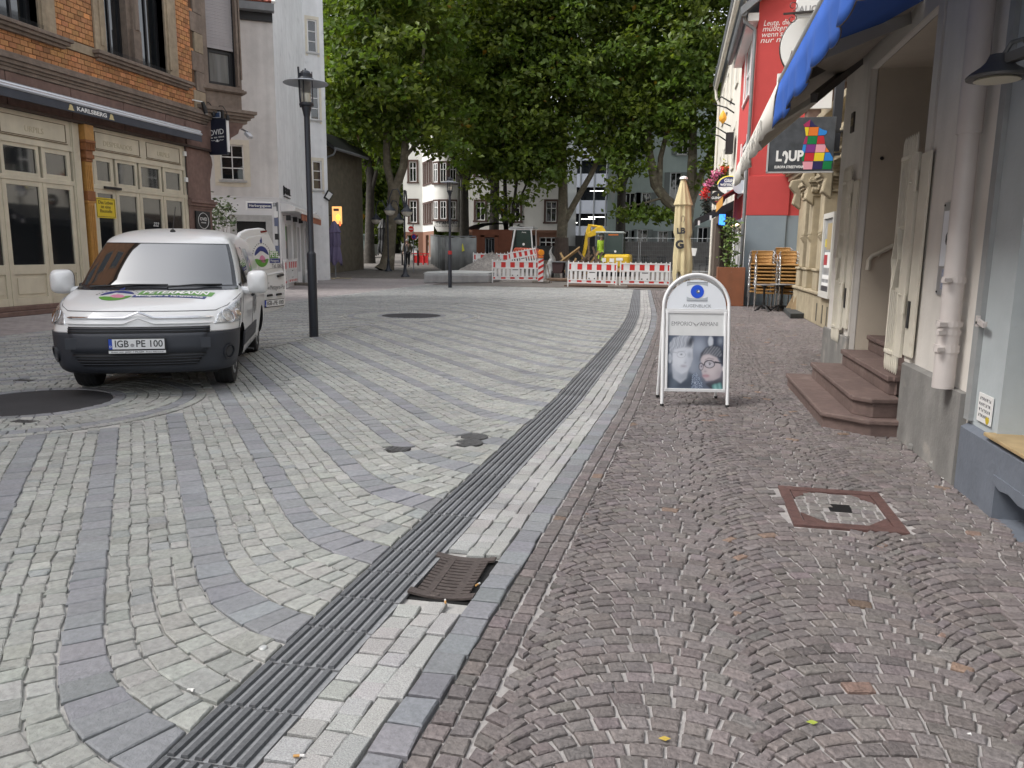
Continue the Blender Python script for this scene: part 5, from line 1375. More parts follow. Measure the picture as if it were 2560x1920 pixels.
# ---- wicker chairs in stacks, bistro tables
m_wick=mat('honey_wicker',(0.40,0.215,0.065),0.6,var=0.25,vs=70,bump=0.6,bs=220)
def make_chair():
    t=thing('wicker_chair','','chair',(0,0,0),local=True)
    b=MB();b.box(-.23,.23,-.24,.21,.42,.462);b.build('seat',m_wick,t,bevel=.012)
    rows=[]
    for z,w_,y_ in((.50,.185,.225),(.60,.20,.24),(.70,.215,.255),(.79,.225,.265)):
        rows.append([(w_*math.sin(a),y_-.06*(1-math.cos(a))*1.2,z)for a in np.linspace(-1.0,1.0,9)])
    b=MB();b.grid(rows);b.grid([[(x,y+.014,z)for x,y,z in r]for r in rows]);b.tube(rows[-1],.016,6);b.build('backrest',m_wick,t,smooth=True)
    b=MB()
    for s_ in(-1,1):
        b.tube([(s_*.25,-.22,0),(s_*.25,-.22,.42),(s_*.262,-.215,.60),(s_*.272,-.15,.665),(s_*.27,.08,.69),(s_*.235,.2,.74),(s_*.2,.26,.79)],.0125,6)
        b.tube([(s_*.22,.27,0),(s_*.22,.22,.44),(s_*.21,.24,.60),(s_*.20,.265,.79)],.0125,6)
        b.tube([(s_*.25,-.22,.42),(s_*.22,.22,.44)],.0125,6)
    b.build('frame',mat('polished_aluminium_tube',(.62,.62,.62),.25,.9),t,smooth=True)
    return t
ch0=make_chair()
ORD=['topmost','second','third','fourth','fifth','sixth','seventh','eighth','ninth']
used=False
for(x,y,n,nm)in((2.33,21.45,9,'the left front stack'),(2.24,22.2,9,'the left rear stack'),(2.93,21.45,9,'the right front stack'),(2.86,22.2,10,'the tallest, right rear stack')):
    for k in range(n):
        c=ch0 if not used else copy_tree(ch0)
        used=True
        c.location=(x+rnd.gauss(0,.006),y+.012*k-.05,.092*k)
        c.rotation_euler=(0,0,rnd.gauss(0,.025))
        i=n-1-k
        c['label']='honey wicker chair, %s in %s'%(('topmost' if i==0 else ORD[i]+' from top' if i<9 else 'lowest'),nm)
        c['group']='stacked wicker chairs'
def make_table():
    t=thing('bistro_table','','table',(0,0,0),local=True)
    b=MB();b.lathe((0,0,.665),[(.01,0),(.30,0),(.31,.012),(.30,.024),(.01,.024)],28);b.build('table_top',mat('grey_marble_top',(.16,.165,.17),.3),t,smooth=True)
    b=MB();b.lathe((0,0,.0),[(.05,.06),(.03,.14),(.045,.2),(.025,.3),(.025,.55),(.04,.62),(.10,.66)],10);b.build('column',m_black,t,smooth=True)
    for k in range(4):
        a=k*math.pi/2+.5
        b=MB();b.tube([(.03*math.cos(a),.03*math.sin(a),.13),(.12*math.cos(a),.12*math.sin(a),.12),(.2*math.cos(a),.2*math.sin(a),.04),(.25*math.cos(a),.25*math.sin(a),.015)],[.03,.025,.02,.018],6);b.build('foot',m_black,t)
    return t
t0=make_table();t0.location=(2.26,20.75,0);t0['label']='round grey topped bistro table in front of the left chair stack';t0['group']='bistro tables'
t1=copy_tree(t0);t1.location=(2.72,20.95,.01);t1.rotation_euler=(0,0,.6);t1['label']='round grey topped bistro table in front of the right chair stack'
m_plank=mat('weathered_plank',(.30,.22,.13),.85,streak=.2,var=.15,vs=6)
for i,(x,y,h_,x1)in enumerate(((2.86,19.95,.78,3.14),(2.95,20.25,1.0,3.2),(2.80,20.4,.6,3.1))):
    b=MB();b.bar((x,y,.02),(x1,y+.15,h_),.14,.035,up=(0,1,0));o=b.build('plank',m_plank);tag(o,('pale plank leaning nearest the dark slab on the sandstone wall','weathered plank leaning behind the pale one, the longest of three','short rough plank leaning behind the bistro table')[i],'plank','planks leaning on the sandstone wall')
DS=thing('platform_slab','dark grey flat platform slab lying before the sandstone plinth','slab',(2.85,19.4,0))
b=MB();b.prism([(2.62,18.5,0.01),(3.10,18.75,.01),(3.2,20.4,.01),(2.74,20.55,.01)],(0,0,.11));b.build('body',mat('anthracite_rubber',(.045,.05,.05),.7,var=.15,vs=9),DS,bevel=.01)
b=MB();b.box(2.95,3.28,19.2,19.9,.13,.36);b.build('grey_box',mat('dark_grey_plastic',(.085,.09,.09),.6),DS,bevel=.01)
# ================================================================== THE WHITE DELIVERY VAN
from mathutils.bvhtree import BVHTree
m_vw=mat('white_van_paint',(0.74,0.745,0.75),0.28,coat=0.6,spec=0.5)
m_vp=mat('dark_grey_bumper_plastic',(0.030,0.034,0.044),0.55,bump=.15,bs=500)
m_vg=mat('windscreen_glass',(0.012,0.014,0.015),0.012,spec=1.0,coat=1.0)
m_vg.node_tree.nodes['Principled BSDF'].inputs['IOR'].default_value=2.0
m_vb=mat('windscreen_border',(0.020,0.022,0.026),0.12)
m_rub=mat('tyre_rubber',(0.018,0.018,0.019),0.8,bump=.3,bs=150)
m_rim=mat('silver_wheel_cover',(0.45,0.46,0.47),0.35,0.6)
m_chr=mat('chrome',(0.70,0.71,0.73),0.12,1.0)
m_lens=mat('headlight_lens',(0.50,0.52,0.54),0.12,0.55,var=.35,vs=38,bump=.7,bs=60,coat=1.0)
m_dgrn=mat('decal_green',(0.10,0.30,0.04),0.4);m_dblu=mat('decal_blue',(0.015,0.035,0.20),0.4);m_dpnk=mat('decal_pink',(0.62,0.22,0.36),0.4);m_dblk=mat('decal_black',(0.03,0.03,0.035),0.4)
VF=Vector((.42,-.907,0)).normalized()
VAN=thing('delivery_van','white delivery van with butcher lettering, grey bumper and one rear door swung open','van',(-5.37,7.22,0),math.atan2(VF.y,VF.x),local=True)
VAN.scale=(.96,.96,.96)
VL=[(.25,.74,.52,3.2,.815,-3.40),(.30,.82,.58,3.2,.85,-3.46),(.45,.87,.60,3.0,.882,-3.50),(.60,.865,.60,3.0,.895,-3.52),(.68,.84,.60,3.0,.900,-3.52),(.76,.80,.62,2.9,.905,-3.51),
      (.85,.735,.64,2.8,.905,-3.50),(.92,.63,.64,2.7,.900,-3.49),(.98,.44,.60,2.6,.892,-3.48),(1.03,.20,.52,2.6,.878,-3.47),(1.07,-.05,.42,2.7,.862,-3.46),
      (1.12,-.12,.44,2.6,.845,-3.45),(1.25,-.28,.44,2.6,.815,-3.44),(1.40,-.47,.44,2.6,.77,-3.42),(1.52,-.64,.42,2.7,.725,-3.40),(1.60,-.79,.36,3.0,.685,-3.38),
      (1.66,-.95,.40,2.8,.625,-3.34),(1.71,-1.18,.5,2.5,.53,-3.26),(1.745,-1.5,.6,2.2,.38,-3.1),(1.755,-1.8,.5,2.0,.18,-2.9)]
VL=np.array(VL);NQ=len(VL)
def vq(q):
    q=min(max(q,0),NQ-1);i=int(min(q,NQ-2));t=q-i
    p0,p1,p2,p3=VL[max(i-1,0)],VL[i],VL[i+1],VL[min(i+2,NQ-1)]
    return 0.5*((2*p1)+(-p0+p2)*t+(2*p0-5*p1+4*p2-p3)*t*t+(-p0+3*p1-3*p2+p3)*t**3)
def qz(z):return float(np.interp(z,VL[:,0],np.arange(NQ)))
def VP(q,t,off=0.0):
    z,xf,df,p,hw,xr=vq(q)
    s=-1 if t<0 else 1;t=abs(t)
    rr=.16
    if t<=1:
        th=t*math.pi/2;x=xf-df+df*max(0,math.cos(th))**(2/p);y=hw*math.sin(th)**(2/p)
    elif t<=2:
        u=t-1;x0=xf-df;x1=xr+rr;x=x0+(x1-x0)*u;y=hw*(1-.03*u*u)
    else:
        th=(t-2)*math.pi/2;x=xr+rr-rr*math.sin(th)**.6;y=hw*.97*max(0,math.cos(th))**.5
    P=Vector((x,s*y,z))
    if off:
        e=.02
        a=VP(q+e,s*t)-VP(max(q-e,0),s*t);b_=VP(q,s*t+e)-VP(q,s*t-e)
        n=a.cross(b_)
        if n.length>1e-9:
            n.normalize()
            c=Vector((x-(-1.3),s*y,z-.9))
            if n.dot(c)<0:n=-n
            P=P+n*off
    return P
def patch(name,q0,q1,t0,t1,off,m,parent,nq=8,nt=12,thick=0.0,smooth=True):
    """q/t bounds may be functions of the running fraction"""
    b=MB();rows=[]
    for i in range(nq+1):
        f=i/nq;row=[]
        for j in range(nt+1):
            g_=j/nt
            q=(q0(g_)if callable(q0)else q0)*(1-f)+(q1(g_)if callable(q1)else q1)*f
            t=(t0(f)if callable(t0)else t0)*(1-g_)+(t1(f)if callable(t1)else t1)*g_
            row.append(VP(q,t,off))
        rows.append(row)
    b.grid(rows)
    o=b.build(name,m,parent,smooth=smooth)
    if thick:
        md=o.modifiers.new('solid','SOLIDIFY');md.thickness=thick;md.offset=-1
    return o
ts=list(np.linspace(0,1,15))+list(np.linspace(1,2,22))[1:]+list(np.linspace(2,3,8))[1:]
ts=ts+[-t for t in ts[-2:0:-1]]
b=MB();rows=[]
for q in np.linspace(0,NQ-1,58):rows.append([VP(q,t)for t in ts])
b.grid(rows,closed=True)
k=len(ts)
b.f.append(tuple(range(k)));b.mi.append(0)
b.f.append(tuple(range(57*k,58*k)));b.mi.append(0)
m_arch=mat('wheel_arch_liner',(.012,.012,.013),.8)
body=b.build('body',[m_vw,m_arch],VAN,smooth=True)
cuts=[]
for x in(0.0,-2.73):
    for s in(-1,1):
        c=MB();c.lathe((x,s*1.1,.325),[(.365,0),(.365,.5)],36,axis=(0,-s,0));
        co=c.build('arch_cut',m_arch,None,fix=True);co.data.materials.clear();co.data.materials.append(m_vw);co.data.materials.append(m_arch)
        co.data.polygons.foreach_set('material_index',[1]*len(co.data.polygons))
        md=body.modifiers.new('arch','BOOLEAN');md.operation='DIFFERENCE';md.solver='EXACT';md.object=co;cuts.append(co)
sv=VAN.matrix_world.copy();loc,rot,scl=VAN.location.copy(),VAN.rotation_euler.copy(),VAN.scale.copy()
VAN.location=(0,0,0);VAN.rotation_euler=(0,0,0);VAN.scale=(1,1,1)
dg=bpy.context.evaluated_depsgraph_get();dg.update()
nm=bpy.data.meshes.new_from_object(body.evaluated_get(dg));body.modifiers.clear();old=body.data;body.data=nm;nm.name='body'
nm.set_sharp_from_angle(angle=math.radians(34))
for co in cuts:bpy.data.objects.remove(co)
bvh=BVHTree.FromPolygons([v.co.copy()for v in nm.vertices],[tuple(p.vertices)for p in nm.polygons])
VAN.location,VAN.rotation_euler,VAN.scale=loc,rot,scl
qa,qb=qz(1.085),qz(1.545)
patch('windscreen_border',qa-.1,qb+.12,-.80,.80,.003,m_vb,VAN,10,26)
patch('windscreen',lambda g_:qa+.22,qb-.05,-.70,.70,.006,m_vg,VAN,10,26)
for s in(-1,1):
    patch('side_window',qz(1.10),qz(1.52),lambda f:s*(1.02+.05*f),lambda f:s*(1.36-.06*f),.004,m_vg,VAN,8,8)
    patch('window_rubber',qz(1.085),qz(1.10),s*1.01,s*1.37,.006,m_vb,VAN,2,8)
    patch('window_rubber',lambda g_:qz(1.09),lambda g_:qz(1.55),lambda f:s*(1.0+.055*f),lambda f:s*(1.025+.05*f),.007,m_vb,VAN,8,2)
    patch('quarter_panel',qz(1.12),qz(1.50),lambda f:s*(1.42-.05*f),lambda f:s*(1.62-.03*f),.005,mat('pale_printed_panel',(.52,.56,.58),.25),VAN,8,6)
patch('bumper',0.02,lambda g_:qz(.655),-.985,.985,.012,m_vp,VAN,10,44,.01)
patch('plate_carrier',qz(.47),qz(.645),-.40,.40,.030,m_vp,VAN,4,16,.02)
patch('upper_grille',qz(.645),qz(.715),-.43,.43,.018,m_black,VAN,3,18,.01)
for z in(.668,.69):patch('grille_bar',qz(z),qz(z+.008),-.43,.43,.026,m_vp,VAN,1,18,.008)
patch('lower_grille',lambda g_:qz(.345),qz(.455),lambda f:-.30-.10*f,lambda f:.30+.10*f,.020,m_black,VAN,3,18,.008)
for z in(.36,.385,.41,.435):patch('grille_bar',qz(z),qz(z+.008),-.33-.1*(z-.36)/.1,.33+.1*(z-.36)/.1,.028,m_vp,VAN,1,18,.006)
for s in(-1,1):
    patch('headlight',lambda g_:qz(.735),lambda g_:qz(.835+.135*min(1,g_*1.2)),lambda f:s*(.475+.05*f),lambda f:s*.94,.008,m_lens,VAN,9,14,.006)
    c=VP(qz(.80),s*.66,.012);n=(VP(qz(.80),s*.66,.05)-VP(qz(.80),s*.66)).normalized()
    b=MB();b.tube([c+(n.orthogonal().normalized()*math.cos(a)+n.cross(n.orthogonal().normalized())*math.sin(a))*.075+n*.002 for a in np.linspace(0,6.283,25)[:-1]],.006,5,closed=True);b.build('headlight_ring',m_chr,VAN)
    c=VP(qz(.82),s*.845,.012)
    b=MB();b.lathe(c,[(.04,0),(.042,.006),(.03,.01)],14,axis=tuple(n));b.build('indicator_lens',m_chr,VAN)
    c=VP(qz(.44),s*.70,.012);n=(VP(qz(.44),s*.70,.05)-VP(qz(.44),s*.70)).normalized()
    b=MB();b.lathe(c,[(.085,-.01),(.085,.012),(.07,.014),(.065,-.004),(.055,-.005),(.05,.004),(.005,.006)],24,axis=tuple(n));b.build('fog_lamp',mat('fog_lamp_blank',(.018,.02,.026),.35),VAN,smooth=True)
    c=VP(qz(.55),s*.37,.034)
    b=MB();b.prism([c+Vector((0,y,z))for y,z in((-.07,-.055),(.07,-.055),(.07,.055),(-.07,.055))],(.006,0,0));b.build('bumper_pad',m_vp,VAN,bevel=.008)
for s in(-1,1):
    for z,w in((.80,.016),(.745,.012)):
        pts=[]
        for t in np.linspace(0,.47,12):
            P=VP(qz(z),s*t,.012);y=abs(P.y)
            P.z+=.055*max(0,1-y/.14)
            pts.append(P)
        b=MB();b.tube(pts,[w*.8 if i<11 else.004 for i in range(12)],6);b.build('chevron_bar',m_chr if z>.78 else m_vw,VAN,smooth=True)
b=MB()
for q0 in(.865,):b.tube([VP(qz(q0),t,.001)for t in np.linspace(-.50,.50,30)],.0045,4)
for s in(-1,1):
    b.tube([VP(q,s*(.50+.42*f),.001)for f,q in((0,qz(.865)),(.35,qz(.905)),(.7,qz(.965)),(1,qz(1.0)))],.005,4)
    b.tube([VP(q,s*.985,.001)for q in np.linspace(qz(.66),qz(.95),6)],.003,4)
    b.tube([VP(q,s*1.06,.001)for q in np.linspace(qz(.70),qz(1.08),6)],.004,4)
    b.tube([VP(q,s*1.40,.001)for q in np.linspace(qz(.32),qz(1.50),10)],.004,4)
    b.tube([VP(qz(.66),s*t,.014)for t in np.linspace(.44,.985,10)],.003,4)
b.build('shut_line',mat('dark_shut_line',(.10,.10,.105),.6),VAN)
patch('cowl',qz(1.045),qz(1.085),-.84,.84,.002,m_vb,VAN,2,26)
for y0,y1 in((-.60,.02),(-.05,.62)):
    p0,p1=VP(qz(1.06),-.5 if y0<-.3 else.05,.02),VP(qz(1.09),.05 if y0<-.3 else.52,.02)
    b=MB();b.tube([p0,(p0+p1)/2+Vector((0,0,.012)),p1],.009,5);b.build('wiper',m_black,VAN)
h=bvh.ray_cast(Vector((-1.12,.02,3)),Vector((0,0,-1)))[0]
b=MB();b.lathe(h,[(.035,-.01),(.03,.015),(.012,.03)],10);b.build('aerial_foot',m_black,VAN)
b=MB();b.tube([h+Vector((0,0,.02)),h+Vector((-.10,.03,.30))],.004,5);b.build('aerial',m_black,VAN)
for s in(-1,1):
    c=Vector((-.42,s*1.045,1.12))
    b=MB()
    rows=[]
    for xk,k_ in((-.05,1.0),(.0,1.0),(.05,.92),(.085,.7),(.10,.25)):
        rows.append([c+Vector((xk,.115*k_*(abs(math.cos(a))**.55)*(1 if math.cos(a)>0 else-1),.135*k_*(abs(math.sin(a))**.55)*(1 if math.sin(a)>0 else-1)))for a in np.linspace(0,2*math.pi,25)[:-1]])
    b.grid(rows,closed=True);n_=len(b.v);b.f.append(tuple(range(n_-24,n_)));b.mi.append(0)
    mo=b.build('mirror',m_vw,VAN,smooth=True)
    b=MB();b.prism([p+Vector((-.004,0,0))for p in rows[0]],(-.02,0,0));b.build('mirror_back',m_black,mo)
    b=MB();b.tube([c+Vector((0,-s*.09,-.10)),c+Vector((.0,-s*.20,-.09))],[.045,.04],8);b.build('mirror_arm',m_vw if s>0 else m_vw,mo)
    b=MB();b.prism([Vector((-.38,s*.845,.98)),Vector((-.38,s*.83,1.10)),Vector((-.58,s*.815,1.12)),Vector((-.56,s*.845,.98))],(0,s*.03,0));b.build('mirror_foot',m_black,mo)
for s in(-1,1):
    patch('rubbing_panel',qz(.40),qz(.56),s*1.115,s*1.55,.012,m_vp,VAN,4,10,.012)
    b=MB();P=VP(qz(.93),s*1.35,.01);b.tube([P+Vector((.07,s*.012,0)),P+Vector((-.07,s*.012,0))],.018,8);b.build('door_handle',m_black,VAN,smooth=True)
def wheel(x,s):
    c=(x,s*.70,.315)
    b=MB();b.lathe(c,[(.20,-.09),(.27,-.105),(.305,-.095),(.315,-.06),(.315,.06),(.305,.095),(.27,.105),(.20,.09)],36,axis=(0,s,0));w=b.build('wheel',m_rub,VAN,smooth=True)
    b=MB();b.lathe(c,[(.01,.105),(.05,.115),(.07,.105),(.15,.098),(.185,.104),(.205,.098),(.205,.06),(.01,.05)],32,axis=(0,s,0));b.build('wheel_cover',m_rim,w,smooth=True)
    b=MB()
    for k in range(7):
        a=k*2*math.pi/7
        p=Vector(c)+Vector((math.cos(a)*.14,s*.104,math.sin(a)*.14));d=Vector((math.cos(a),0,math.sin(a)))
        b.prism([p-d*.045+d.cross(Vector((0,1,0)))*.014,p+d*.035+d.cross(Vector((0,1,0)))*.028,p+d*.035-d.cross(Vector((0,1,0)))*.028,p-d*.045-d.cross(Vector((0,1,0)))*.014],(0,s*.003,0))
    b.build('cover_slot',m_black,w)
    b=MB()
    for y in(-.05,0,.05):b.lathe((c[0],c[1]+y,c[2]),[(.3155,-.006),(.3158,0),(.3155,.006)],36,axis=(0,1,0))
    b.build('tread_groove',m_black,w)
for x in(0,-2.73):
    for s in(-1,1):wheel(x,s)
b=MB();b.box(-3.3,.5,-.68,.68,.2,.4);b.build('underbody',m_arch,VAN)
m_plate=mat('number_plate_white',(.72,.73,.74),.35)
def plate(parent,P,R,U,sc=1.0):
    R,U=Vector(R).normalized(),Vector(U).normalized();N_=R.cross(U)
    b=MB();b.prism([P+R*x+U*y for x,y in((-.265,-.062),(.265,-.062),(.265,.058),(-.265,.058))],N_*.012);pl_=b.build('plate_frame',m_black,parent)
    b=MB();b.prism([P+N_*.0125+R*x+U*y for x,y in((-.225,-.05),(.255,-.05),(.255,.05),(-.225,.05))],N_*.002);b.build('number_plate',m_plate,pl_)
    b=MB();b.prism([P+N_*.0125+R*x+U*y for x,y in((-.258,-.05),(-.2255,-.05),(-.2255,.05),(-.258,.05))],N_*.002);b.build('blue_strip',mat('euro_blue',(.01,.06,.42),.4),pl_)
    text('plate_letter','D',.03,m_white,pl_,P+N_*.016-R*.2415-U*.025,R,U,.0005)
    text('lettering','IGB',.095,m_dblk,pl_,P+N_*.016-R*.140,R,U,.0006,width=.125,bold=.001)
    text('lettering','PE 100',.095,m_dblk,pl_,P+N_*.016+R*.115,R,U,.0006,width=.245,bold=.001)
    b=MB();b.lathe(P+N_*.0145-R*.042-U*.012,[(.018,0),(.018,.001)],14,axis=tuple(N_));b.build('registration_seal',mat('grey_seal',(.3,.3,.31),.5),pl_)
    return pl_
pf=plate(VAN,VP(qz(.55),0,.052),(0,1,0),(0,0,1))
b=MB();P=VP(qz(.55),0,.056);b.prism([P+Vector((0,y,z))for y,z in((-.262,-.092),(.262,-.092),(.262,-.066),(-.262,-.066))],(.01,0,0));b.build('dealer_strip',m_plate,pf)
text('small_lettering','Autos von  JOST + PILGER  Auto-Allround',.02,m_dblk,pf,P+Vector((.0115,0,-.079)),(0,1,0),(0,0,1),.0005,width=.48)
def emblem(fmap,parent,s=1.0):
    def shape(name,pts,m):
        b=MB();n=len(pts);c=(sum(p[0]for p in pts)/n,sum(p[1]for p in pts)/n)
        vs=[fmap(c[0]*s,c[1]*s)]+[fmap(x*s,y*s)for x,y in pts]
        b.add(vs,[(0,i+1,(i+1)%n+1)for i in range(n)]);return b.build(name,m,parent)
    arc_=lambda r,a0,a1,n=16:[(r*math.cos(a),r*math.sin(a))for a in np.linspace(a0,a1,n)]
    shape('print',arc_(1,.12,math.pi-.12)+[(-.9,.1),(-.3,.55),(.5,.45)],m_dblu)
    shape('print',arc_(1,math.pi+.25,2*math.pi-.25)+[(.8,-.2),(.0,-.35),(-.7,-.2)],m_dgrn)
    shape('print',[(-.35,-.25),(.0,-.55),(.45,-.6),(.6,-.35),(.35,.0),(.05,.15),(-.2,.05)],m_dpnk)
    shape('print',[(-.25,.05),(-.05,.15),(.05,.4),(-.1,.55),(-.3,.4),(-.35,.2)],mat('decal_white_face',(.72,.68,.66),.4))
    shape('print',[(-.15,1.3),(.1,1.3),(.12,1.6),(.02,1.9),(-.08,1.65),(-.2,1.55)],m_dblu)
    for i,a in enumerate(np.linspace(2.9,.5,13)):
        x,y=1.22*math.cos(a),1.22*math.sin(a);u=(math.sin(a)*.05,-math.cos(a)*.05);v=(math.cos(a)*.10,math.sin(a)*.10)
        shape('print',[(x-u[0],y-u[1]),(x+u[0],y+u[1]),(x+u[0]+v[0],y+u[1]+v[1]),(x-u[0]+v[0],y-u[1]+v[1])],m_dblk)
def laid_text(name,s_,size,m,parent,fmap,x,y,width=None,align='CENTER',shear=0,bold=0):
    o=text(name,s_,size,m,None,(x,y,0),(1,0,0),(0,1,0),0.0,align=align,width=width,shear=shear,bold=bold)
    for v in o.data.vertices:v.co=fmap(v.co.x,v.co.y)
    o.parent=parent
    return o
def rect_print(name,fmap,x0,x1,y0,y1,m,parent,n=12,sh=0.0):
    b=MB();b.grid([[fmap(x0+(x1-x0)*i/n+sh*y,y)for i in range(n+1)]for y in(y0,(y0+y1)/2,y1)]);return b.build(name,m,parent)
lift=[.004]
def hood(u,v):
    h=bvh.ray_cast(Vector((.36-v*.9,u,3)),Vector((0,0,-1)))
    return h[0]+h[1]*lift[0]if h[0]else Vector((.3-v,u,1))
lift[0]=.004;emblem(lambda x,y:hood(x-.31,y*1.25+.06),VAN,.165)
lift[0]=.003;rect_print('print',hood,-.12,.62,.065,.25,m_dgrn,VAN,16,.12);rect_print('print',hood,-.14,.58,-.045,.05,m_dblu,VAN,16,.12)
lift[0]=.008;laid_text('lettering','PETERMANN',.19,m_white,VAN,hood,.26,.157,.66,shear=.15,bold=.006);laid_text('small_lettering','Metzgerei & Partyservice',.085,m_white,VAN,hood,.22,.004,.66,bold=.002)
def sidem(sgn):
    def f_(u,v):
        h=bvh.ray_cast(Vector((u,sgn*3,v)),Vector((0,-sgn,0)))
        return h[0]+h[1]*.005 if h[0]else Vector((u,sgn*.9,v))
    return f_
sm=sidem(1)
def smr(x,y):return sm(-x,y)
laid_text('lettering','www.Metzgerei-Petermann.de',.13,mat('decal_grey',(.30,.31,.33),.4),VAN,smr,1.30,.30,1.5)
laid_text('lettering','Metzgerei',.15,mat('decal_grey',(.30,.31,.33),.4),VAN,smr,.85,.74,.7,shear=.2)
for k in range(9):
    a=.5+k*.35
    rect_print('print',smr,1.05+.05*k,1.12+.05*k,.72+.05*math.sin(k*1.7),.95+.06*math.cos(k*2.3),m_dblk if k%2 else mat('decal_grey',(.30,.31,.33),.4),VAN,2,.3)
def qpm(x,y):
    P=VP(qz(1.30+y),1.50-x*.55,.009);return P
emblem(lambda x,y:qpm(x,y),VAN,.10)
RDd=Vector((math.sin(1.05)*-1,math.cos(1.05),0))
HG=Vector((-3.45,.84,0));RN=Vector((RDd.y,-RDd.x,0))
def RD(a,z,d=0.0):return HG+RDd*a+RN*d+Vector((0,0,z))
ol=[(-.05,.50),(.30,.525),(.59,.56),(.62,.60),(.635,1.05),(.60,1.16),(.40,1.52),(.22,1.76),(.12,1.815),(.0,1.82),(-.30,1.79),(-.46,1.74),(-.53,1.66),(-.44,1.42),(-.30,1.10),(-.16,.78)]
b=MB();b.prism([RD(a,z)for a,z in ol],-RN*.07);rd=b.build('rear_door',m_vw,VAN,bevel=.02)
b=MB();b.prism([RD(a,z,.001)for a,z in[(-.27,1.17),(.50,1.21),(.38,1.42),(.2,1.68),(.12,1.72),(-.3,1.68),(-.40,1.62),(-.38,1.42)]],RN*.012);b.build('window_panel',m_vw,rd,bevel=.008)
b=MB();b.tube([RD(a,z,.004)for a,z in[(-.20,1.09),(.1,1.10),(.56,1.14)]],.012,6);b.build('swage_line',m_vw,rd)
b=MB();b.prism([RD(a,z,.001)for a,z in[(.02,1.745),(.17,1.765),(.165,1.79),(.01,1.775)]],RN*.012);b.build('brake_light',mat('dark_red_lens',(.16,.01,.015),.2),rd)
b=MB();b.prism([RD(a,z,.001)for a,z in[(.0,.535),(.58,.575),(.60,.77),(.56,.81),(.03,.78),(.0,.74)]],RN*.004);b.build('plate_recess',mat('recess_shade_paint',(.66,.665,.67),.3),rd,bevel=.004)
plate(rd,RD(.285,.655,.006),RDd,(RDd*.02+Vector((0,0,1))).normalized())
b=MB()
for a in(.17,.42):b.prism([RD(a+x,.775+.02*a+z,.006)for x,z in((-.07,-.016),(.07,-.01),(.06,.022),(-.06,.016))],RN*.02)
b.build('plate_lamp',m_black,rd)
b=MB();b.tube([RD(.40,1.075,.02),RD(.55,1.095,.02)],.022,8);b.build('handle',m_black,rd,smooth=True)
b=MB();b.lathe(RD(.475,1.085,.0),[(.075,0),(.07,.006),(.04,.002)],18,axis=tuple(RN));b.build('handle_cup',mat('recess_shade_paint',(.66,.665,.67),.3),rd,smooth=True)
rmap=lambda x,y:RD(x,y,.016)
emblem(lambda x,y:rmap(.00+x*1.15,1.385+y),rd,.16)
rect_print('print',rmap,.20,.44,1.36,1.47,m_dgrn,rd,2,-.0);rect_print('print',rmap,.20,.48,1.285,1.355,m_dblu,rd,2)
rmap2=lambda x,y:RD(x,y,.018)
laid_text('lettering','PETE',.12,m_white,rd,rmap2,.32,1.415,.21,bold=.003);laid_text('small_lettering','Metzgerei',.06,m_white,rd,rmap2,.335,1.32,.22)
laid_text('lettering','Tel. 068',.10,m_dblk,rd,rmap2,.39,1.235,.27);laid_text('lettering','www.Metzgerei-Pet',.10,m_dblk,rd,rmap2,.30,.90,.58);laid_text('small_lettering','Partyservice',.05,m_dblk,rd,rmap2,.06,.975,.2)
# ================================================================== A-BOARD ON THE FOOTWAY
m_wpow=mat('white_powder_coat',(.76,.765,.77),.35)
m_pgrey=mat('sign_grey',(.42,.45,.48),.5);m_pblue=mat('sign_blue',(.015,.085,.60),.45)
AB=thing('pavement_sign','white A-board with an arched top, blue eye emblem and an eyewear poster of two faces','sign',(.24,7.45,0))
AL,AR=Vector((-.066,7.40,0)),Vector((.548,7.50,0))
AU_=(AR-AL);AW_=AU_.length;AU_.normalize();ANn=Vector((AU_.y,-AU_.x,0))
LEAN=.17
def AP(a,z,d=0.0):
    return AL+AU_*a+Vector((0,0,z))-ANn*(LEAN*z)+ANn*d
H1=1.255;Rr=AW_/2
arcp=[AP(0,0),AP(0,.45),AP(0,H1-Rr)]+[AP(Rr-Rr*math.cos(t),H1-Rr+Rr*.98*math.sin(t))for t in np.linspace(.12,math.pi-.12,22)]+[AP(AW_,H1-Rr),AP(AW_,.45),AP(AW_,0)]
b=MB();b.tube(arcp,.0165,12);b.build('front_frame',m_wpow,AB,smooth=True)
back=[p+ANn*0 for p in arcp]
def AQ(a,z):return AL+AU_*a+Vector((0,0,z))-ANn*(LEAN*H1*2-LEAN*z)-ANn*.02
arcb=[AQ(0.02,0),AQ(0.02,.45),AQ(0.02,H1-Rr)]+[AQ(Rr-(Rr-.02)*math.cos(t),H1-Rr+(Rr-.02)*.98*math.sin(t))for t in np.linspace(.12,math.pi-.12,22)]+[AQ(AW_-.02,H1-Rr),AQ(AW_-.02,.45),AQ(AW_-.02,0)]
b=MB();b.tube(arcb,.0165,10);b.build('rear_frame',m_wpow,AB,smooth=True)
b=MB()
for a in(0,AW_):b.tube([AP(a,0),AP(a,.02)],.019,10);b.tube([AQ(a*.94+.02,0),AQ(a*.94+.02,.03)],.019,10)
b.build('foot_cap',m_black,AB,kind='stuff')
zb=H1-Rr-.02
b=MB();pts=[(.03,zb)]+[(Rr-(Rr-.03)*math.cos(t),zb+.015+(Rr-.05)*math.sin(t))for t in np.linspace(.02,math.pi-.02,26)]+[(AW_-.03,zb)]
b.prism([AP(a,z,-.006)for a,z in pts],ANn*.010);hd=b.build('header_panel',mat('sign_face_white',(.73,.76,.80),.35),AB)
def flat(name,pts,m,d,parent,th=.0012):
    b=MB();b.prism([AP(a,z,d)for a,z in pts],ANn*th);return b.build(name,m,parent)
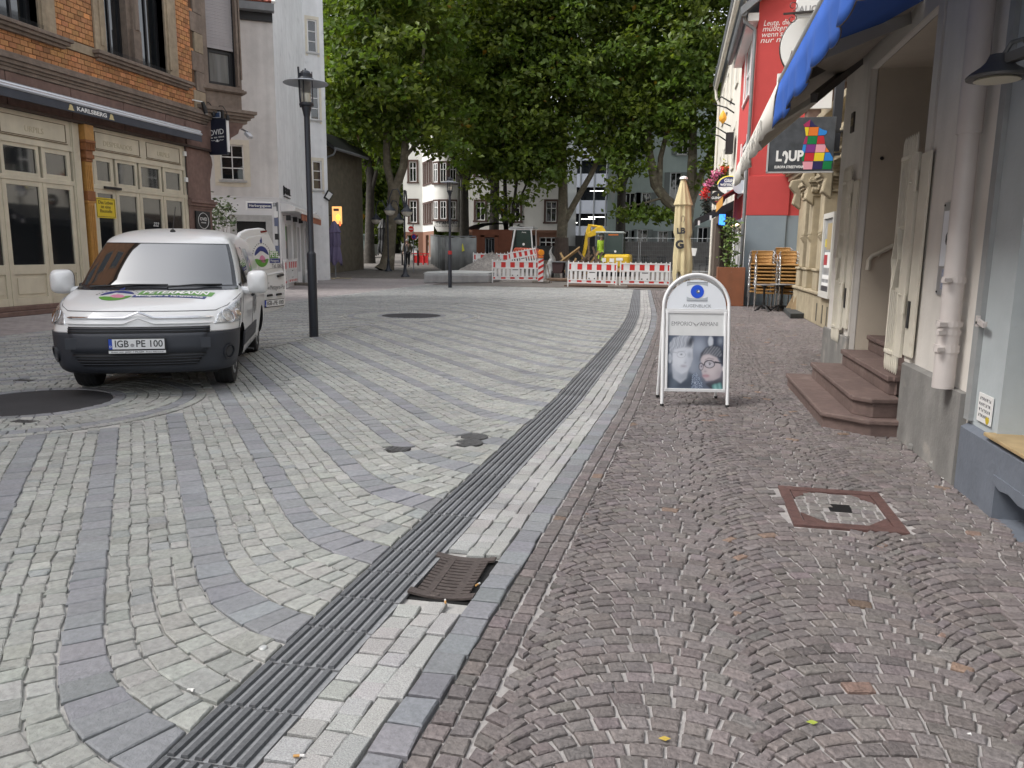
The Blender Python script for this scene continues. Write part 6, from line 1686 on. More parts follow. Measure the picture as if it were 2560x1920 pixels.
ec=(Rr+.005,zb+.165)
flat('eye_mark',[(ec[0]-.10,ec[1]+.045),(ec[0]-.10,ec[1]+.09),(ec[0]+.10,ec[1]+.09),(ec[0]+.10,ec[1]+.045)]+[(ec[0]+.10*math.cos(t),ec[1]+.045+.022*math.sin(t))for t in np.linspace(.2,math.pi-.2,10)],m_pgrey,.0045,hd)
flat('eye_mark',[(ec[0]-.10,ec[1]-.045),(ec[0]-.10,ec[1]-.09),(ec[0]+.10,ec[1]-.09),(ec[0]+.10,ec[1]-.045)]+[(ec[0]+.10*math.cos(t),ec[1]-.045-.022*math.sin(t))for t in np.linspace(.2,math.pi-.2,10)],m_pgrey,.0045,hd)
flat('eye_mark',[(ec[0]-.10,ec[1]+.086),(ec[0]-.10,ec[1]+.09),(ec[0]+.10,ec[1]+.09),(ec[0]+.10,ec[1]+.086)],mat('dark_grey_rule',(.12,.13,.15),.5),.0060,hd)
flat('eye_mark',[(ec[0]-.10,ec[1]-.09),(ec[0]-.10,ec[1]-.086),(ec[0]+.10,ec[1]-.086),(ec[0]+.10,ec[1]-.09)],mat('dark_grey_rule',(.12,.13,.15),.5),.0060,hd)
circ=lambda cx,cz,r,n=24,sx_=1:[(cx+sx_*r*math.cos(t),cz+r*math.sin(t))for t in np.linspace(0,2*math.pi,n+1)[:-1]]
flat('eye_iris',circ(ec[0],ec[1],.063),m_pblue,.0065,hd)
flat('eye_pupil',circ(ec[0]+.006,ec[1],.018),mat('dark_grey_rule',(.12,.13,.15),.5),.0080,hd)
flat('eye_glint',[(ec[0]+.002,ec[1]-.004),(ec[0]+.022,ec[1]-.004),(ec[0]+.014,ec[1]+.016)],m_white,.0095,hd)
text('lettering','AUGENBLICK',.042,mat('pale_grey_lettering',(.30,.32,.34),.5),hd,AP(ec[0],zb+.028,.0052),AU_,Vector((0,0,1))-ANn*LEAN,.0006,width=.27)
b=MB();b.bar(AP(.012,zb-.012),AP(AW_-.012,zb-.012),.02,.022);b.build('cross_rail',m_wpow,AB)
z0,z1=.155,zb-.028
b=MB()
b.bar(AP(.02,z0),AP(AW_-.02,z0),.022,.03);b.bar(AP(.02,z1),AP(AW_-.02,z1),.022,.03);b.bar(AP(.034,z0),AP(.034,z1),.022,.03,up=ANn);b.bar(AP(AW_-.034,z0),AP(AW_-.034,z1),.022,.03,up=ANn)
b.build('poster_case',m_wpow,AB,bevel=.003)
ps=flat('poster_sheet',[(.045,z0+.01),(AW_-.045,z0+.01),(AW_-.045,z1-.01),(.045,z1-.01)],mat('poster_paper',(.66,.67,.67),.3,var2=.05,vs2=7),-.004,AB,.004)
text('lettering','EMPORIO',.056,mat('poster_grey_ink',(.20,.20,.21),.5),ps,AP(.175,z1-.115,.0004),AU_,Vector((0,0,1))-ANn*LEAN,.0004,width=.195)
text('lettering','ARMANI',.056,mat('poster_grey_ink',(.20,.20,.21),.5),ps,AP(.435,z1-.115,.0004),AU_,Vector((0,0,1))-ANn*LEAN,.0004,width=.17)
for s in(-1,1):
    for k in range(3):
        flat('wing_mark',[(.312+s*.004,z1-.118-k*.008),(.312+s*(.040-k*.010),z1-.094-k*.012),(.312+s*(.036-k*.010),z1-.100-k*.012),(.312+s*.004,z1-.124-k*.008)],mat('poster_grey_ink',(.20,.20,.21),.5),.0004,ps,.0006)
pz1,pz0=z1-.225,z0+.014
GW,GH_=174,156
YY,XX=np.mgrid[0:GH_,0:GW]
XX=XX*580.0/(GW-1);YY=YY*520.0/(GH_-1)
img=np.ones((GH_,GW,3))*np.array([.10,.12,.16])
def blur(m_,s_):
    if s_<=0:return m_
    r_=int(3*s_)+1;k_=np.exp(-.5*(np.arange(-r_,r_+1)/s_)**2);k_/=k_.sum()
    m_=np.apply_along_axis(lambda v:np.convolve(np.pad(v,r_,mode='edge'),k_,'valid'),0,m_)
    return np.apply_along_axis(lambda v:np.convolve(np.pad(v,r_,mode='edge'),k_,'valid'),1,m_)
def poly_mask(pts):
    ins_=np.zeros(XX.shape,bool);n_=len(pts)
    for i in range(n_):
        (xa,ya),(xb,yb)=pts[i],pts[(i+1)%n_]
        if ya==yb:continue
        c_=(ya>YY)!=(yb>YY)
        ins_^=c_&(XX<(xb-xa)*(YY-ya)/(yb-ya)+xa)
    return ins_.astype(float)
def ell(cx,cy,rx,ry,a=0.0):
    u_=(XX-cx)*math.cos(a)+(YY-cy)*math.sin(a);v_=-(XX-cx)*math.sin(a)+(YY-cy)*math.cos(a)
    return((u_/rx)**2+(v_/ry)**2<1).astype(float)
def ink(col,m_,s_=1.0,al=1.0):
    global img
    w_=(blur(m_,s_)*al)[...,None]
    img=img*(1-w_)+np.array(col)*w_
PMk=poly_mask
ink((.36,.39,.45),ell(330,110,110,90),14);ink((.04,.05,.08),ell(500,70,100,80),10);ink((.28,.31,.36),ell(285,330,70,130),14);ink((.55,.57,.60),ell(445,55,27,52),1.6);ink((.30,.33,.38),ell(545,50,22,40),5)
ink((.06,.075,.10),PMk([(0,520),(0,400),(60,340),(110,300),(260,370),(300,520)]),3);ink((.12,.145,.18),PMk([(30,520),(60,400),(110,330),(130,420),(90,520)]),6)
face=PMk([(48,180),(52,290),(85,345),(150,378),(205,352),(240,300),(262,230),(258,110),(150,90),(60,110)])
ink((.44,.46,.50),PMk([(45,280),(62,420),(140,470),(200,420),(222,330),(200,270)]),2);ink((.24,.26,.30),PMk([(90,370),(150,398),(215,350),(205,420),(140,430)]),7,.8)
ink((.60,.61,.64),face,1.6);ink((.74,.745,.76),ell(125,240,55,85),12,.8);ink((.36,.38,.43),ell(248,260,26,110),8,.85);ink((.44,.46,.50),ell(75,330,40,40),8,.5);ink((.50,.52,.56),ell(150,345,60,22),8,.6)
ink((.58,.60,.63),ell(24,225,20,48),1.6);ink((.36,.38,.42),ell(26,225,8,28),2.5)
hair=PMk([(20,150),(18,80),(60,25),(150,-5),(235,5),(266,70),(262,130),(220,112),(150,118),(70,135),(45,180),(30,190)])
ink((.40,.42,.46),hair,2)
st=.5+.5*np.sin(XX*.16+1.8*np.sin(YY*.05)+YY*.06);ink((.66,.67,.70),hair*st,1.2,.75);ink((.17,.18,.21),hair*(.5+.5*np.sin(XX*.31-YY*.09+2*np.sin(XX*.03))),1.0,.45)
ink((.03,.035,.05),ell(238,55,26,50,.3),4);ink((.06,.065,.08),ell(215,90,22,25),5,.8)
gl=ell(142,188,46,32)-ell(142,188,42,28);ink((.30,.31,.35),gl,.7,.8);ink((.30,.32,.36),ell(142,186,17,8),1.6,.8);ink((.15,.16,.19),ell(144,186,7,6),1);ink((.36,.38,.42),PMk([(100,158),(185,150),(186,157),(102,166)]),1.6,.8)
ink((.32,.34,.38),ell(226,190,20,26),3,.7);ink((.33,.34,.38),PMk([(46,158),(98,168),(98,174),(46,166)]),.8,.8)
ink((.42,.44,.48),PMk([(182,200),(206,258),(190,272),(172,264),(180,240)]),3.5,.75);ink((.76,.76,.77),PMk([(172,200),(184,250),(176,256),(166,230)]),4,.7);ink((.22,.23,.26),ell(186,268,13,4),2,.8)
ink((.40,.37,.41),ell(168,300,36,12),2.5,.9);ink((.24,.22,.25),PMk([(132,298),(168,302),(205,296),(168,306)]),1.4,.9);ink((.42,.44,.48),ell(165,322,24,6),4,.6)
ink((.035,.04,.055),PMk([(330,255),(345,170),(395,115),(470,92),(545,105),(590,160),(590,530),(470,530),(395,470),(470,440),(560,400),(575,300),(545,220),(440,178),(380,185)]),2)
hh=PMk([(365,185),(400,122),(470,98),(540,112),(570,200),(520,205),(440,175)])
ink((.45,.46,.49),hh*(.5+.5*np.sin(XX*.20+YY*.16)),1.4,.55)
f2=PMk([(345,230),(366,192),(430,180),(515,212),(556,280),(562,345),(548,405),(490,432),(405,442),(372,402),(352,330)])
ink((.52,.45,.45),f2,1.8);ink((.72,.65,.64),ell(420,228,46,30),9,.8);ink((.66,.58,.57),ell(462,350,44,36),10,.8);ink((.26,.22,.24),ell(545,380,32,60),9,.8);ink((.32,.27,.29),ell(440,430,70,16),8,.7);ink((.56,.49,.49),ell(574,318,11,26),2)
ink((.03,.03,.045),ell(437,276,58,41),.9);ink((.50,.46,.48),ell(437,278,48,32),.9);ink((.62,.60,.62),ell(436,277,24,11),1.6);ink((.06,.06,.07),ell(440,275,11,11),1);ink((.75,.75,.78),ell(437,272,3,3),.6);ink((.10,.09,.10),PMk([(405,268),(440,260),(475,272),(440,266)]),.8)
ink((.03,.03,.045),ell(352,302,26,38),.9);ink((.46,.42,.45),ell(351,303,19,30),.9);ink((.08,.08,.09),ell(354,300,7,9),1.2);ink((.03,.03,.045),PMk([(490,246),(575,262),(575,273),(488,264)]),.7);ink((.03,.03,.045),PMk([(372,284),(386,268),(388,276),(376,294)]),.7);ink((.06,.05,.06),PMk([(388,236),(425,214),(484,224),(482,231),(426,222),(390,242)]),1.6,.85)
ink((.36,.30,.32),PMk([(384,290),(372,335),(378,350),(398,350)]),3,.5);ink((.20,.16,.18),ell(396,349,15,4),1.8,.85);ink((.78,.71,.70),ell(378,322,6,18),4,.6)
ink((.42,.24,.27),ell(402,392,40,15),2.2,.95);ink((.20,.10,.12),PMk([(362,391),(402,394),(442,386),(402,399)]),1.2,.9);ink((.60,.42,.44),ell(400,402,18,4),2,.6)
sq=((np.random.default_rng(4).random(XX.shape)>.72)*PMk([(250,520),(262,380),(300,360),(345,420),(372,470),(368,520)]));ink((.05,.08,.14),PMk([(250,520),(262,380),(300,360),(345,420),(372,470),(368,520)]),2,.8);ink((.55,.60,.68),sq,.5,.9)
ink((.10,.23,.22),PMk([(465,482),(560,455),(580,530),(475,530)]),2);ink((.24,.44,.41),PMk([(485,478),(508,470),(520,530),(500,530)]),2.4);ink((.24,.44,.41),PMk([(532,465),(548,461),(562,530),(548,530)]),2.4)
img=np.clip(img*1.0,.01,1)
Vg=np.array([[tuple(AP(.046+(AW_-.092)*i/(GW-1),pz1-(pz1-pz0)*j/(GH_-1),.0008))for i in range(GW)]for j in range(GH_)]).reshape(-1,3)-np.array(base_of(AB))
ii,jj=np.meshgrid(np.arange(GW-1),np.arange(GH_-1));q0=(jj*GW+ii).ravel()
pm_=tint_mesh('printed_photograph',Vg,np.stack([q0+GW,q0+GW+1,q0+1,q0],1),img.reshape(-1,3),mat('poster_print',(.92,.95,1.0),.28,tint=True))
link(bpy.data.objects.new('printed_photograph',pm_),ps)
# ================================================================== STREET LAMPS
m_lampp=mat('blue_black_lamp_paint',(.020,.024,.034),.42,var=.1,vs=5)
m_lglass=mat('frosted_lamp_glass',(.62,.60,.52),.25)
def make_lamp():
    t=thing('street_lamp','','street lamp',(0,0,0),local=True)
    b=MB();b.lathe((0,0,0),[(.075,0),(.075,1.36),(.07,1.385),(.055,1.40),(.048,1.42),(.046,3.56)],20);b.build('post',m_lampp,t,smooth=True)
    b=MB();b.lathe((0,0,.165),[(.0765,0),(.0765,.006)],20);b.build('door_line',m_black,t)
    b=MB();b.lathe((0,0,3.54),[(.05,0),(.06,.05),(.075,.12),(.08,.15),(.11,.155),(.115,.17),(.11,.20),(.05,.205)],20);b.build('collar',m_lampp,t,smooth=True)
    b=MB();b.lathe((0,0,3.745),[(.07,0),(.075,.01),(.075,.14),(.02,.14)],18);b.build('lamp_glass',m_lglass,t,smooth=True)
    b=MB()
    for k in range(8):b.lathe((0,0,3.895+k*.022),[(.05,0),(.082,.004),(.082,.008),(.05,.012)],18)
    b.build('louvre',mat('pale_louvre',(.45,.44,.42),.4),t)
    for k in range(3):
        a=k*2.094+.6
        b=MB();b.tube([(.10*math.cos(a),.10*math.sin(a),3.72),(.10*math.cos(a),.10*math.sin(a),4.22)],.008,6);b.build('rod',m_lampp,t)
    b=MB();b.lathe((0,0,4.0),[(.10,.085),(.2,.055),(.345,.03),(.352,.034),(.345,.042),(.2,.075),(.10,.105)],36);b.build('shade_disc',mat('grey_lamp_disc',(.30,.32,.35),.35,.2),t,smooth=True)
    b=MB();b.lathe((0,0,4.09),[(.11,0),(.13,.01),(.12,.03),(.10,.035),(.10,.09),(.085,.095),(.07,.125),(.03,.145),(.012,.15),(.012,.17)],20);b.build('cap',m_lampp,t,smooth=True)
    b=MB();b.bar((-.06,-.08,3.66),(-.075,-.09,4.27),.025,.02);b.build('strut',m_lampp,t)
    return t
l0=make_lamp();l0.location=(-5.87,11.88,0);l0['label']='tall blue black street lamp with a flat disc shade standing beside the van';l0['group']='disc shaded street lamps'
l1=copy_tree(l0);l1.location=(-8.69,29.5,0);l1['label']='distant disc shaded street lamp with a red band in front of the sand heap'
b=MB();b.lathe((0,0,1.30),[(.077,0),(.0775,.01),(.0775,.13),(.077,.14)],20);b.build('red_band',mat('red_band',(.5,.03,.03),.5),l1)
def bowl_lamp(x,y,h,arms,label):
    t=thing('ornate_lamp',label,'street lamp',(x,y,zg(y)),group='ornate bowl lamps under the trees')
    z=zg(y)
    b=MB();b.lathe((x,y,z),[(.24,0),(.22,.06),(.12,.16),(.09,.35),(.07,.55),(.09,.6),(.06,.68),(.045,.8),(.04,h)],14);b.build('post',m_lampp,t,smooth=True)
    for a,r,zz in arms:
        c,s=math.cos(a),math.sin(a);zt=z+zz
        b=MB();b.tube([(x,y,zt-.1),(x+c*.1,y+s*.1,zt+.5),(x+c*r*.45,y+s*r*.45,zt+.95),(x+c*r*.8,y+s*r*.8,zt+.9),(x+c*r,y+s*r,zt+.55),(x+c*r,y+s*r,zt+.2)],.03,6);o=b.build('arm',m_lampp,t,smooth=True)
        b=MB();b.lathe((x+c*r,y+s*r,zt-.12),[(.33,0),(.31,.04),(.16,.16),(.08,.3),(.04,.36)],16);b.build('hood',m_lampp,o,smooth=True)
        b=MB();b.lathe((x+c*r,y+s*r,zt-.36),[(.02,0),(.16,.04),(.25,.14),(.29,.24),(.02,.245)],16);b.build('bowl',m_lglass,o,smooth=True)
bowl_lamp(-13.45,37.6,4.3,[(math.pi+.1,.75,3.4),(.4,.12,3.35)],'ornate black lamp with white bowls by the pavement under the big plane tree')
bowl_lamp(-16.1,42.2,4.0,[(math.pi,.7,3.0),(0.2,.65,3.0)],'second ornate black bowl lamp, further back behind the mottled plane trunk')
# ================================================================== BARRIERS
m_bw=mat('white_barrier_plastic',(.72,.72,.71),.4,var=.04,vs=5,var2=.05,vs2=2);m_br=mat('red_reflective_sheet',(.55,.025,.022),.35);m_bg=mat('grey_reflective_sheet',(.52,.53,.55),.35)
def make_barrier():
    t=thing('site_barrier','','barrier',(0,0,0),local=True)
    W=2.05
    b=MB();b.box(0,.05,-.025,.025,-.06,1.02);b.box(W-.05,W,-.025,.025,-.06,1.02)
    b.box(.05,W-.05,-.022,.022,.10,.135);b.box(.05,W-.05,-.022,.022,.225,.26);b.box(.05,W-.05,-.022,.022,.60,.655);b.box(.05,W-.05,-.022,.022,.90,.955)
    b.box(.05,W-.05,-.010,.010,.135,.225);b.box(.05,W-.05,-.010,.010,.655,.90)
    b.box(.83,1.22,-.02,.02,.26,.60)
    for k in range(9):b.box(.21+k*.205,.245+k*.205,-.012,.012,.955,1.005)
    b.build('frame',m_bw,t,bevel=.004)
    for x in[.10+k*.185 for k in range(4)]+[1.30+k*.185 for k in range(4)]:
        b=MB();b.box(x+.0,x+.105,-.016,.016,.26,.60);b.build('slat',m_bw,t)
    for z0,z1 in((.66,.895),(.14,.22)):
        xs=[.06,.40,.80,1.20,1.60,1.93];ws=[.08,.20,.20,.20,.20,.08]
        for x,w in zip(xs,ws):
            b=MB();b.box(x,x+w,-.0135,.0135,z0,z1);b.build('red_field',m_br,t)
    b=MB();b.box(.90,1.15,-.023,.023,.54,.575);b.box(.88,.93,-.023,.023,.28,.33);b.box(1.10,1.15,-.023,.023,.28,.33);b.build('grip_slot',m_black,t)
    return t
bar0=make_barrier()
BARS=[((-8.20,34.6),(-6.12,35.1),.06,0,'red and white site barrier in front of the sand heap, joined to the striped beacon'),
        ((-4.42,32.4),(-2.36,32.45),.07,-.012,'red and white site barrier before the yellow digger, left of a joined pair'),
        ((-2.25,32.45),(-.19,32.7),.07,-.005,'red and white site barrier before the yellow digger, right of a joined pair'),
        ((-10.12,38.5),(-8.16,38.8),.36,.0,'red and white site barrier rising behind the sand heap'),
        ((-8.12,38.4),(-6.72,38.7),.42,.19,'tilted red and white site barrier propped behind the front one'),
        ((-14.30,26.9),(-14.86,28.75),.06,0,'red and white site barrier standing by the white shop wall beyond the van'),
        ((-13.55,25.3),(-14.22,26.7),.06,0,'red and white site barrier mostly hidden behind the open van door')]
for i,(p,q,z,tilt,lab)in enumerate(BARS):
    c=bar0 if i==0 else copy_tree(bar0)
    d=Vector((q[0]-p[0],q[1]-p[1],0))
    c.location=(p[0],p[1],z);c.rotation_euler=(0,-tilt,math.atan2(d.y,d.x));c.scale=(d.length/2.05,1,1)
    c['label']=lab;c['group']='red and white site barriers'
m_rubb=mat('grey_barrier_foot',(.20,.18,.155),.9,var=.2,vs=8)
for x,y,lab in((-2.3,32.45,'grey rubber barrier foot between the joined pair of barriers'),(-6.0,35.1,'dark flat barrier foot under the striped beacon'),(-14.6,28.85,'dark barrier foot by the white shop wall')):
    b=MB();b.prism([(x-.4,y-.18,zg(y)),(x+.4,y-.18,zg(y)),(x+.4,y+.18,zg(y)),(x-.4,y+.18,zg(y))],(0,0,.11));o=b.build('barrier_foot',m_rubb,bevel=.02);tag(o,lab,'barrier foot','barrier feet')
BE=thing('warning_beacon','narrow red and white striped beacon board with an orange warning lamp on top','beacon',(-5.92,34.9,.02))
FBe=Fr((-5.98,34.8,.02),(.95,.3,0),(.3,-.95,0))
b=MB();b.fbox(FBe,-.11,.13,-.02,.02,.08,1.12);b.build('board',m_bw,BE)
for k in range(4):
    z=.1+k*.26
    b=MB();pts=[(-.11,z),(.13,z+.14),(.13,min(1.11,z+.26)),(-.11,z+.12)];b.prism([FBe.P(a,.021,zz)for a,zz in pts],FBe.n*.003);b.build('red_stripe',m_br,BE)
b=MB();b.fbox(FBe,-.09,.11,-.06,.06,1.13,1.24);o=b.build('lamp_housing',mat('orange_plastic',(.62,.16,.02),.4),BE,bevel=.02)
b=MB();b.lathe(FBe.P(.02,-.08,1.38),[(.02,-.01),(.13,0),(.145,.05),(.13,.11),(.02,.12)],18,axis=tuple(FBe.n));b.build('lamp_lens',mat('amber_lens',(.75,.27,.02),.2),o,smooth=True)
# ================================================================== BUILDING SITE
m_sandp=mat('grey_sand',(.22,.205,.19),.95,var=.3,vs=12,var2=.15,vs2=2,bump=.9,bs=25)
def heap(name,cx,cy,rx,ry,h,m,n=26,k=14,peak=(0,0),rough=.06):
    b=MB();rows=[]
    for i in range(k+1):
        f=i/k
        row=[]
        for j in range(n):
            a=2*math.pi*j/n
            r=f*(1+.10*math.sin(3*a+cx)+.06*math.sin(7*a))
            z=h*max(0,1-f)**1.0*(1+rnd.gauss(0,rough))if i<k else-.05
            row.append((cx+peak[0]*(1-f)+rx*r*math.cos(a),cy+peak[1]*(1-f)+ry*r*math.sin(a),zg(cy)+z))
        rows.append(row)
    b.grid(rows,closed=True)
    return b.build(name,m,smooth=True)
o=heap('sand_heap',-8.75,36.9,2.3,1.5,1.28,m_sandp);tag(o,'pointed heap of grey sand behind the first barrier','sand heap')
CS=MB();CS.prism([(-10.9,32.9,0),(-8.3,34.4,0),(-8.0,36.2,0),(-10.6,36.4,0),(-11.4,34.6,0)],(0,0,.40));o=CS.build('concrete_ring',mat('pale_grey_concrete',(.33,.335,.335),.85,var=.1,vs=4,streak=.1,bump=.3,bs=18),bevel=.06);tag(o,'low rounded grey concrete block with pale cover before the sand heap','concrete block')
b=MB();b.prism([(-10.95,33.0,.40),(-8.35,34.5,.40),(-8.3,36.0,.44),(-10.4,36.2,.46),(-11.3,34.6,.42)],(0,0,.06));o=b.build('cover_sheet',mat('pale_cover_sheet',(.46,.47,.46),.7,var=.1,vs=3),bevel=.03);tag(o,'crumpled pale sheet lying over the low concrete block','sheet')
m_scr=mat('grey_screen_cloth',(.16,.17,.17),.85,var=.15,vs=2.5,streak=.2)
SF=thing('site_fence','grey cloth screened site fence turning a corner beside the brown kiosk','fence',(-12.3,41,.2))
pl_=[(-16.2,50.5),(-14.9,47.3),(-13.6,44.1),(-12.3,41.0),(-10.75,41.6)]
for(x0,y0),(x1,y1)in zip(pl_[:-1],pl_[1:]):
    n=14;rows=[[],[]]
    dx,dy=x1-x0,y1-y0;L=math.hypot(dx,dy)
    for i in range(n+1):
        f=i/n;w=.06*math.sin(f*11+x0)+.03*math.sin(f*23)
        x,y=x0+dx*f-dy/L*w,y0+dy*f+dx/L*w
        z=zg(y)
        rows[0].append((x,y,z+.08));rows[1].append((x,y,z+1.98-.06*abs(math.sin(f*9))))
    b=MB();b.grid(rows);o=b.build('screen_panel',m_scr,SF,smooth=True);md=o.modifiers.new('solid','SOLIDIFY');md.thickness=.008
    b=MB();b.tube([(x0,y0-.05,zg(y0)),(x0,y0-.05,zg(y0)+2.02)],.025,6);b.build('post',m_zinc,SF)
b=MB();b.tube([(x,y-.05,zg(y)+2.0)for x,y in pl_],.02,5);b.build('top_rail',m_zinc,SF)
b=MB();q=Vector((-11.5,41.25,.25));b.prism([q+Vector((-.14,0,1.1)),q+Vector((.16,.06,1.2)),q+Vector((.06,.04,1.6))],(0,-.01,0));b.build('yellow_tag',mat('yellow_tag',(.5,.5,.05),.7),SF)
m_kio=mat('rust_brown_kiosk',(.155,.052,.026),.8,var=.1,vs=4,streak=.1)
KI=thing('kiosk','rust brown kiosk with a dark curved roof and a barred window under the trees','kiosk',(-11,47.5,.4))
b=MB();FK=Fr((-12.4,47,.4),(1,0,0),(0,-1,0));wall(b,FK,0,2.9,0,2.35,[(.80,1.42,.72,1.86)],.2,0);b.box(-12.4,-9.5,47.25,49.5,.4,2.75,0);b.build('wall',m_kio,KI)
b=MB();b.fbox(FK,.55,.80,.0,.08,.55,2.0);b.fbox(FK,1.42,1.67,0,.08,.55,2.0);b.fbox(FK,.55,1.67,0,.08,1.9,2.05);b.build('window_surround',m_kio,KI)
window(FK,KI,.80,1.42,.72,1.86,m_zinc,m_glass,d=-.1,fw=.05,cols=3,rows=1,solo=False)
b=MB();rows=[]
for i in range(9):
    a=math.pi*i/8;rows.append([(-10.95-1.75*math.cos(a),46.85,2.75+.42*math.sin(a)),(-10.95-1.75*math.cos(a),49.6,2.75+.42*math.sin(a))])
b.grid(rows);b.build('roof',mat('dark_felt_roof',(.05,.05,.048),.9,var=.2,vs=6),KI)
m_dig=mat('digger_yellow',(.62,.40,.015),.4,var=.06,vs=6,stain=(.16,.12,.06),sts=3,stw=.66);m_cabf=mat('dark_green_grey_cab',(.05,.065,.062),.5);m_cglass=mat('green_cab_glass',(.03,.05,.045),.05,spec=.7)
DG=thing('mini_digger','yellow mini digger with a dark cab and raised arm behind the barriers','digger',(-3.3,41.5,.2))
X0,X1,Y0,Y1,Z0=-4.1,-2.72,40.9,42.4,.92
b=MB();b.box(-3.70,-2.30,40.75,42.6,.62,1.36);b.build('engine_cover',m_dig,DG,bevel=.14)
b=MB();b.box(-3.62,-2.34,40.8,42.5,.44,.66);b.build('counterweight',mat('pale_red_decal_band',(.6,.35,.2),.5),DG,bevel=.05)
for x,z,w,h,m in((-3.25,1.04,.24,.2,m_white),(-2.86,1.10,.36,.14,m_white),(-3.66,1.06,.2,.2,m_white)):
    b=MB();b.box(x-w/2,x+w/2,40.735,40.75,z-h/2,z+h/2);b.build('decal',m,DG)
b=MB()
for x,y in((X0,Y0),(X1,Y0),(X0,Y1),(X1,Y1),(X0+.42,Y0)):b.bar((x,y,.45 if x<-3.6 else 1.3),(x+(.02 if x<-3.5 else-.02),y,2.44),.07,.07)
b.bar((X0,Y0,1.36),(X1,Y0,1.36),.07,.1);b.bar((X0,Y0,.95),(X0+.42,Y0,.95),.06,.08)
b.build('cab_frame',m_cabf,DG)
b=MB();b.box(X0-.05,X1+.05,Y0-.05,Y1+.05,2.42,2.52);b.build('cab_roof',mat('pale_green_roof',(.36,.40,.38),.4),DG,bevel=.04)
b=MB();b.box(X0+.46,X1-.03,Y0-.005,Y0+.005,1.42,2.42);g1=b.build('rear_pane',m_cglass,DG)
b=MB();b.box(X0+.04,X0+.38,Y1-.01,Y1,.98,2.42);b.build('front_pane',m_cglass,DG)
b=MB();b.box(X0+.62,X1-.25,Y0-.02,Y0-.008,2.32,2.38);b.build('orange_strip',mat('orange_plastic',(.62,.16,.02),.4),DG)
b=MB();b.lathe((-3.10,Y0-.008,1.50),[(.06,0),(.06,.004)],14,axis=(0,-1,0));b.build('speed_disc',m_white,DG)
b=MB();b.box(-3.75,-3.2,41.5,41.75,1.0,2.0);b.box(-3.75,-3.1,41.2,41.75,.95,1.15);b.build('seat',m_black,DG,bevel=.05)
def plate_arm(name,pts,w,m,y):
    b=MB();b.prism([(x,y-w/2,z)for x,z in pts],(0,w,0));return b.build(name,m,DG,bevel=.02)
plate_arm('boom',[(-3.72,1.3),(-3.52,1.3),(-3.75,2.2),(-3.78,2.62),(-3.98,2.86),(-4.22,2.80),(-4.75,2.45),(-4.80,2.28),(-4.62,2.24),(-4.1,2.42),(-3.95,2.2)],.26,m_dig,42.6)
plate_arm('dipper',[(-4.58,2.92),(-4.72,2.95),(-4.84,2.6),(-4.98,1.5),(-5.05,1.0),(-4.92,.98),(-4.80,1.5),(-4.60,2.4)],.22,m_dig,42.6)
b=MB();b.tube([(-4.62,42.6,2.88),(-4.05,42.6,2.80)],.06,8);b.build('arm_cylinder',m_dig,DG);b=MB();b.tube([(-4.68,42.6,2.90),(-4.4,42.6,2.86)],.035,8);b.build('piston',m_chr,DG)
b=MB();b.tube([(-4.85,42.45,2.5),(-5.02,42.45,2.0),(-5.0,42.45,1.4)],.02,5);b.build('hose',m_black,DG)
plate_arm('bucket',[(-5.0,1.02),(-4.82,1.0),(-4.62,.62),(-4.72,.34),(-5.02,.3),(-5.12,.6)],.5,mat('rusty_steel',(.10,.07,.05),.7,.3,var=.3,vs=8),42.6)
for y in(40.95,42.15):
    b=MB();b.prism([(-4.1+.25*math.cos(t),y,.42+.24*math.sin(t))for t in np.linspace(1.57,4.71,8)]+[(-2.5+.25*math.cos(t),y,.42+.24*math.sin(t))for t in np.linspace(-1.57,1.57,8)],(0,.32,0));b.build('track',m_rub,DG)
m_lor=mat('orange_red_machine_paint',(.50,.085,.035),.4,var=.05,vs=5)
LO=thing('loader','orange red loader with a tall white framed cab beside the kiosk','loader',(-8.3,43,.27))
b=MB();b.prism([(-8.95,42.8,1.05),(-7.45,42.8,1.05),(-7.45,42.8,1.42),(-7.75,42.8,1.62),(-8.85,42.8,1.66),(-8.98,42.8,1.4)],(0,1.6,0));b.build('bonnet',m_lor,LO,bevel=.06)
b=MB();b.bar((-9.15,42.9,.9),(-8.85,42.9,2.66),.08,.12);b.bar((-7.85,42.9,1.6),(-7.95,42.9,2.66),.06,.06);b.bar((-9.2,43,2.68),(-7.86,43,2.68),.08,.12);b.bar((-8.85,44.4,1.2),(-8.8,44.4,2.66),.08,.08);b.bar((-7.9,44.4,1.6),(-7.95,44.4,2.66),.06,.06);b.build('cab_frame',m_bw,LO)
b=MB();b.box(-9.15,-7.85,42.9,44.5,2.72,2.80);b.build('cab_roof',mat('light_grey_cab_roof',(.42,.43,.43),.5),LO)
b=MB();b.prism([(-8.80,42.92,1.66),(-7.93,42.92,1.66),(-7.97,42.92,2.62),(-8.78,42.92,2.62)],(0,.01,0));b.build('windscreen',m_cglass,LO)
b=MB();b.prism([(-9.12,42.95,.95),(-8.85,42.95,1.2),(-8.82,42.95,2.6),(-9.0,42.95,2.6)],(0,1.4,0));b.build('side_pane',m_cglass,LO)
b=MB();b.lathe((-8.36,42.90,1.84),[(.07,0),(.07,.005)],14,axis=(0,-1,0));b.build('speed_disc',m_white,LO)
text('lettering','Deutz',.10,m_white,LO,(-8.35,42.905,2.5),(1,0,0),(0,0,1),.001)
for x in(-8.95,-7.5):
    b=MB();b.lathe((x-.15,43.6,.70),[(.3,0),(.42,.02),(.45,.1),(.45,.2),(.42,.28),(.3,.3)],20,axis=(1,0,0));b.build('tyre',m_rub,LO,smooth=True)
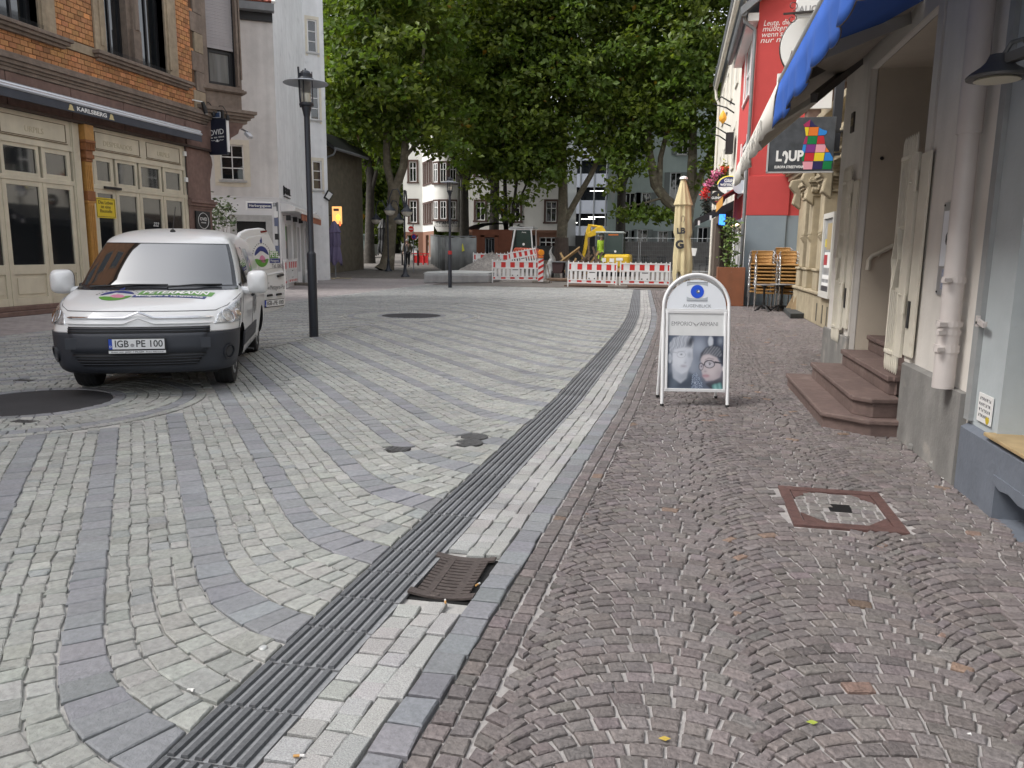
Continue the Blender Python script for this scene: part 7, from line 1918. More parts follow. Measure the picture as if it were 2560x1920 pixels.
o=heap('tarpaulin_bundle',-6.05,38.3,.42,.4,1.5,mat('grey_tarpaulin',(.27,.275,.27),.6,var=.25,vs=7,bump=.8,bs=9),n=22,k=10,rough=.05)
for v in o.data.vertices:v.co.x+=.05*math.sin(v.co.z*9+v.co.y*7);v.co.y+=.05*math.cos(v.co.z*11)
tag(o,'upright bundle wrapped in creased grey tarpaulin beside the beacon','bundle')
BW=thing('hand_cart','small dark cart with wheels and a grey tray standing before the planked tree','cart',(-5.55,37.4,.1))
b=MB();b.prism([(-5.8,37.2,.42),(-5.35,37.2,.42),(-5.25,37.2,.95),(-5.85,37.2,.95)],(0,.7,0));b.build('tray',mat('dark_maroon_tray',(.045,.022,.022),.6),BW,bevel=.03)
b=MB();b.box(-5.85,-5.22,37.15,37.95,.95,1.0);b.build('rim',m_zinc,BW)
for x in(-5.85,-5.3):
    b=MB();b.lathe((x,37.5,.32),[(.05,-.04),(.2,-.04),(.22,0),(.2,.04),(.05,.04)],16,axis=(1,0,0));b.build('wheel',m_rub,BW)
b=MB();b.prism([(-5.2,37.3,.25),(-4.95,37.3,.45),(-5.0,37.3,1.0),(-5.2,37.3,.95)],(0,.5,0));b.build('grey_shield',m_zinc,BW)
m_timb=mat('brown_site_timber',(.115,.08,.055),.9,var=.25,vs=6);m_timl=mat('pale_site_timber',(.36,.24,.11),.85,var=.15,vs=6)
b=MB();b.bar((-5.7,38.4,.85),(-4.75,38.9,1.62),.55,.06,up=(-.6,.2,1));o=b.build('board',m_timl);tag(o,'pale broad board propped up aslant beside the hand cart','board')
TP=thing('timber_pile','tangled pile of brown boards and pallets behind the digger arm','timber pile',(-4.6,40.2,.2))
for i in range(22):
    x=-5.5+rnd.random()*1.9;y=39.6+rnd.random()*1.3;a=rnd.gauss(0,.7)
    L=.7+rnd.random()*.9;z=.35+rnd.random()*.9
    b=MB();b.bar((x,y,z-.2),(x+L*math.sin(a)*.8,y+.2*rnd.random(),z+L*abs(math.cos(a))*(.7 if i%3 else.05)),.10,.03,up=(0,1,0));b.build('board',m_timb if i%4 else m_timl,TP)
b=MB();b.prism([(-5.95,36.4,.08),(-5.5,36.2,.08),(-3.0,36.0,.08),(-3.0,37.4,.08),(-5.9,37.6,.08)],(0,0,.12));o=b.build('earth_strip',mat('brown_earth',(.14,.095,.065),.95,var=.25,vs=8,bump=.8,bs=20),bevel=.03);tag(o,kind='structure')
b=MB();b.prism([(-4.6,32.7,0),(.1,32.9,0),(.3,34.2,.02),(-4.4,34.3,.02)],(0,0,.05));o=b.build('earth_edge',mat('leafy_brown_earth',(.10,.058,.04),.95,var=.35,vs=14,bump=.9,bs=20));tag(o,kind='structure')
for i,(p,q)in enumerate((((-5.75,35.1,.05),(-5.9,35.6,.95)),((-5.5,35.0,.05),(-5.85,35.5,1.0)))):
    b=MB();b.tube([p,q],.02,6);b.bar(Vector(q)-Vector((.1,0,0)),Vector(q)+Vector((.1,0,0)),.04,.03);o=b.build('shovel_shaft',m_timb)
    o.name='tool';tag(o,('long handled tool leaning beside the striped beacon, the left one','long handled tool leaning beside the striped beacon, the right one')[i],'tool')
m_wire=mat('galvanised_tube',(.36,.38,.39),.45,.5)
for i,(p,q,lab)in enumerate((((-1.95,44.0),(.0,44.1),'galvanised mesh fence panel left of the closed beige parasol'),((.1,44.1),(2.0,44.0),'galvanised mesh fence panel right of the beige parasol, with a white notice'),((-4.0,44.3),(-2.05,44.05),'galvanised mesh fence panel behind the yellow digger'))):
    t=thing('mesh_fence',lab,'fence',(p[0],p[1],zg(44)),group='galvanised mesh fence panels')
    z=zg(44);b=MB()
    P_,Q_=Vector((p[0],p[1],z)),Vector((q[0],q[1],z))
    b.tube([P_,P_+Vector((0,0,1.95)),Q_+Vector((0,0,1.95)),Q_],.022,6);b.tube([P_+Vector((0,0,.15)),Q_+Vector((0,0,.15))],.02,6);b.build('tube_frame',m_wire,t)
    b=MB()
    for k in range(1,20):f=k/20;b.bar(P_.lerp(Q_,f)+Vector((0,0,.15)),P_.lerp(Q_,f)+Vector((0,0,1.95)),.004,.004)
    for k in range(1,8):b.bar(P_+Vector((0,0,.15+k*.225)),Q_+Vector((0,0,.15+k*.225)),.004,.004)
    b.build('wire_mesh',m_wire,t,kind='stuff')
    if i==1:
        b=MB();b.prism([P_+Vector((.45,-.04,1.05)),P_+Vector((.95,-.04,1.0)),P_+Vector((1.02,-.04,1.42)),P_+Vector((.42,-.04,1.45))],(0,-.01,0));b.build('notice',m_white,t)
m_dch=mat('dark_cafe_chair',(.02,.022,.024),.6)
def make_cafe_chair():
    t=thing('cafe_chair','','chair',(0,0,0),local=True)
    b=MB();b.box(-.22,.22,-.22,.22,.43,.46);b.build('seat',m_dch,t)
    b=MB()
    for k in range(4):b.box(-.2+k*.11,-.14+k*.11,.2,.22,.46,.86)
    b.box(-.22,.22,.19,.23,.84,.90);b.build('backrest',m_dch,t)
    for x in(-.2,.2):
        for y in(-.2,.2):b=MB();b.tube([(x,y,0),(x*.95,y*.95,.43)],.015,5);b.build('leg',m_dch,t)
    return t
cc=make_cafe_chair()
for i in range(12):
    c=cc if i==0 else copy_tree(cc)
    c.location=(-2.6+(i%6)*.42+(2.9 if i>8 else 0),45.6+.5*(i//6),zg(45.6));c.rotation_euler=(0,0,rnd.random()*6)
    c['label']='dark slatted cafe chair behind the mesh fence, '+('%s of its %s row'%(ORD[i%6]if i%6 else 'first','front' if i<6 else 'rear'));c['group']='dark cafe chairs behind the mesh fence'
# ================================================================== PARASOLS
def parasol(name,label,x,y,z0,zt,zb,r,m,lean=(0,0),folds=9,wob=.25):
    t=thing(name,label,'parasol',(x,y,z0))
    b=MB();b.tube([(x,y,z0),(x,y,zb+.3)],.035,8);b.build('pole',m_wf if 'beige' in label else m_zinc,t)
    b=MB();rows=[]
    n=folds*6
    prof=[(0.0,.08),(.03,.30),(.12,.55),(.22,.82),(.27,.98),(.28,.80),(.42,.86),(.55,.95),(.60,.80),(.63,.84),(.8,1.05),(.93,1.1),(1.0,1.0)]
    for f,k in prof:
        row=[]
        for j in range(n):
            a=2*math.pi*j/n
            rr=r*k*(1+wob*(.35+.65*f)*math.sin(folds*a+2*f)*.55+.08*math.sin(2*a+5*f))
            zz=zt+(zb-zt)*f+(.22*math.sin(folds*a*.5+1)*f**6*(zt-zb)*.25)
            row.append((x+lean[0]*(1-f)+rr*math.cos(a),y+lean[1]*(1-f)+rr*math.sin(a),zz))
        rows.append(row)
    b.grid(rows,closed=True);o=b.build('cloth',m,t,smooth=True)
    return t
PA=parasol('parasol','tall closed beige parasol with black lettering behind the white A-board',.22,25,0,3.74,.72,.27,mat('beige_parasol_cloth',(.56,.48,.285),.85,var=.05,vs=4,streak=.1),lean=(-.10,0))
b=MB();b.lathe((.13,25,3.70),[(.13,0),(.11,.06),(.03,.09)],12);b.build('cap',m_white,PA)
b=MB()
for a in(.3,1.5,2.6,3.9,5.2):b.bar((.22+.16*math.cos(a),25+.16*math.sin(a),.3),(.22+.2*math.cos(a),25+.2*math.sin(a),1.0),.03,.03)
b.build('strut',m_wf,PA)
b=MB();b.box(-.2,.64,24.6,25.4,0.0,.07);b.build('base_plate',m_zinc,PA)
text('lettering','LB',.24,m_dblk,PA,(.12,24.70,2.12),(1,0,.08),(0,0,1),.002,bold=.012);text('lettering','G',.34,m_dblk,PA,(.10,24.69,1.70),(1,0,.1),(0,0,1),.002,bold=.02)
b=MB();b.tube([(.16+.05*math.cos(t),24.72,2.48+.10*math.sin(t))for t in np.linspace(-1.2,4.0,12)],.010,5);b.build('emblem',mat('brown_lettering',(.13,.09,.08),.6),PA)
PU=parasol('parasol','closed violet grey parasol on wooden feet beside the pale corner house',-16.15,35.2,.03,2.80,.78,.30,mat('violet_parasol_cloth',(.125,.105,.185),.85,var=.08,vs=4,streak=.14))
for a in(.2,1.8):b=MB();b.bar((-16.15-.75*math.cos(a),35.2-.75*math.sin(a),.06),(-16.15+.75*math.cos(a),35.2+.75*math.sin(a),.06),.1,.06);b.build('wooden_foot',mat('pale_foot_wood',(.38,.33,.24),.8),PU)
PD=parasol('parasol','closed black parasol standing in the shade between the dark tree trunks',-18.85,48.5,.43,3.45,1.2,.33,m_black)
OS=thing('lit_sign','glowing orange box sign above the violet parasol','sign',(-16.4,36.2,2.8))
b=MB();b.box(-16.66,-16.20,36.1,36.22,2.68,3.52);b.build('panel',mat('orange_lit_panel',(.6,.3,.1),.5,emit=(1.0,.48,.16),es=.55),OS)
b=MB();b.box(-16.58,-16.30,36.085,36.1,3.3,3.42);b.build('lettering_band',mat('brown_lettering',(.13,.09,.08),.6),OS)
b=MB();b.lathe((-16.35,36.09,2.98),[(.02,-.12),(.09,-.06),(.11,.03),(.06,.13),(.01,.18)],8);b.build('flame_mark',mat('yellow_lit',(.9,.5,.05),.5,emit=(1,.45,.05),es=1.2),OS)
b=MB();b.lathe((-16.25,36.09,2.70),[(.02,-.12),(.06,0),(.05,.1)],8);b.build('red_mark',mat('red_lit',(.8,.1,.05),.5,emit=(1,.15,.05),es=.8),OS)
b=MB();b.bar((-16.66,36.16,3.1),(-17.8,36.4,3.1),.04,.04);b.build('bracket',m_black,OS)
# ================================================================== FAR SIDE OF THE SQUARE
m_fw=mat('far_white_plaster',(.64,.635,.60),.88,var=.03,vs=2,var2=.05,vs2=.4);m_brn=mat('dark_brown_stone_trim',(.075,.042,.034),.8);m_rusts=mat('rust_stone_base',(.20,.10,.065),.85)
FWY=Fr((-17.4,62,.84),(1,0,0),(0,-1,0))
FH=thing('far_corner_house','white house with brown window frames and a round oriel across the square','building',(-15,62,.84))
b=MB()
wins=[(1.32,2.1,3.05,4.55),(7.1,7.95,2.95,4.55),(4.2,5.0,3.0,4.55),(1.32,2.1,6.6,8.2),(4.2,5.0,6.6,8.2),(7.1,7.95,6.6,8.2)]
wall(b,FWY,0,8.6,2.3,12,wins,.15,0);wall(b,FWY,0,8.6,0,2.3,[(4.6,6.3,.2,1.9),(6.6,8.1,.95,1.75),(.4,2.0,.2,1.9),(2.4,4.0,.2,1.9)],.2,1)
b.box(-17.3,-8.9,62.3,70,.84,12.5,2)
b.build('wall',[m_fw,m_rusts,m_darkw],FH)
for q in wins:
    window(FWY,FH,*q,m_wf,m_glass,d=-.08,fw=.07,cols=2,rows=1,split=[.68],bar=.06,solo=False)
    b=MB()
    for p in((q[0]-.16,q[0],q[2],q[3]+.16),(q[1],q[1]+.16,q[2],q[3]+.16),(q[0],q[1],q[3],q[3]+.16),(q[0]-.22,q[1]+.22,q[2]-.14,q[2])):b.fbox(FWY,p[0],p[1],0,.06,p[2],p[3])
    b.build('window_surround',m_brn,FH)
window(FWY,FH,6.6,8.1,.95,1.75,m_wf,m_glass,d=-.1,fw=.07,cols=3,rows=2,bar=.07,solo=False)
b=MB();b.fbox(FWY,0,8.6,0,.12,2.1,2.3);b.build('string_course',m_rusts,FH)
OC=Vector((-18.6,62.9,0));b=MB()
b.lathe((OC.x,OC.y,0),[(1.0,3.0),(1.3,3.5),(1.35,3.95),(1.35,9.3),(1.5,9.4),(1.5,9.6),(.1,10.2)],28);b.build('oriel',m_fw,FH,smooth=True)
for zz,hh in((3.98,1.42),(6.9,1.5)):
    for k,a in enumerate((-2.15,-1.62,-1.05)):
        u=Vector((-math.sin(a),math.cos(a),0));nn=Vector((math.cos(a),math.sin(a),0));Fo=Fr(OC+nn*1.36,u,nn)
        window(Fo,FH,-.26,.26,zz,zz+hh,m_wf,m_glass,d=.03,fw=.06,cols=2,rows=1,split=[.68],bar=.05,solo=False)
        b=MB();b.fbox(Fo,-.36,-.26,-.05,.07,zz-.05,zz+hh+.1);b.fbox(Fo,.26,.36,-.05,.07,zz-.05,zz+hh+.1);b.fbox(Fo,-.36,.36,-.05,.072,zz+hh,zz+hh+.14);b.fbox(Fo,-.40,.40,-.05,.11,zz-.18,zz-.03);b.build('window_surround',m_brn,FH)
text('lettering','grafeller',.48,m_dblk,FH,(-18.35,61.52,3.72),(1,.08,0),(0,0,1),.01,width=1.9,bold=.01);text('small_lettering','FASHION STORE',.2,m_dblk,FH,(-18.35,61.54,3.40),(1,.08,0),(0,0,1),.01,width=2.1)
UW=Vector((-.50,.86,0)).normalized();FLW=Fr((-19.75,62.3,.84),UW,(-UW.y,UW.x,0)if UW.y*0>1 else(-.86,-.50,0))
b=MB();lw=[(.5+k*.95,.95+k*.95,2.9,4.5)for k in range(4)]+[(.5+k*.95,.95+k*.95,6.2,7.9)for k in range(4)]
wall(b,FLW,0,4.4,2.2,12,lw,.12,0);wall(b,FLW,0,4.4,0,2.2,[(.4,1.3,.1,1.8),(2.0,3.2,.1,1.9)],.2,1);b.build('side_wall',[m_fw,m_rusts],FH)
for q in lw:
    b=MB()
    for p in((q[0]-.14,q[0],q[2],q[3]+.16),(q[1],q[1]+.14,q[2],q[3]+.16),(q[0]-.2,q[1]+.2,q[3],q[3]+.18),(q[0]-.2,q[1]+.2,q[2]-.14,q[2])):b.fbox(FLW,p[0],p[1],0,.08,p[2],p[3])
    f_=b.build('window_surround',m_brn,FH);b=MB();b.fbox(FLW,q[0],q[1],-.10,-.08,q[2],q[3]);b.build('pane',m_wf,f_)
F3=Fr(FLW.P(4.4,0,0)+Vector((-1.6,-.2,0)),(1,.12,0),(.12,-1,0));b=MB();w3=[(.45,1.1,3.0,4.9),(.45,1.1,6.5,8.2)]
wall(b,F3,-.1,1.7,2.2,12,w3,.12,0);wall(b,F3,-.1,1.7,0,2.2,[(.2,1.2,0,1.9)],.2,1);b.build('side_wall',[m_fw,m_rusts],FH)
for q in w3:
    window(F3,FH,*q,m_wf,m_glass,d=-.08,fw=.07,cols=2,rows=1,split=[.7],bar=.06,solo=False)
    b=MB()
    for p in((q[0]-.16,q[0],q[2],q[3]+.16),(q[1],q[1]+.16,q[2],q[3]+.16),(q[0],q[1],q[3],q[3]+.16),(q[0]-.2,q[1]+.2,q[2]-.14,q[2])):b.fbox(F3,p[0],p[1],0,.06,p[2],p[3])
    b.build('window_surround',m_brn,FH)
m_ofc=mat('blue_grey_office_panel',(.30,.32,.37),.5)
OF=thing('office_block','blue grey modern office block with lit window bands between the trees','building',(-10,80,1.1))
b=MB();b.box(-15,-6.9,80.0,90,1.1,16)
b.build('core',m_darkw,OF)
for z0,z1 in((3.0,4.05),(5.3,6.6),(7.9,9.2),(10.5,11.8),(13,14.4)):
    b=MB();b.box(-15,-6.85,79.5,80.0,z0,z1);b.build('floor_band',m_ofc,OF)
    b=MB();b.box(-15,-6.9,79.85,79.87,z1,z1+1.25);b.build('window_band',m_glass,OF)
for x in(-14,-12.6,-11.2,-9.8,-8.4,-7.2):b=MB();b.box(x,x+.12,79.45,79.6,2.6,16);b.build('mullion',m_zinc,OF)
m_tube=mat('fluorescent_tube',(1,1,1),.5,emit=(1,.98,.9),es=1.6)
for x0,x1,z in((-8.9,-7.2,4.92),(-9.6,-8.2,4.72),(-11.2,-10.0,4.35),(-8.8,-7.2,7.5),(-12.5,-11.5,4.4)):b=MB();b.box(x0,x1,79.82,79.84,z,z+.08);b.build('light_strip',m_tube,OF)
b=MB();b.box(-15,-7.6,74.5,79.4,1.1,3.0);b.build('dark_canopy_shop',m_black,OF)
m_grn=mat('pale_green_plaster',(.37,.44,.415),.88,var=.04,vs=2,var2=.06,vs2=.3,streak=.05);m_gsh=mat('grey_green_shutter',(.17,.19,.185),.7)
FG=Fr((-5.45,62,.84),(1,0,0),(0,-1,0))
GH=thing('green_house','large pale green house with grey shutters behind the mesh fence','building',(0,62,.84))
gw=[(1.35,2.15,3.7,5.2),(2.65,3.35,3.7,5.2),(4.75,5.6,4.0,6.7),(8.2,9.0,4.0,6.7),(1.0,1.75,.7,2.3),(2.4,3.2,.2,2.4),(4.0,4.8,.7,2.3),(5.5,6.3,.7,2.3),(7.0,7.8,.9,2.6),(8.6,9.4,.9,2.6),(2.0,2.8,8.0,10),(5.2,6.0,8.0,10)]
b=MB();wall(b,FG,0,16,0,13,gw,.2,0);b.quad(FG.P(0,0,0),FG.P(0,-14,0),FG.P(0,-14,13),FG.P(0,0,13));b.box(-5.2,10.4,62.4,74,.84,13.5,1);b.build('wall',[m_grn,m_darkw],GH)
for q in gw:
    window(FG,GH,*q,m_wf,m_glass,d=-.12,fw=.07,cols=2,rows=1,bar=.06,sill=m_greyst,sd=.12,solo=False)
    for s_ in(0,1):
        x0=q[0]-.42 if s_==0 else q[1]+.02
        b=MB();b.fbox(FG,x0,x0+.40,.01,.05,q[2],q[3]);b.build('shutter',m_gsh,GH)
b=MB();b.prism([FG.P(.42+.24*math.cos(t),0,5.7+1.25*math.sin(t))for t in np.linspace(0,6.283,25)[:-1]],FG.n*.05);b.build('oval_relief',mat('pale_grey_relief',(.42,.45,.44),.8),GH)
b=MB();b.fbox(FG,0,16,0,.06,0,.75);b.build('plinth',mat('grey_green_plinth',(.23,.265,.255),.9),GH)
b=MB();b.box(-5.6,3,58.0,58.2,.7,2.25);o=b.build('low_wall',mat('drab_grey_wall',(.17,.16,.15),.9,var=.15,vs=3));tag(o,'drab grey low wall behind the timber pile and the digger','wall')
b=MB();b.box(-13.5,-5.6,60.0,60.2,.8,1.9);o=b.build('low_wall',mat('dark_grey_wall',(.07,.07,.068),.9,var=.15,vs=3));tag(o,'dark low wall before the ground floor of the white house','wall')
PV=thing('parked_van','dull green box van parked in the shade behind the tree trunks','van',(-26.5,60,.8))
b=MB();b.box(-28.8,-25.6,60,62,1.1,2.75);b.build('body',mat('dull_green_van',(.085,.115,.105),.4),PV,bevel=.12)
b=MB();b.box(-25.6,-24.5,60.05,61.95,1.05,1.9);b.prism([(-25.6,60.1,1.9),(-24.8,60.1,1.9),(-25.3,60.1,2.6),(-25.6,60.1,2.7)],(0,1.8,0));b.build('cab',mat('dull_green_van',(.085,.115,.105),.4),PV)
b=MB();b.box(-28.7,-24.6,60.1,61.9,.95,1.12);b.build('chassis',m_black,PV)
for x in(-28.0,-25.1):b=MB();b.lathe((x,60,1.12),[(.05,0),(.32,.02),(.33,.2),(.05,.2)],18,axis=(0,1,0));b.build('wheel',m_rub,PV)
b=MB();b.box(-28.4,-25.7,59.97,60.0,1.95,1.99);b.build('side_line',m_zinc,PV)
RB=thing('bicycle_rack','bright red rack of looped tubes behind the walking person','rack',(-17.0,50.4,.5))
b=MB()
for k in range(3):b.tube([(-17.4+k*.35,50.4,.48),(-17.4+k*.35,50.4,1.2),(-17.1+k*.35,50.4,1.25),(-17.1+k*.35,50.4,.48)],.035,6)
b.bar((-17.5,50.4,1.22),(-16.3,50.4,1.22),.05,.08);b.bar((-17.4,50.42,.85),(-16.4,50.42,.85),.03,.5);b.build('tubes',mat('bright_red_paint',(.55,.03,.03),.4),RB)
for i,(x,y)in enumerate(((-16.6,48.9),(-25.5,56),(-17.9,49.5))):
    b=MB();b.lathe((x,y,zg(y)),[(.06,0),(.06,.85),(.075,.88),(.07,.95),(.02,1.0)],10);o=b.build('bollard',m_black,smooth=True);tag(o,('dark bollard behind the walking person, near the red rack','dark bollard before the parked green van','dark bollard beside the mottled plane trunk')[i],'bollard','dark bollards on the square')
TS=thing('traffic_sign','post with a small red sign and a blue no-stopping disc beside the plane trunk','traffic sign',(-13.9,40.5,.2))
b=MB();b.tube([(-14.35,41.5,.2),(-14.35,41.5,2.9)],.03,8);b.build('post',m_zinc,TS)
b=MB();b.lathe((-14.45,41.45,2.60),[(.02,0),(.16,0),(.16,.02),(.02,.02)],18,axis=(0,-1,0));b.build('red_disc',m_br,TS);b=MB();b.box(-14.55,-14.35,41.42,41.425,2.575,2.625);b.build('white_bar',m_white,TS)
b=MB();b.lathe((-14.28,41.45,2.18),[(.02,0),(.16,0),(.16,.02),(.02,.02)],18,axis=(0,-1,0));b.build('disc',m_br,TS);b=MB();b.lathe((-14.28,41.42,2.18),[(.02,0),(.12,0),(.12,.012),(.02,.012)],18,axis=(0,-1,0));b.build('blue_field',mat('sign_deep_blue',(.02,.03,.2),.4),TS)
# ================================================================== PEOPLE
def skinned(name,joints,bones,m,parent,root,sub=2):
    names=list(joints);me=bpy.data.meshes.new(name)
    b_=base_of(parent)
    me.from_pydata([tuple(Vector(joints[k][0])-b_)for k in names],[(names.index(a),names.index(c))for a,c in bones],[])
    o=bpy.data.objects.new(name,me);link(o,parent)
    sk=o.modifiers.new('skin','SKIN');sk.use_smooth_shade=True
    for i,k in enumerate(names):
        r=joints[k][1];r=r if isinstance(r,tuple)else(r,r)
        me.skin_vertices[0].data[i].radius=r;me.skin_vertices[0].data[i].use_root=(k==root)
    ss=o.modifiers.new('sub','SUBSURF');ss.levels=sub;ss.render_levels=sub
    dg=bpy.context.evaluated_depsgraph_get();dg.update()
    n=bpy.data.meshes.new_from_object(o.evaluated_get(dg));o.modifiers.clear();o.data=n;n.name=name
    n.materials.clear();n.materials.append(m)
    n.polygons.foreach_set('use_smooth',[True]*len(n.polygons))
    return o
m_skin=mat('skin',(.40,.24,.18),.6)
def person(label,loc,rz,pose,m_top,m_leg,m_shoe,m_hair,scale=1.0,hat=None,shirt=None):
    T=thing('person',label,'person',loc)
    R=Matrix.Rotation(rz,4,'Z')
    W=lambda p:Vector(loc)+(R@Vector(p))*scale
    J=pose
    body={k:(W(p),r*scale if not isinstance(r,tuple)else(r[0]*scale,r[1]*scale))for k,(p,r)in J.items()}
    bones=[('pelvis','belly'),('belly','chest'),('chest','neck'),('neck','jaw'),('jaw','head'),('head','crown')]
    for s in 'lr':
        bones+=[('pelvis','hip'+s),('hip'+s,'knee'+s),('knee'+s,'ankle'+s),('ankle'+s,'toe'+s),('chest','sh'+s),('sh'+s,'el'+s),('el'+s,'wr'+s),('wr'+s,'palm'+s)]
        for k in range(5):bones+=[('palm'+s,'fa%d'%k+s),('fa%d'%k+s,'fb%d'%k+s)]
    for s in 'lr':
        pw,ww=Vector(J['palm'+s][0]),Vector(J['wr'+s][0]);d=(pw-ww).normalized();side=Vector((0,1,0))if abs(d.y)<.8 else Vector((0,0,1));side=(side-d*side.dot(d)).normalized();cu=d.cross(side)*(1 if s=='l' else-1)
        for k in range(5):
            if k==4:a,c=pw-d*.01+side*.045,pw+d*.025+side*.06
            else:a,c=pw+d*.045+side*(.03-.02*k),pw+d*(.085-.01*abs(k-1))+side*(.03-.02*k)+cu*.02
            body['fa%d'%k+s]=(W(a),.009*scale);body['fb%d'%k+s]=(W(c),.008*scale)
    skinned('body',body,bones,m_skin,T,'pelvis')
    grow=lambda ks,g_:{k:(body[k][0],tuple(x+g_*scale for x in body[k][1])if isinstance(body[k][1],tuple)else body[k][1]+g_*scale)for k in ks}
    lg=['pelvis']+[a+s for s in 'lr' for a in('hip','knee','ankle')]
    skinned('trousers',grow(lg,.025),[('pelvis','hip'+s)for s in 'lr']+[('hip'+s,'knee'+s)for s in 'lr']+[('knee'+s,'ankle'+s)for s in 'lr'],m_leg,T,'pelvis')
    tp=['pelvis','belly','chest']+[a+s for s in 'lr' for a in('sh','el','wr')]
    skinned('jacket',grow(tp,.028),[('pelvis','belly'),('belly','chest')]+[('chest','sh'+s)for s in 'lr']+[('sh'+s,'el'+s)for s in 'lr']+[('el'+s,'wr'+s)for s in 'lr'],m_top,T,'belly')
    for s in 'lr':
        skinned('shoe',{'a':(body['ankle'+s][0]-Vector((0,0,.02*scale)),.052*scale),'t':(body['toe'+s][0],.048*scale)},[('a','t')],m_shoe,T,'a')
    h=W(J['head'][0]);f=R@Vector((1,0,0));l_=R@Vector((0,1,0))
    if m_hair:
        b=MB();b.lathe(h+Vector((0,0,.015*scale))-f*.012*scale,[(.104*scale,-.03*scale),(.106*scale,.03*scale),(.09*scale,.08*scale),(.05*scale,.115*scale),(.01,.125*scale)],14);b.build('hair',m_hair,T,smooth=True)
    for s in(-1,1):
        b=MB();b.lathe(h+f*.088*scale+l_*.034*s*scale+Vector((0,0,-.005)),[(.002,-.012*scale),(.011*scale,0),(.002,.012*scale)],8,axis=tuple(f));b.build('eye',m_black,T)
        b=MB();b.lathe(h+l_*.092*s*scale,[(.004,-.03*scale),(.018*scale,0),(.004,.03*scale)],8);b.build('ear',m_skin,T)
    b=MB();b.prism([h+f*.09*scale+Vector((0,0,.01*scale)),h+f*.118*scale+Vector((0,0,-.035*scale)),h+f*.09*scale+Vector((0,0,-.045*scale))],l_*.02*scale);b.build('nose',m_skin,T)
    b=MB();b.bar(h+f*.088*scale+Vector((0,0,-.072*scale))-l_*.022*scale,h+f*.088*scale+Vector((0,0,-.072*scale))+l_*.022*scale,.01,.01);b.build('mouth',mat('lip',(.25,.09,.08),.6),T)
    return T,W,f,l_
stand={'pelvis':((0,0,.95),(.15,.11)),'belly':((0,0,1.1),(.15,.115)),'chest':((0,0,1.32),(.165,.115)),'neck':((0,0,1.47),.055),'jaw':((.015,0,1.55),.062),'head':((.01,0,1.625),.082),'crown':((0,0,1.69),.06),
         'hipl':((0,.09,.88),.095),'kneel':((.05,.10,.48),.06),'anklel':((.08,.10,.09),.042),'toel':((.22,.11,.045),.035),'hipr':((0,-.09,.88),.095),'kneer':((-.02,-.10,.48),.06),'ankler':((-.12,-.10,.10),.042),'toer':((.01,-.11,.045),.035),
         'shl':((0,.19,1.40),.062),'ell':((-.06,.25,1.13),.045),'wrl':((.03,.26,.90),.033),'palml':((.05,.26,.83),.035),'shr':((0,-.19,1.40),.062),'elr':((.0,-.25,1.13),.045),'wrr':((.10,-.26,.92),.033),'palmr':((.13,-.26,.86),.035)}
T,W,f,l_=person('grey haired person in an olive jacket and black trousers walking under the trees',(-16.72,47.2,zg(47.2)),-1.45,stand,mat('olive_brown_jacket',(.12,.10,.07),.9),mat('black_trousers',(.012,.012,.014),.9),m_black,mat('grey_hair',(.3,.29,.28),.8))
b=MB();b.prism([W((.135,y,z))for y,z in((-.035,1.44),(.035,1.44),(.06,1.1),(.05,.98),(-.05,.98),(-.06,1.1))],f*.02);b.build('shirt',mat('white_shirt',(.55,.55,.56),.9),T)
b=MB()
for y in(-.03,.03):b.bar(W((.16,y*.6,1.44)),W((.16,y*1.7,.98)),.022,.012,up=tuple(f))
b.build('braces',m_black,T)
sit={'pelvis':((0,0,.12),(.15,.12)),'belly':((0,0,.28),(.15,.12)),'chest':((.03,0,.5),(.165,.12)),'neck':((.05,0,.65),.055),'jaw':((.08,0,.73),.062),'head':((.075,0,.80),.082),'crown':((.06,0,.865),.06),
       'hipl':((.08,.1,.12),.095),'kneel':((.48,.12,.14),.062),'anklel':((.55,.12,-.28),.045),'toel':((.68,.12,-.33),.036),'hipr':((.08,-.1,.12),.095),'kneer':((.48,-.12,.14),.062),'ankler':((.55,-.12,-.28),.045),'toer':((.68,-.12,-.33),.036),
       'shl':((.03,.2,.58),.065),'ell':((.14,.27,.33),.048),'wrl':((.36,.22,.30),.034),'palml':((.43,.2,.31),.036),'shr':((.03,-.2,.58),.065),'elr':((.14,-.27,.33),.048),'wrr':((.36,-.22,.30),.034),'palmr':((.43,-.2,.31),.036)}
m_hv=mat('lime_high_visibility_cloth',(.38,.58,.04),.8)
T,W,f,l_=person('person in a lime high visibility jacket and helmet standing beside the digger seat',(-3.88,41.35,.62),1.7,{k:((p[0]*.8,p[1]*.8,p[2]),r)for k,(p,r)in stand.items()},m_hv,m_hv,m_black,mat('white_helmet',(.7,.7,.68),.5))
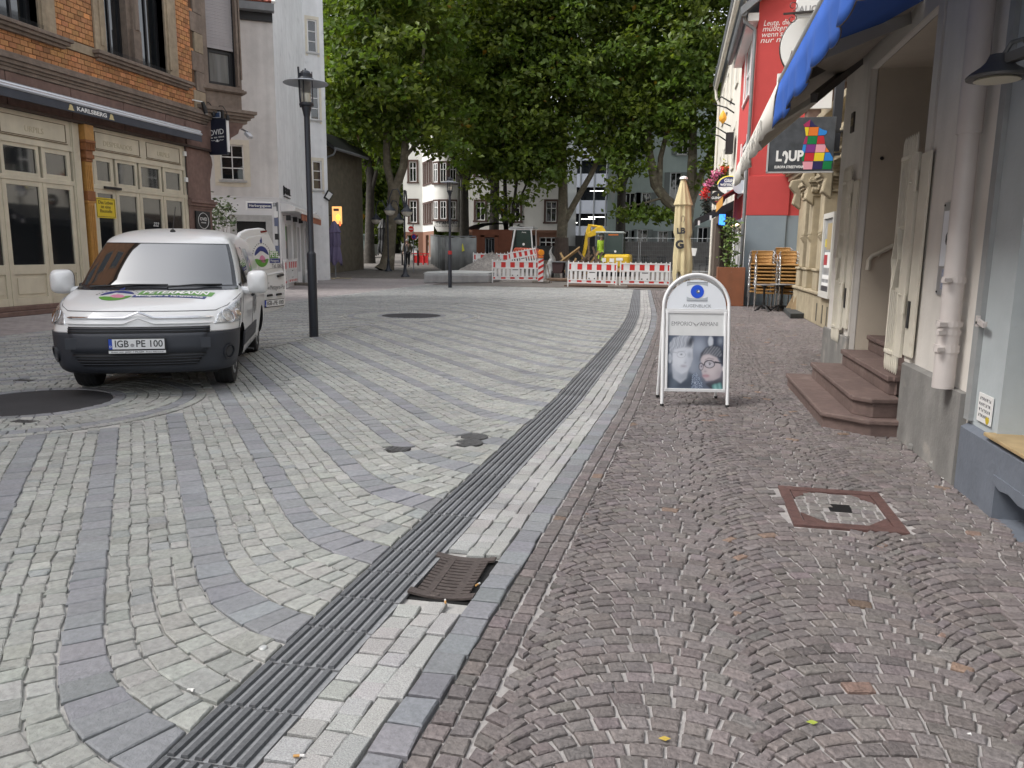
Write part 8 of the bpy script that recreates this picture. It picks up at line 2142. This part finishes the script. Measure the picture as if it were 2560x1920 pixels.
# ================================================================== TREES
def leaf_material(name,c0,tr):
    m=bpy.data.materials.new(name);m.use_nodes=True
    nt=m.node_tree;N,L=nt.nodes,nt.links
    p=N['Principled BSDF'];p.inputs['Roughness'].default_value=.5;p.inputs['Specular IOR Level'].default_value=.35
    at=N.new('ShaderNodeAttribute');at.attribute_name='tint'
    mx=N.new('ShaderNodeMix');mx.data_type='RGBA';mx.blend_type='MULTIPLY';mx.inputs[0].default_value=1;mx.inputs[6].default_value=(*c0,1)
    L.new(at.outputs['Color'],mx.inputs[7]);L.new(mx.outputs[2],p.inputs['Base Color'])
    t=N.new('ShaderNodeBsdfTranslucent');mt=N.new('ShaderNodeMix');mt.data_type='RGBA';mt.blend_type='MULTIPLY';mt.inputs[0].default_value=1;mt.inputs[6].default_value=(*tr,1)
    L.new(at.outputs['Color'],mt.inputs[7]);L.new(mt.outputs[2],t.inputs['Color'])
    ms=N.new('ShaderNodeMixShader');ms.inputs[0].default_value=.38
    out=N['Material Output'];L.new(p.outputs[0],ms.inputs[1]);L.new(t.outputs[0],ms.inputs[2]);L.new(ms.outputs[0],out.inputs[0])
    return m
m_leaf=leaf_material('plane_tree_leaf',(.085,.128,.020),(.16,.25,.022))
m_bark=mat('mottled_plane_bark',(.145,.125,.09),.9,var=.25,vs=5,bump=.6,bs=9,stain=(.30,.28,.20),sts=2.6,stw=.56)
m_barkd=mat('dark_bark',(.055,.048,.04),.9,var=.3,vs=5,bump=.6,bs=9)
def crown(name,parent,ells,n_clump,per,size=.19,sig=.42,seed=0):
    rg=np.random.default_rng(seed)
    cs,out=[],[]
    tot=sum(e[3]*e[4]*e[5]for e in ells)
    for(cx,cy,cz,rx,ry,rz)in ells:
        k=max(6,int(n_clump*rx*ry*rz/tot))
        d=rg.normal(0,1,(k,3));d/=np.linalg.norm(d,axis=1,keepdims=True)
        r=rg.random((k,1))**.42
        cs.append(np.array([cx,cy,cz])+d*r*np.array([rx,ry,rz]));out.append(d*r)
    c=np.concatenate(cs);od=np.concatenate(out);K=len(c)
    N=K*per
    off=rg.normal(0,1,(N,3))*np.array([sig,sig,sig*.55])
    p=np.repeat(c,per,axis=0)+off
    nrm=rg.normal(0,.75,(N,3))+np.repeat(od,per,axis=0)*.5;nrm[:,2]+=.75
    nrm/=np.linalg.norm(nrm,axis=1,keepdims=True)
    u=np.cross(nrm,rg.normal(0,1,(N,3)));u/=np.linalg.norm(u,axis=1,keepdims=True)
    v=np.cross(nrm,u)
    s=size*(.55+.75*rg.random((N,1)))
    P=np.stack([p-u*s,p-u*s*.1+v*s*.62,p+u*s,p-u*s*.1-v*s*.62],axis=1)
    P[:,2]-=nrm*s*.25;P[:,0]-=nrm*s*.12
    g_=np.repeat(rg.normal(1,.16,(K,1)),per,axis=0)*rg.normal(1,.16,(N,1))
    yl=np.repeat(rg.random((K,1)),per,axis=0)
    T=np.clip(np.concatenate([g_*(.86+.40*yl),g_*(.95+.10*yl),g_*(.9+.1*rg.random((N,1)))],axis=1),.3,2)
    br=rg.random(N)<.004
    T[br]*=np.array([1.8,.8,.5])
    b_=np.array(base_of(parent))
    me=tint_mesh(name,P.reshape(-1,3)-b_,np.arange(N*4).reshape(N,4),np.repeat(T,4,axis=0),m_leaf)
    o=bpy.data.objects.new(name,me);link(o,parent)
    return o
def tree(label,x,y,trunk,limbs,ells,n=430,per=42,bark=None,seed=1,size=.19):
    t=thing('plane_tree',label,'tree',(x,y,zg(y)),group='plane trees round the square')
    m=bark or m_bark
    b=MB();b.tube([(px,py,pz)for px,py,pz,r in trunk],[r for*_,r in trunk],14);b.build('trunk',m,t,smooth=True)
    for lb in limbs:
        b=MB();b.tube([q[:3]for q in lb],[q[3]for q in lb],9);b.build('limb',m,t,smooth=True)
    crown('crown',t,ells,n,per,seed=seed,size=size)
    return t
z=zg
tree('large mottled plane tree with a forked trunk beside the ornate lamp',-16.45,43.4,
     [(-16.75,43.2,.2,.62),(-16.62,43.3,.55,.45),(-16.5,43.4,1.4,.36),(-16.35,43.4,3,.33),(-16.15,43.4,4.7,.36),(-16.1,43.4,5.2,.34)],
     [[(-16.2,43.4,4.8,.24),(-16.55,43.4,6.2,.22),(-16.6,43.5,8,.18),(-16.9,43.6,11,.11),(-17.2,43.6,15,.05)],[(-16.1,43.4,4.8,.26),(-15.5,43.3,6.2,.24),(-15.3,43.2,8,.2),(-14.4,43.2,11,.11),(-13.8,43,15,.05)],[(-15.5,43.3,6.6,.12),(-14.2,43,7.8,.09),(-12.9,42.6,9.2,.04)]],
     [(-16.6,43.6,12.6,4.6,3.8,5.6),(-18.8,43.2,10.2,2.6,2.6,3.2),(-14.0,42.8,9.2,2.6,2.4,2.6),(-12.8,42.2,7.1,1.4,1.2,1.1),(-17,43.5,17.5,4.5,3.8,3.2)],560,42,seed=2)
tree('dark trunked plane tree at the far left, before the parked green van',-22.4,52.7,
     [(-22.5,52.7,.5,.36),(-22.4,52.7,2.4,.27),(-22.3,52.7,7,.24),(-22.3,52.7,12,.12)],
     [[(-22.3,52.7,6,.14),(-23.4,52.4,9,.10),(-24.6,52,12,.05)],[(-22.3,52.7,7,.12),(-21.5,52.4,10,.09),(-21,52,13,.04)]],
     [(-22.8,52,13.5,4.6,3.8,6.2),(-24.2,52.4,8.2,2.2,2,2.6),(-21.4,51.6,8.4,1.9,1.8,2.2),(-23,52.5,18.5,4.6,3.6,3.5)],520,42,m_barkd,3)
tree('dark trunked plane tree next to the closed black parasol',-20.9,51.2,
     [(-20.95,51.2,.5,.46),(-20.9,51.2,2,.33),(-20.75,51.2,6,.27),(-20.6,51.2,11,.13)],
     [[(-20.8,51.2,5,.16),(-19.8,51,8,.12),(-19,50.8,11,.05)],[(-20.75,51.2,6,.14),(-21.6,51,9,.1),(-22,50.6,12,.04)]],
     [(-19.4,51.4,14.2,4.2,3.6,6),(-19.8,50.8,9,2.2,1.8,2.4),(-19,51.4,19,4.2,3.6,3)],470,42,m_barkd,4)
tree('plane tree behind the rust brown kiosk, its trunk rising from the roof',-12.3,52.2,
     [(-12.3,52.2,.5,.42),(-12.25,52.2,2.5,.34),(-12.2,52.2,6.5,.3),(-12.2,52.2,12,.14)],
     [[(-12.2,52.2,5.5,.16),(-13.4,51.8,8,.12),(-14.5,51.5,11,.05)],[(-12.2,52.2,6,.16),(-11,52,9,.12),(-10.2,51.8,12,.05)]],
     [(-12.6,52,13.6,4.8,3.8,6.2),(-13.6,51,8.6,2.4,2,2.2),(-10.8,50.6,7.6,2.4,1.6,2.0),(-12.4,51.8,19,4.8,3.8,3)],560,42,m_barkd,5)
tree('many stemmed plane tree rising behind the orange red loader',-10.6,49.2,
     [(-10.7,49.2,.45,.22),(-10.75,49.2,3,.15),(-10.9,49.2,7,.1),(-11,49.2,11,.05)],
     [[(-10.6,49.2,.45,.16),(-10.4,49.1,3,.11),(-9.9,49,7,.08),(-9.4,48.9,11,.03)],[(-10.65,49.2,2.4,.1),(-11.6,49,6,.08),(-12.2,48.8,9,.03)],[(-10.4,49.1,3.5,.08),(-9.2,48.8,6,.06),(-8.6,48.6,9,.03)]],
     [(-10.2,48.6,11.4,4.2,3.4,5.4),(-10.8,48,6.2,2.7,1.5,1.9),(-8.6,47.6,6.8,1.8,1.4,1.9),(-9.8,48.4,16.5,4.4,3.4,3.6),(-10.6,47.8,4.3,1.5,.9,1.2)],600,42,m_barkd,6)
T7=tree('plane tree with its foot wrapped in protective planks behind the tarpaulin bundle',-7.2,50,
     [(-7.3,50,.45,.42),(-7.25,50,2.2,.34),(-7.2,50,3.6,.34),(-7.25,50,6.5,.26),(-7.4,50,12,.12)],
     [[(-7.1,50,3.3,.22),(-6.4,49.9,4.6,.2),(-5.4,49.7,6.3,.17),(-4.4,49.5,8.6,.12),(-3.6,49.3,11,.05)],[(-7.25,50,5.5,.14),(-8.3,49.7,8,.1),(-9,49.5,11,.04)]],
     [(-6.4,49.8,13.4,4.8,3.8,5.8),(-4.4,48.6,8.6,2.3,1.8,1.8),(-7.0,48.6,7.4,2.2,1.5,1.5),(-6,49.6,18.6,4.8,3.8,3.2)],560,42,None,7)
m_tp=mat('grey_brown_guard_plank',(.10,.075,.062),.9,var=.2,vs=5)
for k in range(9):
    a=-math.pi+k*math.pi/8-.0
    b=MB();b.bar((-7.25+.52*math.cos(a),50+.52*math.sin(a),.45),(-7.25+.40*math.cos(a+.05),50+.40*math.sin(a+.05),2.35),.16,.04,up=(math.cos(a),math.sin(a),0));b.build('guard_plank',m_tp,T7)
tree('broad plane tree with a deep forked trunk behind the closed beige parasol',.5,50,
     [(.55,50,.45,.62),(.52,50,1.6,.5),(.45,50,3.2,.5),(.42,50,4.4,.58)],
     [[(.2,50,4.0,.36),(-.75,49.8,4.7,.33),(-1.45,49.7,5.6,.3),(-1.85,49.6,7.4,.24),(-2.3,49.4,11,.12),(-2.6,49,15,.05)],[(-1.2,49.7,5.4,.2),(-1.2,49.7,7.2,.17),(-.6,49.6,10,.1),(-.2,49.4,13,.04)],
      [(.6,50,4.2,.40),(.75,50,5.6,.34),(.72,50,7.4,.28),(.6,50,11,.14),(.4,50,15,.05)],[(.75,50,4.6,.3),(1.3,49.9,6.2,.22),(2.2,49.8,8.6,.14),(3,49.5,11,.05)],[(-1.0,49.7,4.8,.08),(-2.2,48.9,4.4,.06),(-3.4,48.2,4.1,.03)]],
     [(.4,49.6,13.6,4.6,3.8,5.8),(-2.2,48.8,9.4,2.6,2,2.6),(2.4,49,9.2,1.6,1.9,3),(-2.9,47.8,5.9,1.5,.9,.9),(-3.2,47.9,3.9,1.3,.6,.45),(-.9,48.2,3.7,.7,.6,.5),(.2,49.4,18.6,4.6,3.6,3.2),(1.5,49,6.4,1.5,1.2,1.0)],640,42,None,8)
tree('tall plane tree filling the gap at the back between kiosk and digger',-4.0,57.0,
     [(-4,57,.7,.4),(-4,57,6,.3),(-4,57,13,.12)],[[(-4,57,6,.2),(-2.5,56.8,10,.12),(-1.6,56.5,13,.05)],[(-4,57,6.5,.2),(-5.6,56.8,10,.12),(-6.4,56.5,13,.05)]],
     [(-3.4,56.8,15,5.6,3.4,6),(-2.6,56.5,20.5,5.5,3.2,3)],430,42,m_barkd,9,.21)
tree('tall plane tree at the back above the white oriel house',-15.8,57.5,
     [(-15.8,57.5,.7,.4),(-15.8,57.5,6,.3),(-15.8,57.5,13,.12)],[[(-15.8,57.5,6,.2),(-14.2,57,10,.12),(-13.4,56.8,13,.05)],[(-15.8,57.5,6.5,.2),(-17.4,57,10,.12),(-18,57,13,.05)]],
     [(-15.8,57.2,15.4,5.8,3.4,6),(-15.8,56.8,21,6,3.2,3.2)],430,42,m_barkd,10,.21)
def far_tree(label,x,y,ells,n,seed):
    t=thing('far_tree',label,'tree',(x,y,zg(y)),group='broad trees beyond the parked van')
    b=MB();b.tube([(x,y,.8),(x,y,5),(x,y,9)],[.4,.3,.15],10);b.build('trunk',m_barkd,t)
    crown('crown',t,ells,n,36,seed=seed,size=.27,sig=.6)
far_tree('yellow green broad tree behind the parked green van',-33,72,[(-33,72,6.5,4.6,3,5),(-30.5,72,3.6,3,2,2.6)],420,21)
far_tree('tall broad tree above and behind the parked van, further to the right',-28,76,[(-28.5,76,10,5.5,3,7),(-26.5,75,4.5,3.2,2,3)],430,22)
far_tree('broad tree closing the view between the dark trunks and the white house',-23.5,80,[(-24,80,9,4.6,3,7)],330,23)
# ================================================================== COVERS, GRATE, LITTER
m_cast=mat('brown_cast_iron',(.105,.085,.078),.6,.45,var=.2,vs=40,bump=.4,bs=120)
m_pit=mat('dark_pit',(.006,.006,.006),.9)
DGt=thing('drain_grate','dished brown cast iron drain grate set in the granite gutter','drain grate',(-.92,3.18,0))
gx0,gx1,gy0,gy1=GR
gz=lambda x:.006-.017*(1-((x-(gx0+gx1)/2)/((gx1-gx0)/2))**2)
xs=np.linspace(gx0+.03,gx1-.028,11)
def strip_y(b,y0,y1,xs_,th=.010):
    lo=[]
    for x in xs_:lo.append(((x,y0,gz(x)),(x,y1,gz(x)),(x,y1,gz(x)-th),(x,y0,gz(x)-th)))
    b.grid([[a[k]for k in range(4)]for a in lo],closed=True);n=len(b.v);b.f+=[(n-4,n-3,n-2,n-1),(n-4*len(lo),n-4*len(lo)+1,n-4*len(lo)+2,n-4*len(lo)+3)];b.mi+=[0,0]
b=MB();b.box(gx0-.02,gx1+.02,gy0-.02,gy1+.02,-.0235,-.0215);b.build('pit',m_pit,DGt)
b=MB();strip_y(b,gy0,gy0+.045,np.linspace(gx0,gx1,13));strip_y(b,gy1-.045,gy1,np.linspace(gx0,gx1,13));b.build('end_frame',m_cast,DGt)
n=11
for k in range(n):
    y=gy0+.062+k*(gy1-gy0-.124)/(n-1)
    b=MB();strip_y(b,y-.0115,y+.0115,xs,.008);b.build('grate_bar',m_cast,DGt)
for x in(gx0+.085,gx1-.082):
    b=MB();b.hexa([(x-.016,gy0+.045,gz(x)-.009),(x+.016,gy0+.045,gz(x)-.009),(x+.016,gy1-.045,gz(x)-.009),(x-.016,gy1-.045,gz(x)-.009),(x-.016,gy0+.045,gz(x)+.001),(x+.016,gy0+.045,gz(x)+.001),(x+.016,gy1-.045,gz(x)+.001),(x-.016,gy1-.045,gz(x)+.001)]);b.build('grate_rib',m_cast,DGt)
b=MB();b.tube([(gx0+.115+.022*math.cos(t),gy0+.022+.012*math.sin(t),gz(gx0+.115)+.0005)for t in np.linspace(0,6.283,15)[:-1]],.003,4,closed=True);b.build('foundry_mark',m_cast,DGt)
m_frame=mat('rust_red_cast_frame',(.115,.062,.055),.65,.2,var=.2,vs=25,var2=.15,vs2=5,bump=.4,bs=90)
AC=thing('access_cover','square rust red framed cover filled with setts in the footway','cover',(.99,4.58,0))
corner=[Vector((.737,4.944,0)),Vector((1.285,4.935,0)),Vector((1.278,4.227,0)),Vector((.697,4.224,0))]
corner=[Vector((.70,4.945,0)),Vector((1.29,4.945,0)),Vector((1.28,4.222,0)),Vector((.695,4.222,0))]
cen=sum(corner,Vector())/4
ins=lambda p,k:cen+(p-cen)*k
b=MB()
for i in range(4):
    p,q=corner[i],corner[(i+1)%4]
    P_,Q_=ins(p,.80),ins(q,.80)
    b.hexa([p+Vector((0,0,-.02)),q+Vector((0,0,-.02)),Q_+Vector((0,0,-.02)),P_+Vector((0,0,-.02)),p+Vector((0,0,.007)),q+Vector((0,0,.007)),Q_+Vector((0,0,.007)),P_+Vector((0,0,.007))])
b.build('frame',m_frame,AC,bevel=.002)
for i in range(4):
    p,q,r=ins(corner[i],.775),ins(corner[(i+1)%4],.775),ins(corner[(i+3)%4],.775)
    b=MB();b.prism([p+Vector((0,0,-.01)),p.lerp(q,.26)+Vector((0,0,-.01)),p.lerp(r,.26)+Vector((0,0,-.01))],(0,0,.014));b.build('corner_plate',m_frame,AC)
b=MB();b.poly([ins(p,.80)+Vector((0,0,-.006))for p in corner]);b.build('bed',m_bedp,AC)
qs=[]
for r in range(8):
    off=rnd.random()*.5
    c=-off
    while c<6:
        w=.8+rnd.random()*.45
        u0,u1=max(0,c)/6,min(6,c+w)/6
        v0,v1=r/8,(r+1)/8
        c+=w
        if u1-u0<.05:continue
        mu,mv=(u0+u1)/2,(v0+v1)/2
        if min(mu,1-mu)+min(mv,1-mv)<.23:continue
        if.385<mu<.615 and.375<mv<.625:continue
        f_=lambda u,v:ins(corner[3],.77).lerp(ins(corner[2],.77),u).lerp(ins(corner[0],.77).lerp(ins(corner[1],.77),u),v)
        qs.append([tuple(f_(u,v))[:2]for u,v in((u0,v0),(u1,v0),(u1,v1),(u0,v1))])
P_=stones(qs,.010,.002,jit=.003);P_[:,:,:2]-=0
pieces(AC,'sett','setts',P_,STONE_F,tints(len(qs),(1.15,1.2,1.18),.10,.015),m_fan,100)
b=MB();b.box(.935,1.065,4.525,4.655,-.02,-.016);b.build('pit',m_pit,AC)
for k in range(7):b=MB();b.box(.937,1.063,4.528+k*.0195,4.537+k*.0195,-.016,.001);b.build('grate_bar',m_black,AC)
m_cov=mat('grey_iron_cover',(.10,.10,.10),.6,.5,var=.3,vs=60,bump=.5,bs=150)
for i,(x,y,lab)in enumerate(((-1.494,5.74,'small round iron cover by the ribbed strip, the farther of two'),(-1.487,5.545,'small round iron cover by the ribbed strip, the nearer of two'))):
    t=thing('iron_cover',lab,'cover',(x,y,0),group='small round iron covers')
    b=MB();b.lathe((x,y,-.02),[(.108,0),(.108,.024),(.095,.025),(.09,.022),(.01,.022)],28);b.build('disc',m_cov,t,smooth=True)
    b=MB()
    for k in range(5):a=k*1.257;b.box(x+.045*math.cos(a)-.012,x+.045*math.cos(a)+.012,y+.045*math.sin(a)-.012,y+.045*math.sin(a)+.012,.001,.004)
    b.build('relief',m_cov,t,kind='stuff')
for i,(x,y,w,d,lab)in enumerate(((-1.944,5.215,.085,.06,'small rectangular iron cover let into a dark course of the street'),(-5.258,5.305,.10,.045,'small rectangular iron cover in the ring of setts near the van'),(-6.882,6.996,.10,.05,'small rectangular iron cover behind the asphalt patch, left of the van'))):
    b=MB();b.box(x-w,x+w,y-d,y+d,-.01,.008)
    for k in range(4):b.box(x-w+.02+k*.04,x-w+.035+k*.04,y-d+.015,y+d-.015,.008,.011)
    o=b.build('iron_cover',m_cov);tag(o,lab,'cover')
m_filt=mat('orange_filter_paper',(.55,.30,.10),.8);m_pap=mat('white_paper_scrap',(.72,.71,.69),.8)
for i,(x,y,a,lab)in enumerate(((-1.0,1.838,.3,'cigarette end in the gutter at the near end of the ribbed strip'),(-.874,2.885,1.9,'cigarette end lying just before the drain grate'),(-.785,3.077,1.2,'cigarette end on the edge of the drain grate'))):
    t=thing('cigarette_end',lab,'cigarette end',(x,y,0),group='cigarette ends in the gutter')
    d=Vector((math.cos(a),math.sin(a),0));p=Vector((x,y,.009))
    b=MB();b.tube([p-d*.014,p+d*.004],.0042,8);b.build('filter',m_filt,t);b=MB();b.tube([p+d*.0042,p+d*.018],.004,8);b.build('paper',m_pap,t)
b=MB();b.lathe((-1.415,2.375,.004),[(.016,0),(.017,.003),(.013,.008),(.004,.010)],14);o=b.build('bottle_cap',mat('pale_metal_cap',(.55,.56,.55),.4,.4),smooth=True);tag(o,'pale bottle cap lying beside the ribbed strip','bottle cap')
for i,(x,y,s)in enumerate(((-1.507,2.066,.022),(.812,5.105,.02),(1.207,4.11,.018),(1.313,3.883,.014),(1.785,5.375,.02),(.948,2.384,.012))):
    b=MB();a=i*1.3
    b.grid([[(x+s*(u-.5)*math.cos(a)-s*v*.6*math.sin(a),y+s*(u-.5)*math.sin(a)+s*v*.6*math.cos(a),.008+.004*math.sin(u*5+v*4))for u in(0,.5,1)]for v in(0,.5,1)])
    o=b.build('paper_scrap',m_pap)
    tag(o,('torn white scrap on the setts left of the ribbed strip','white scrap just beyond the framed cover','white scrap right before the framed cover','tiny white scrap at the near right of the framed cover','white scrap at the foot of the cream house wall','tiny white scrap low on the footway near the leaf')[i],'litter')
for i,(x,y,c,lab)in enumerate(((.482,2.336,(.28,.33,.05),'small yellow green leaf lying on the near footway'),(.032,2.15,(.42,.30,.05),'tiny yellow leaf on the near footway'))):
    b=MB();b.add([(x-.018,y,.010),(x,y+.010,.014),(x+.02,y+.004,.012),(x+.004,y-.009,.010)],[(0,1,2,3)]);o=b.build('leaf',mat('fallen_leaf_%d'%i,c,.6));tag(o,lab,'leaf')
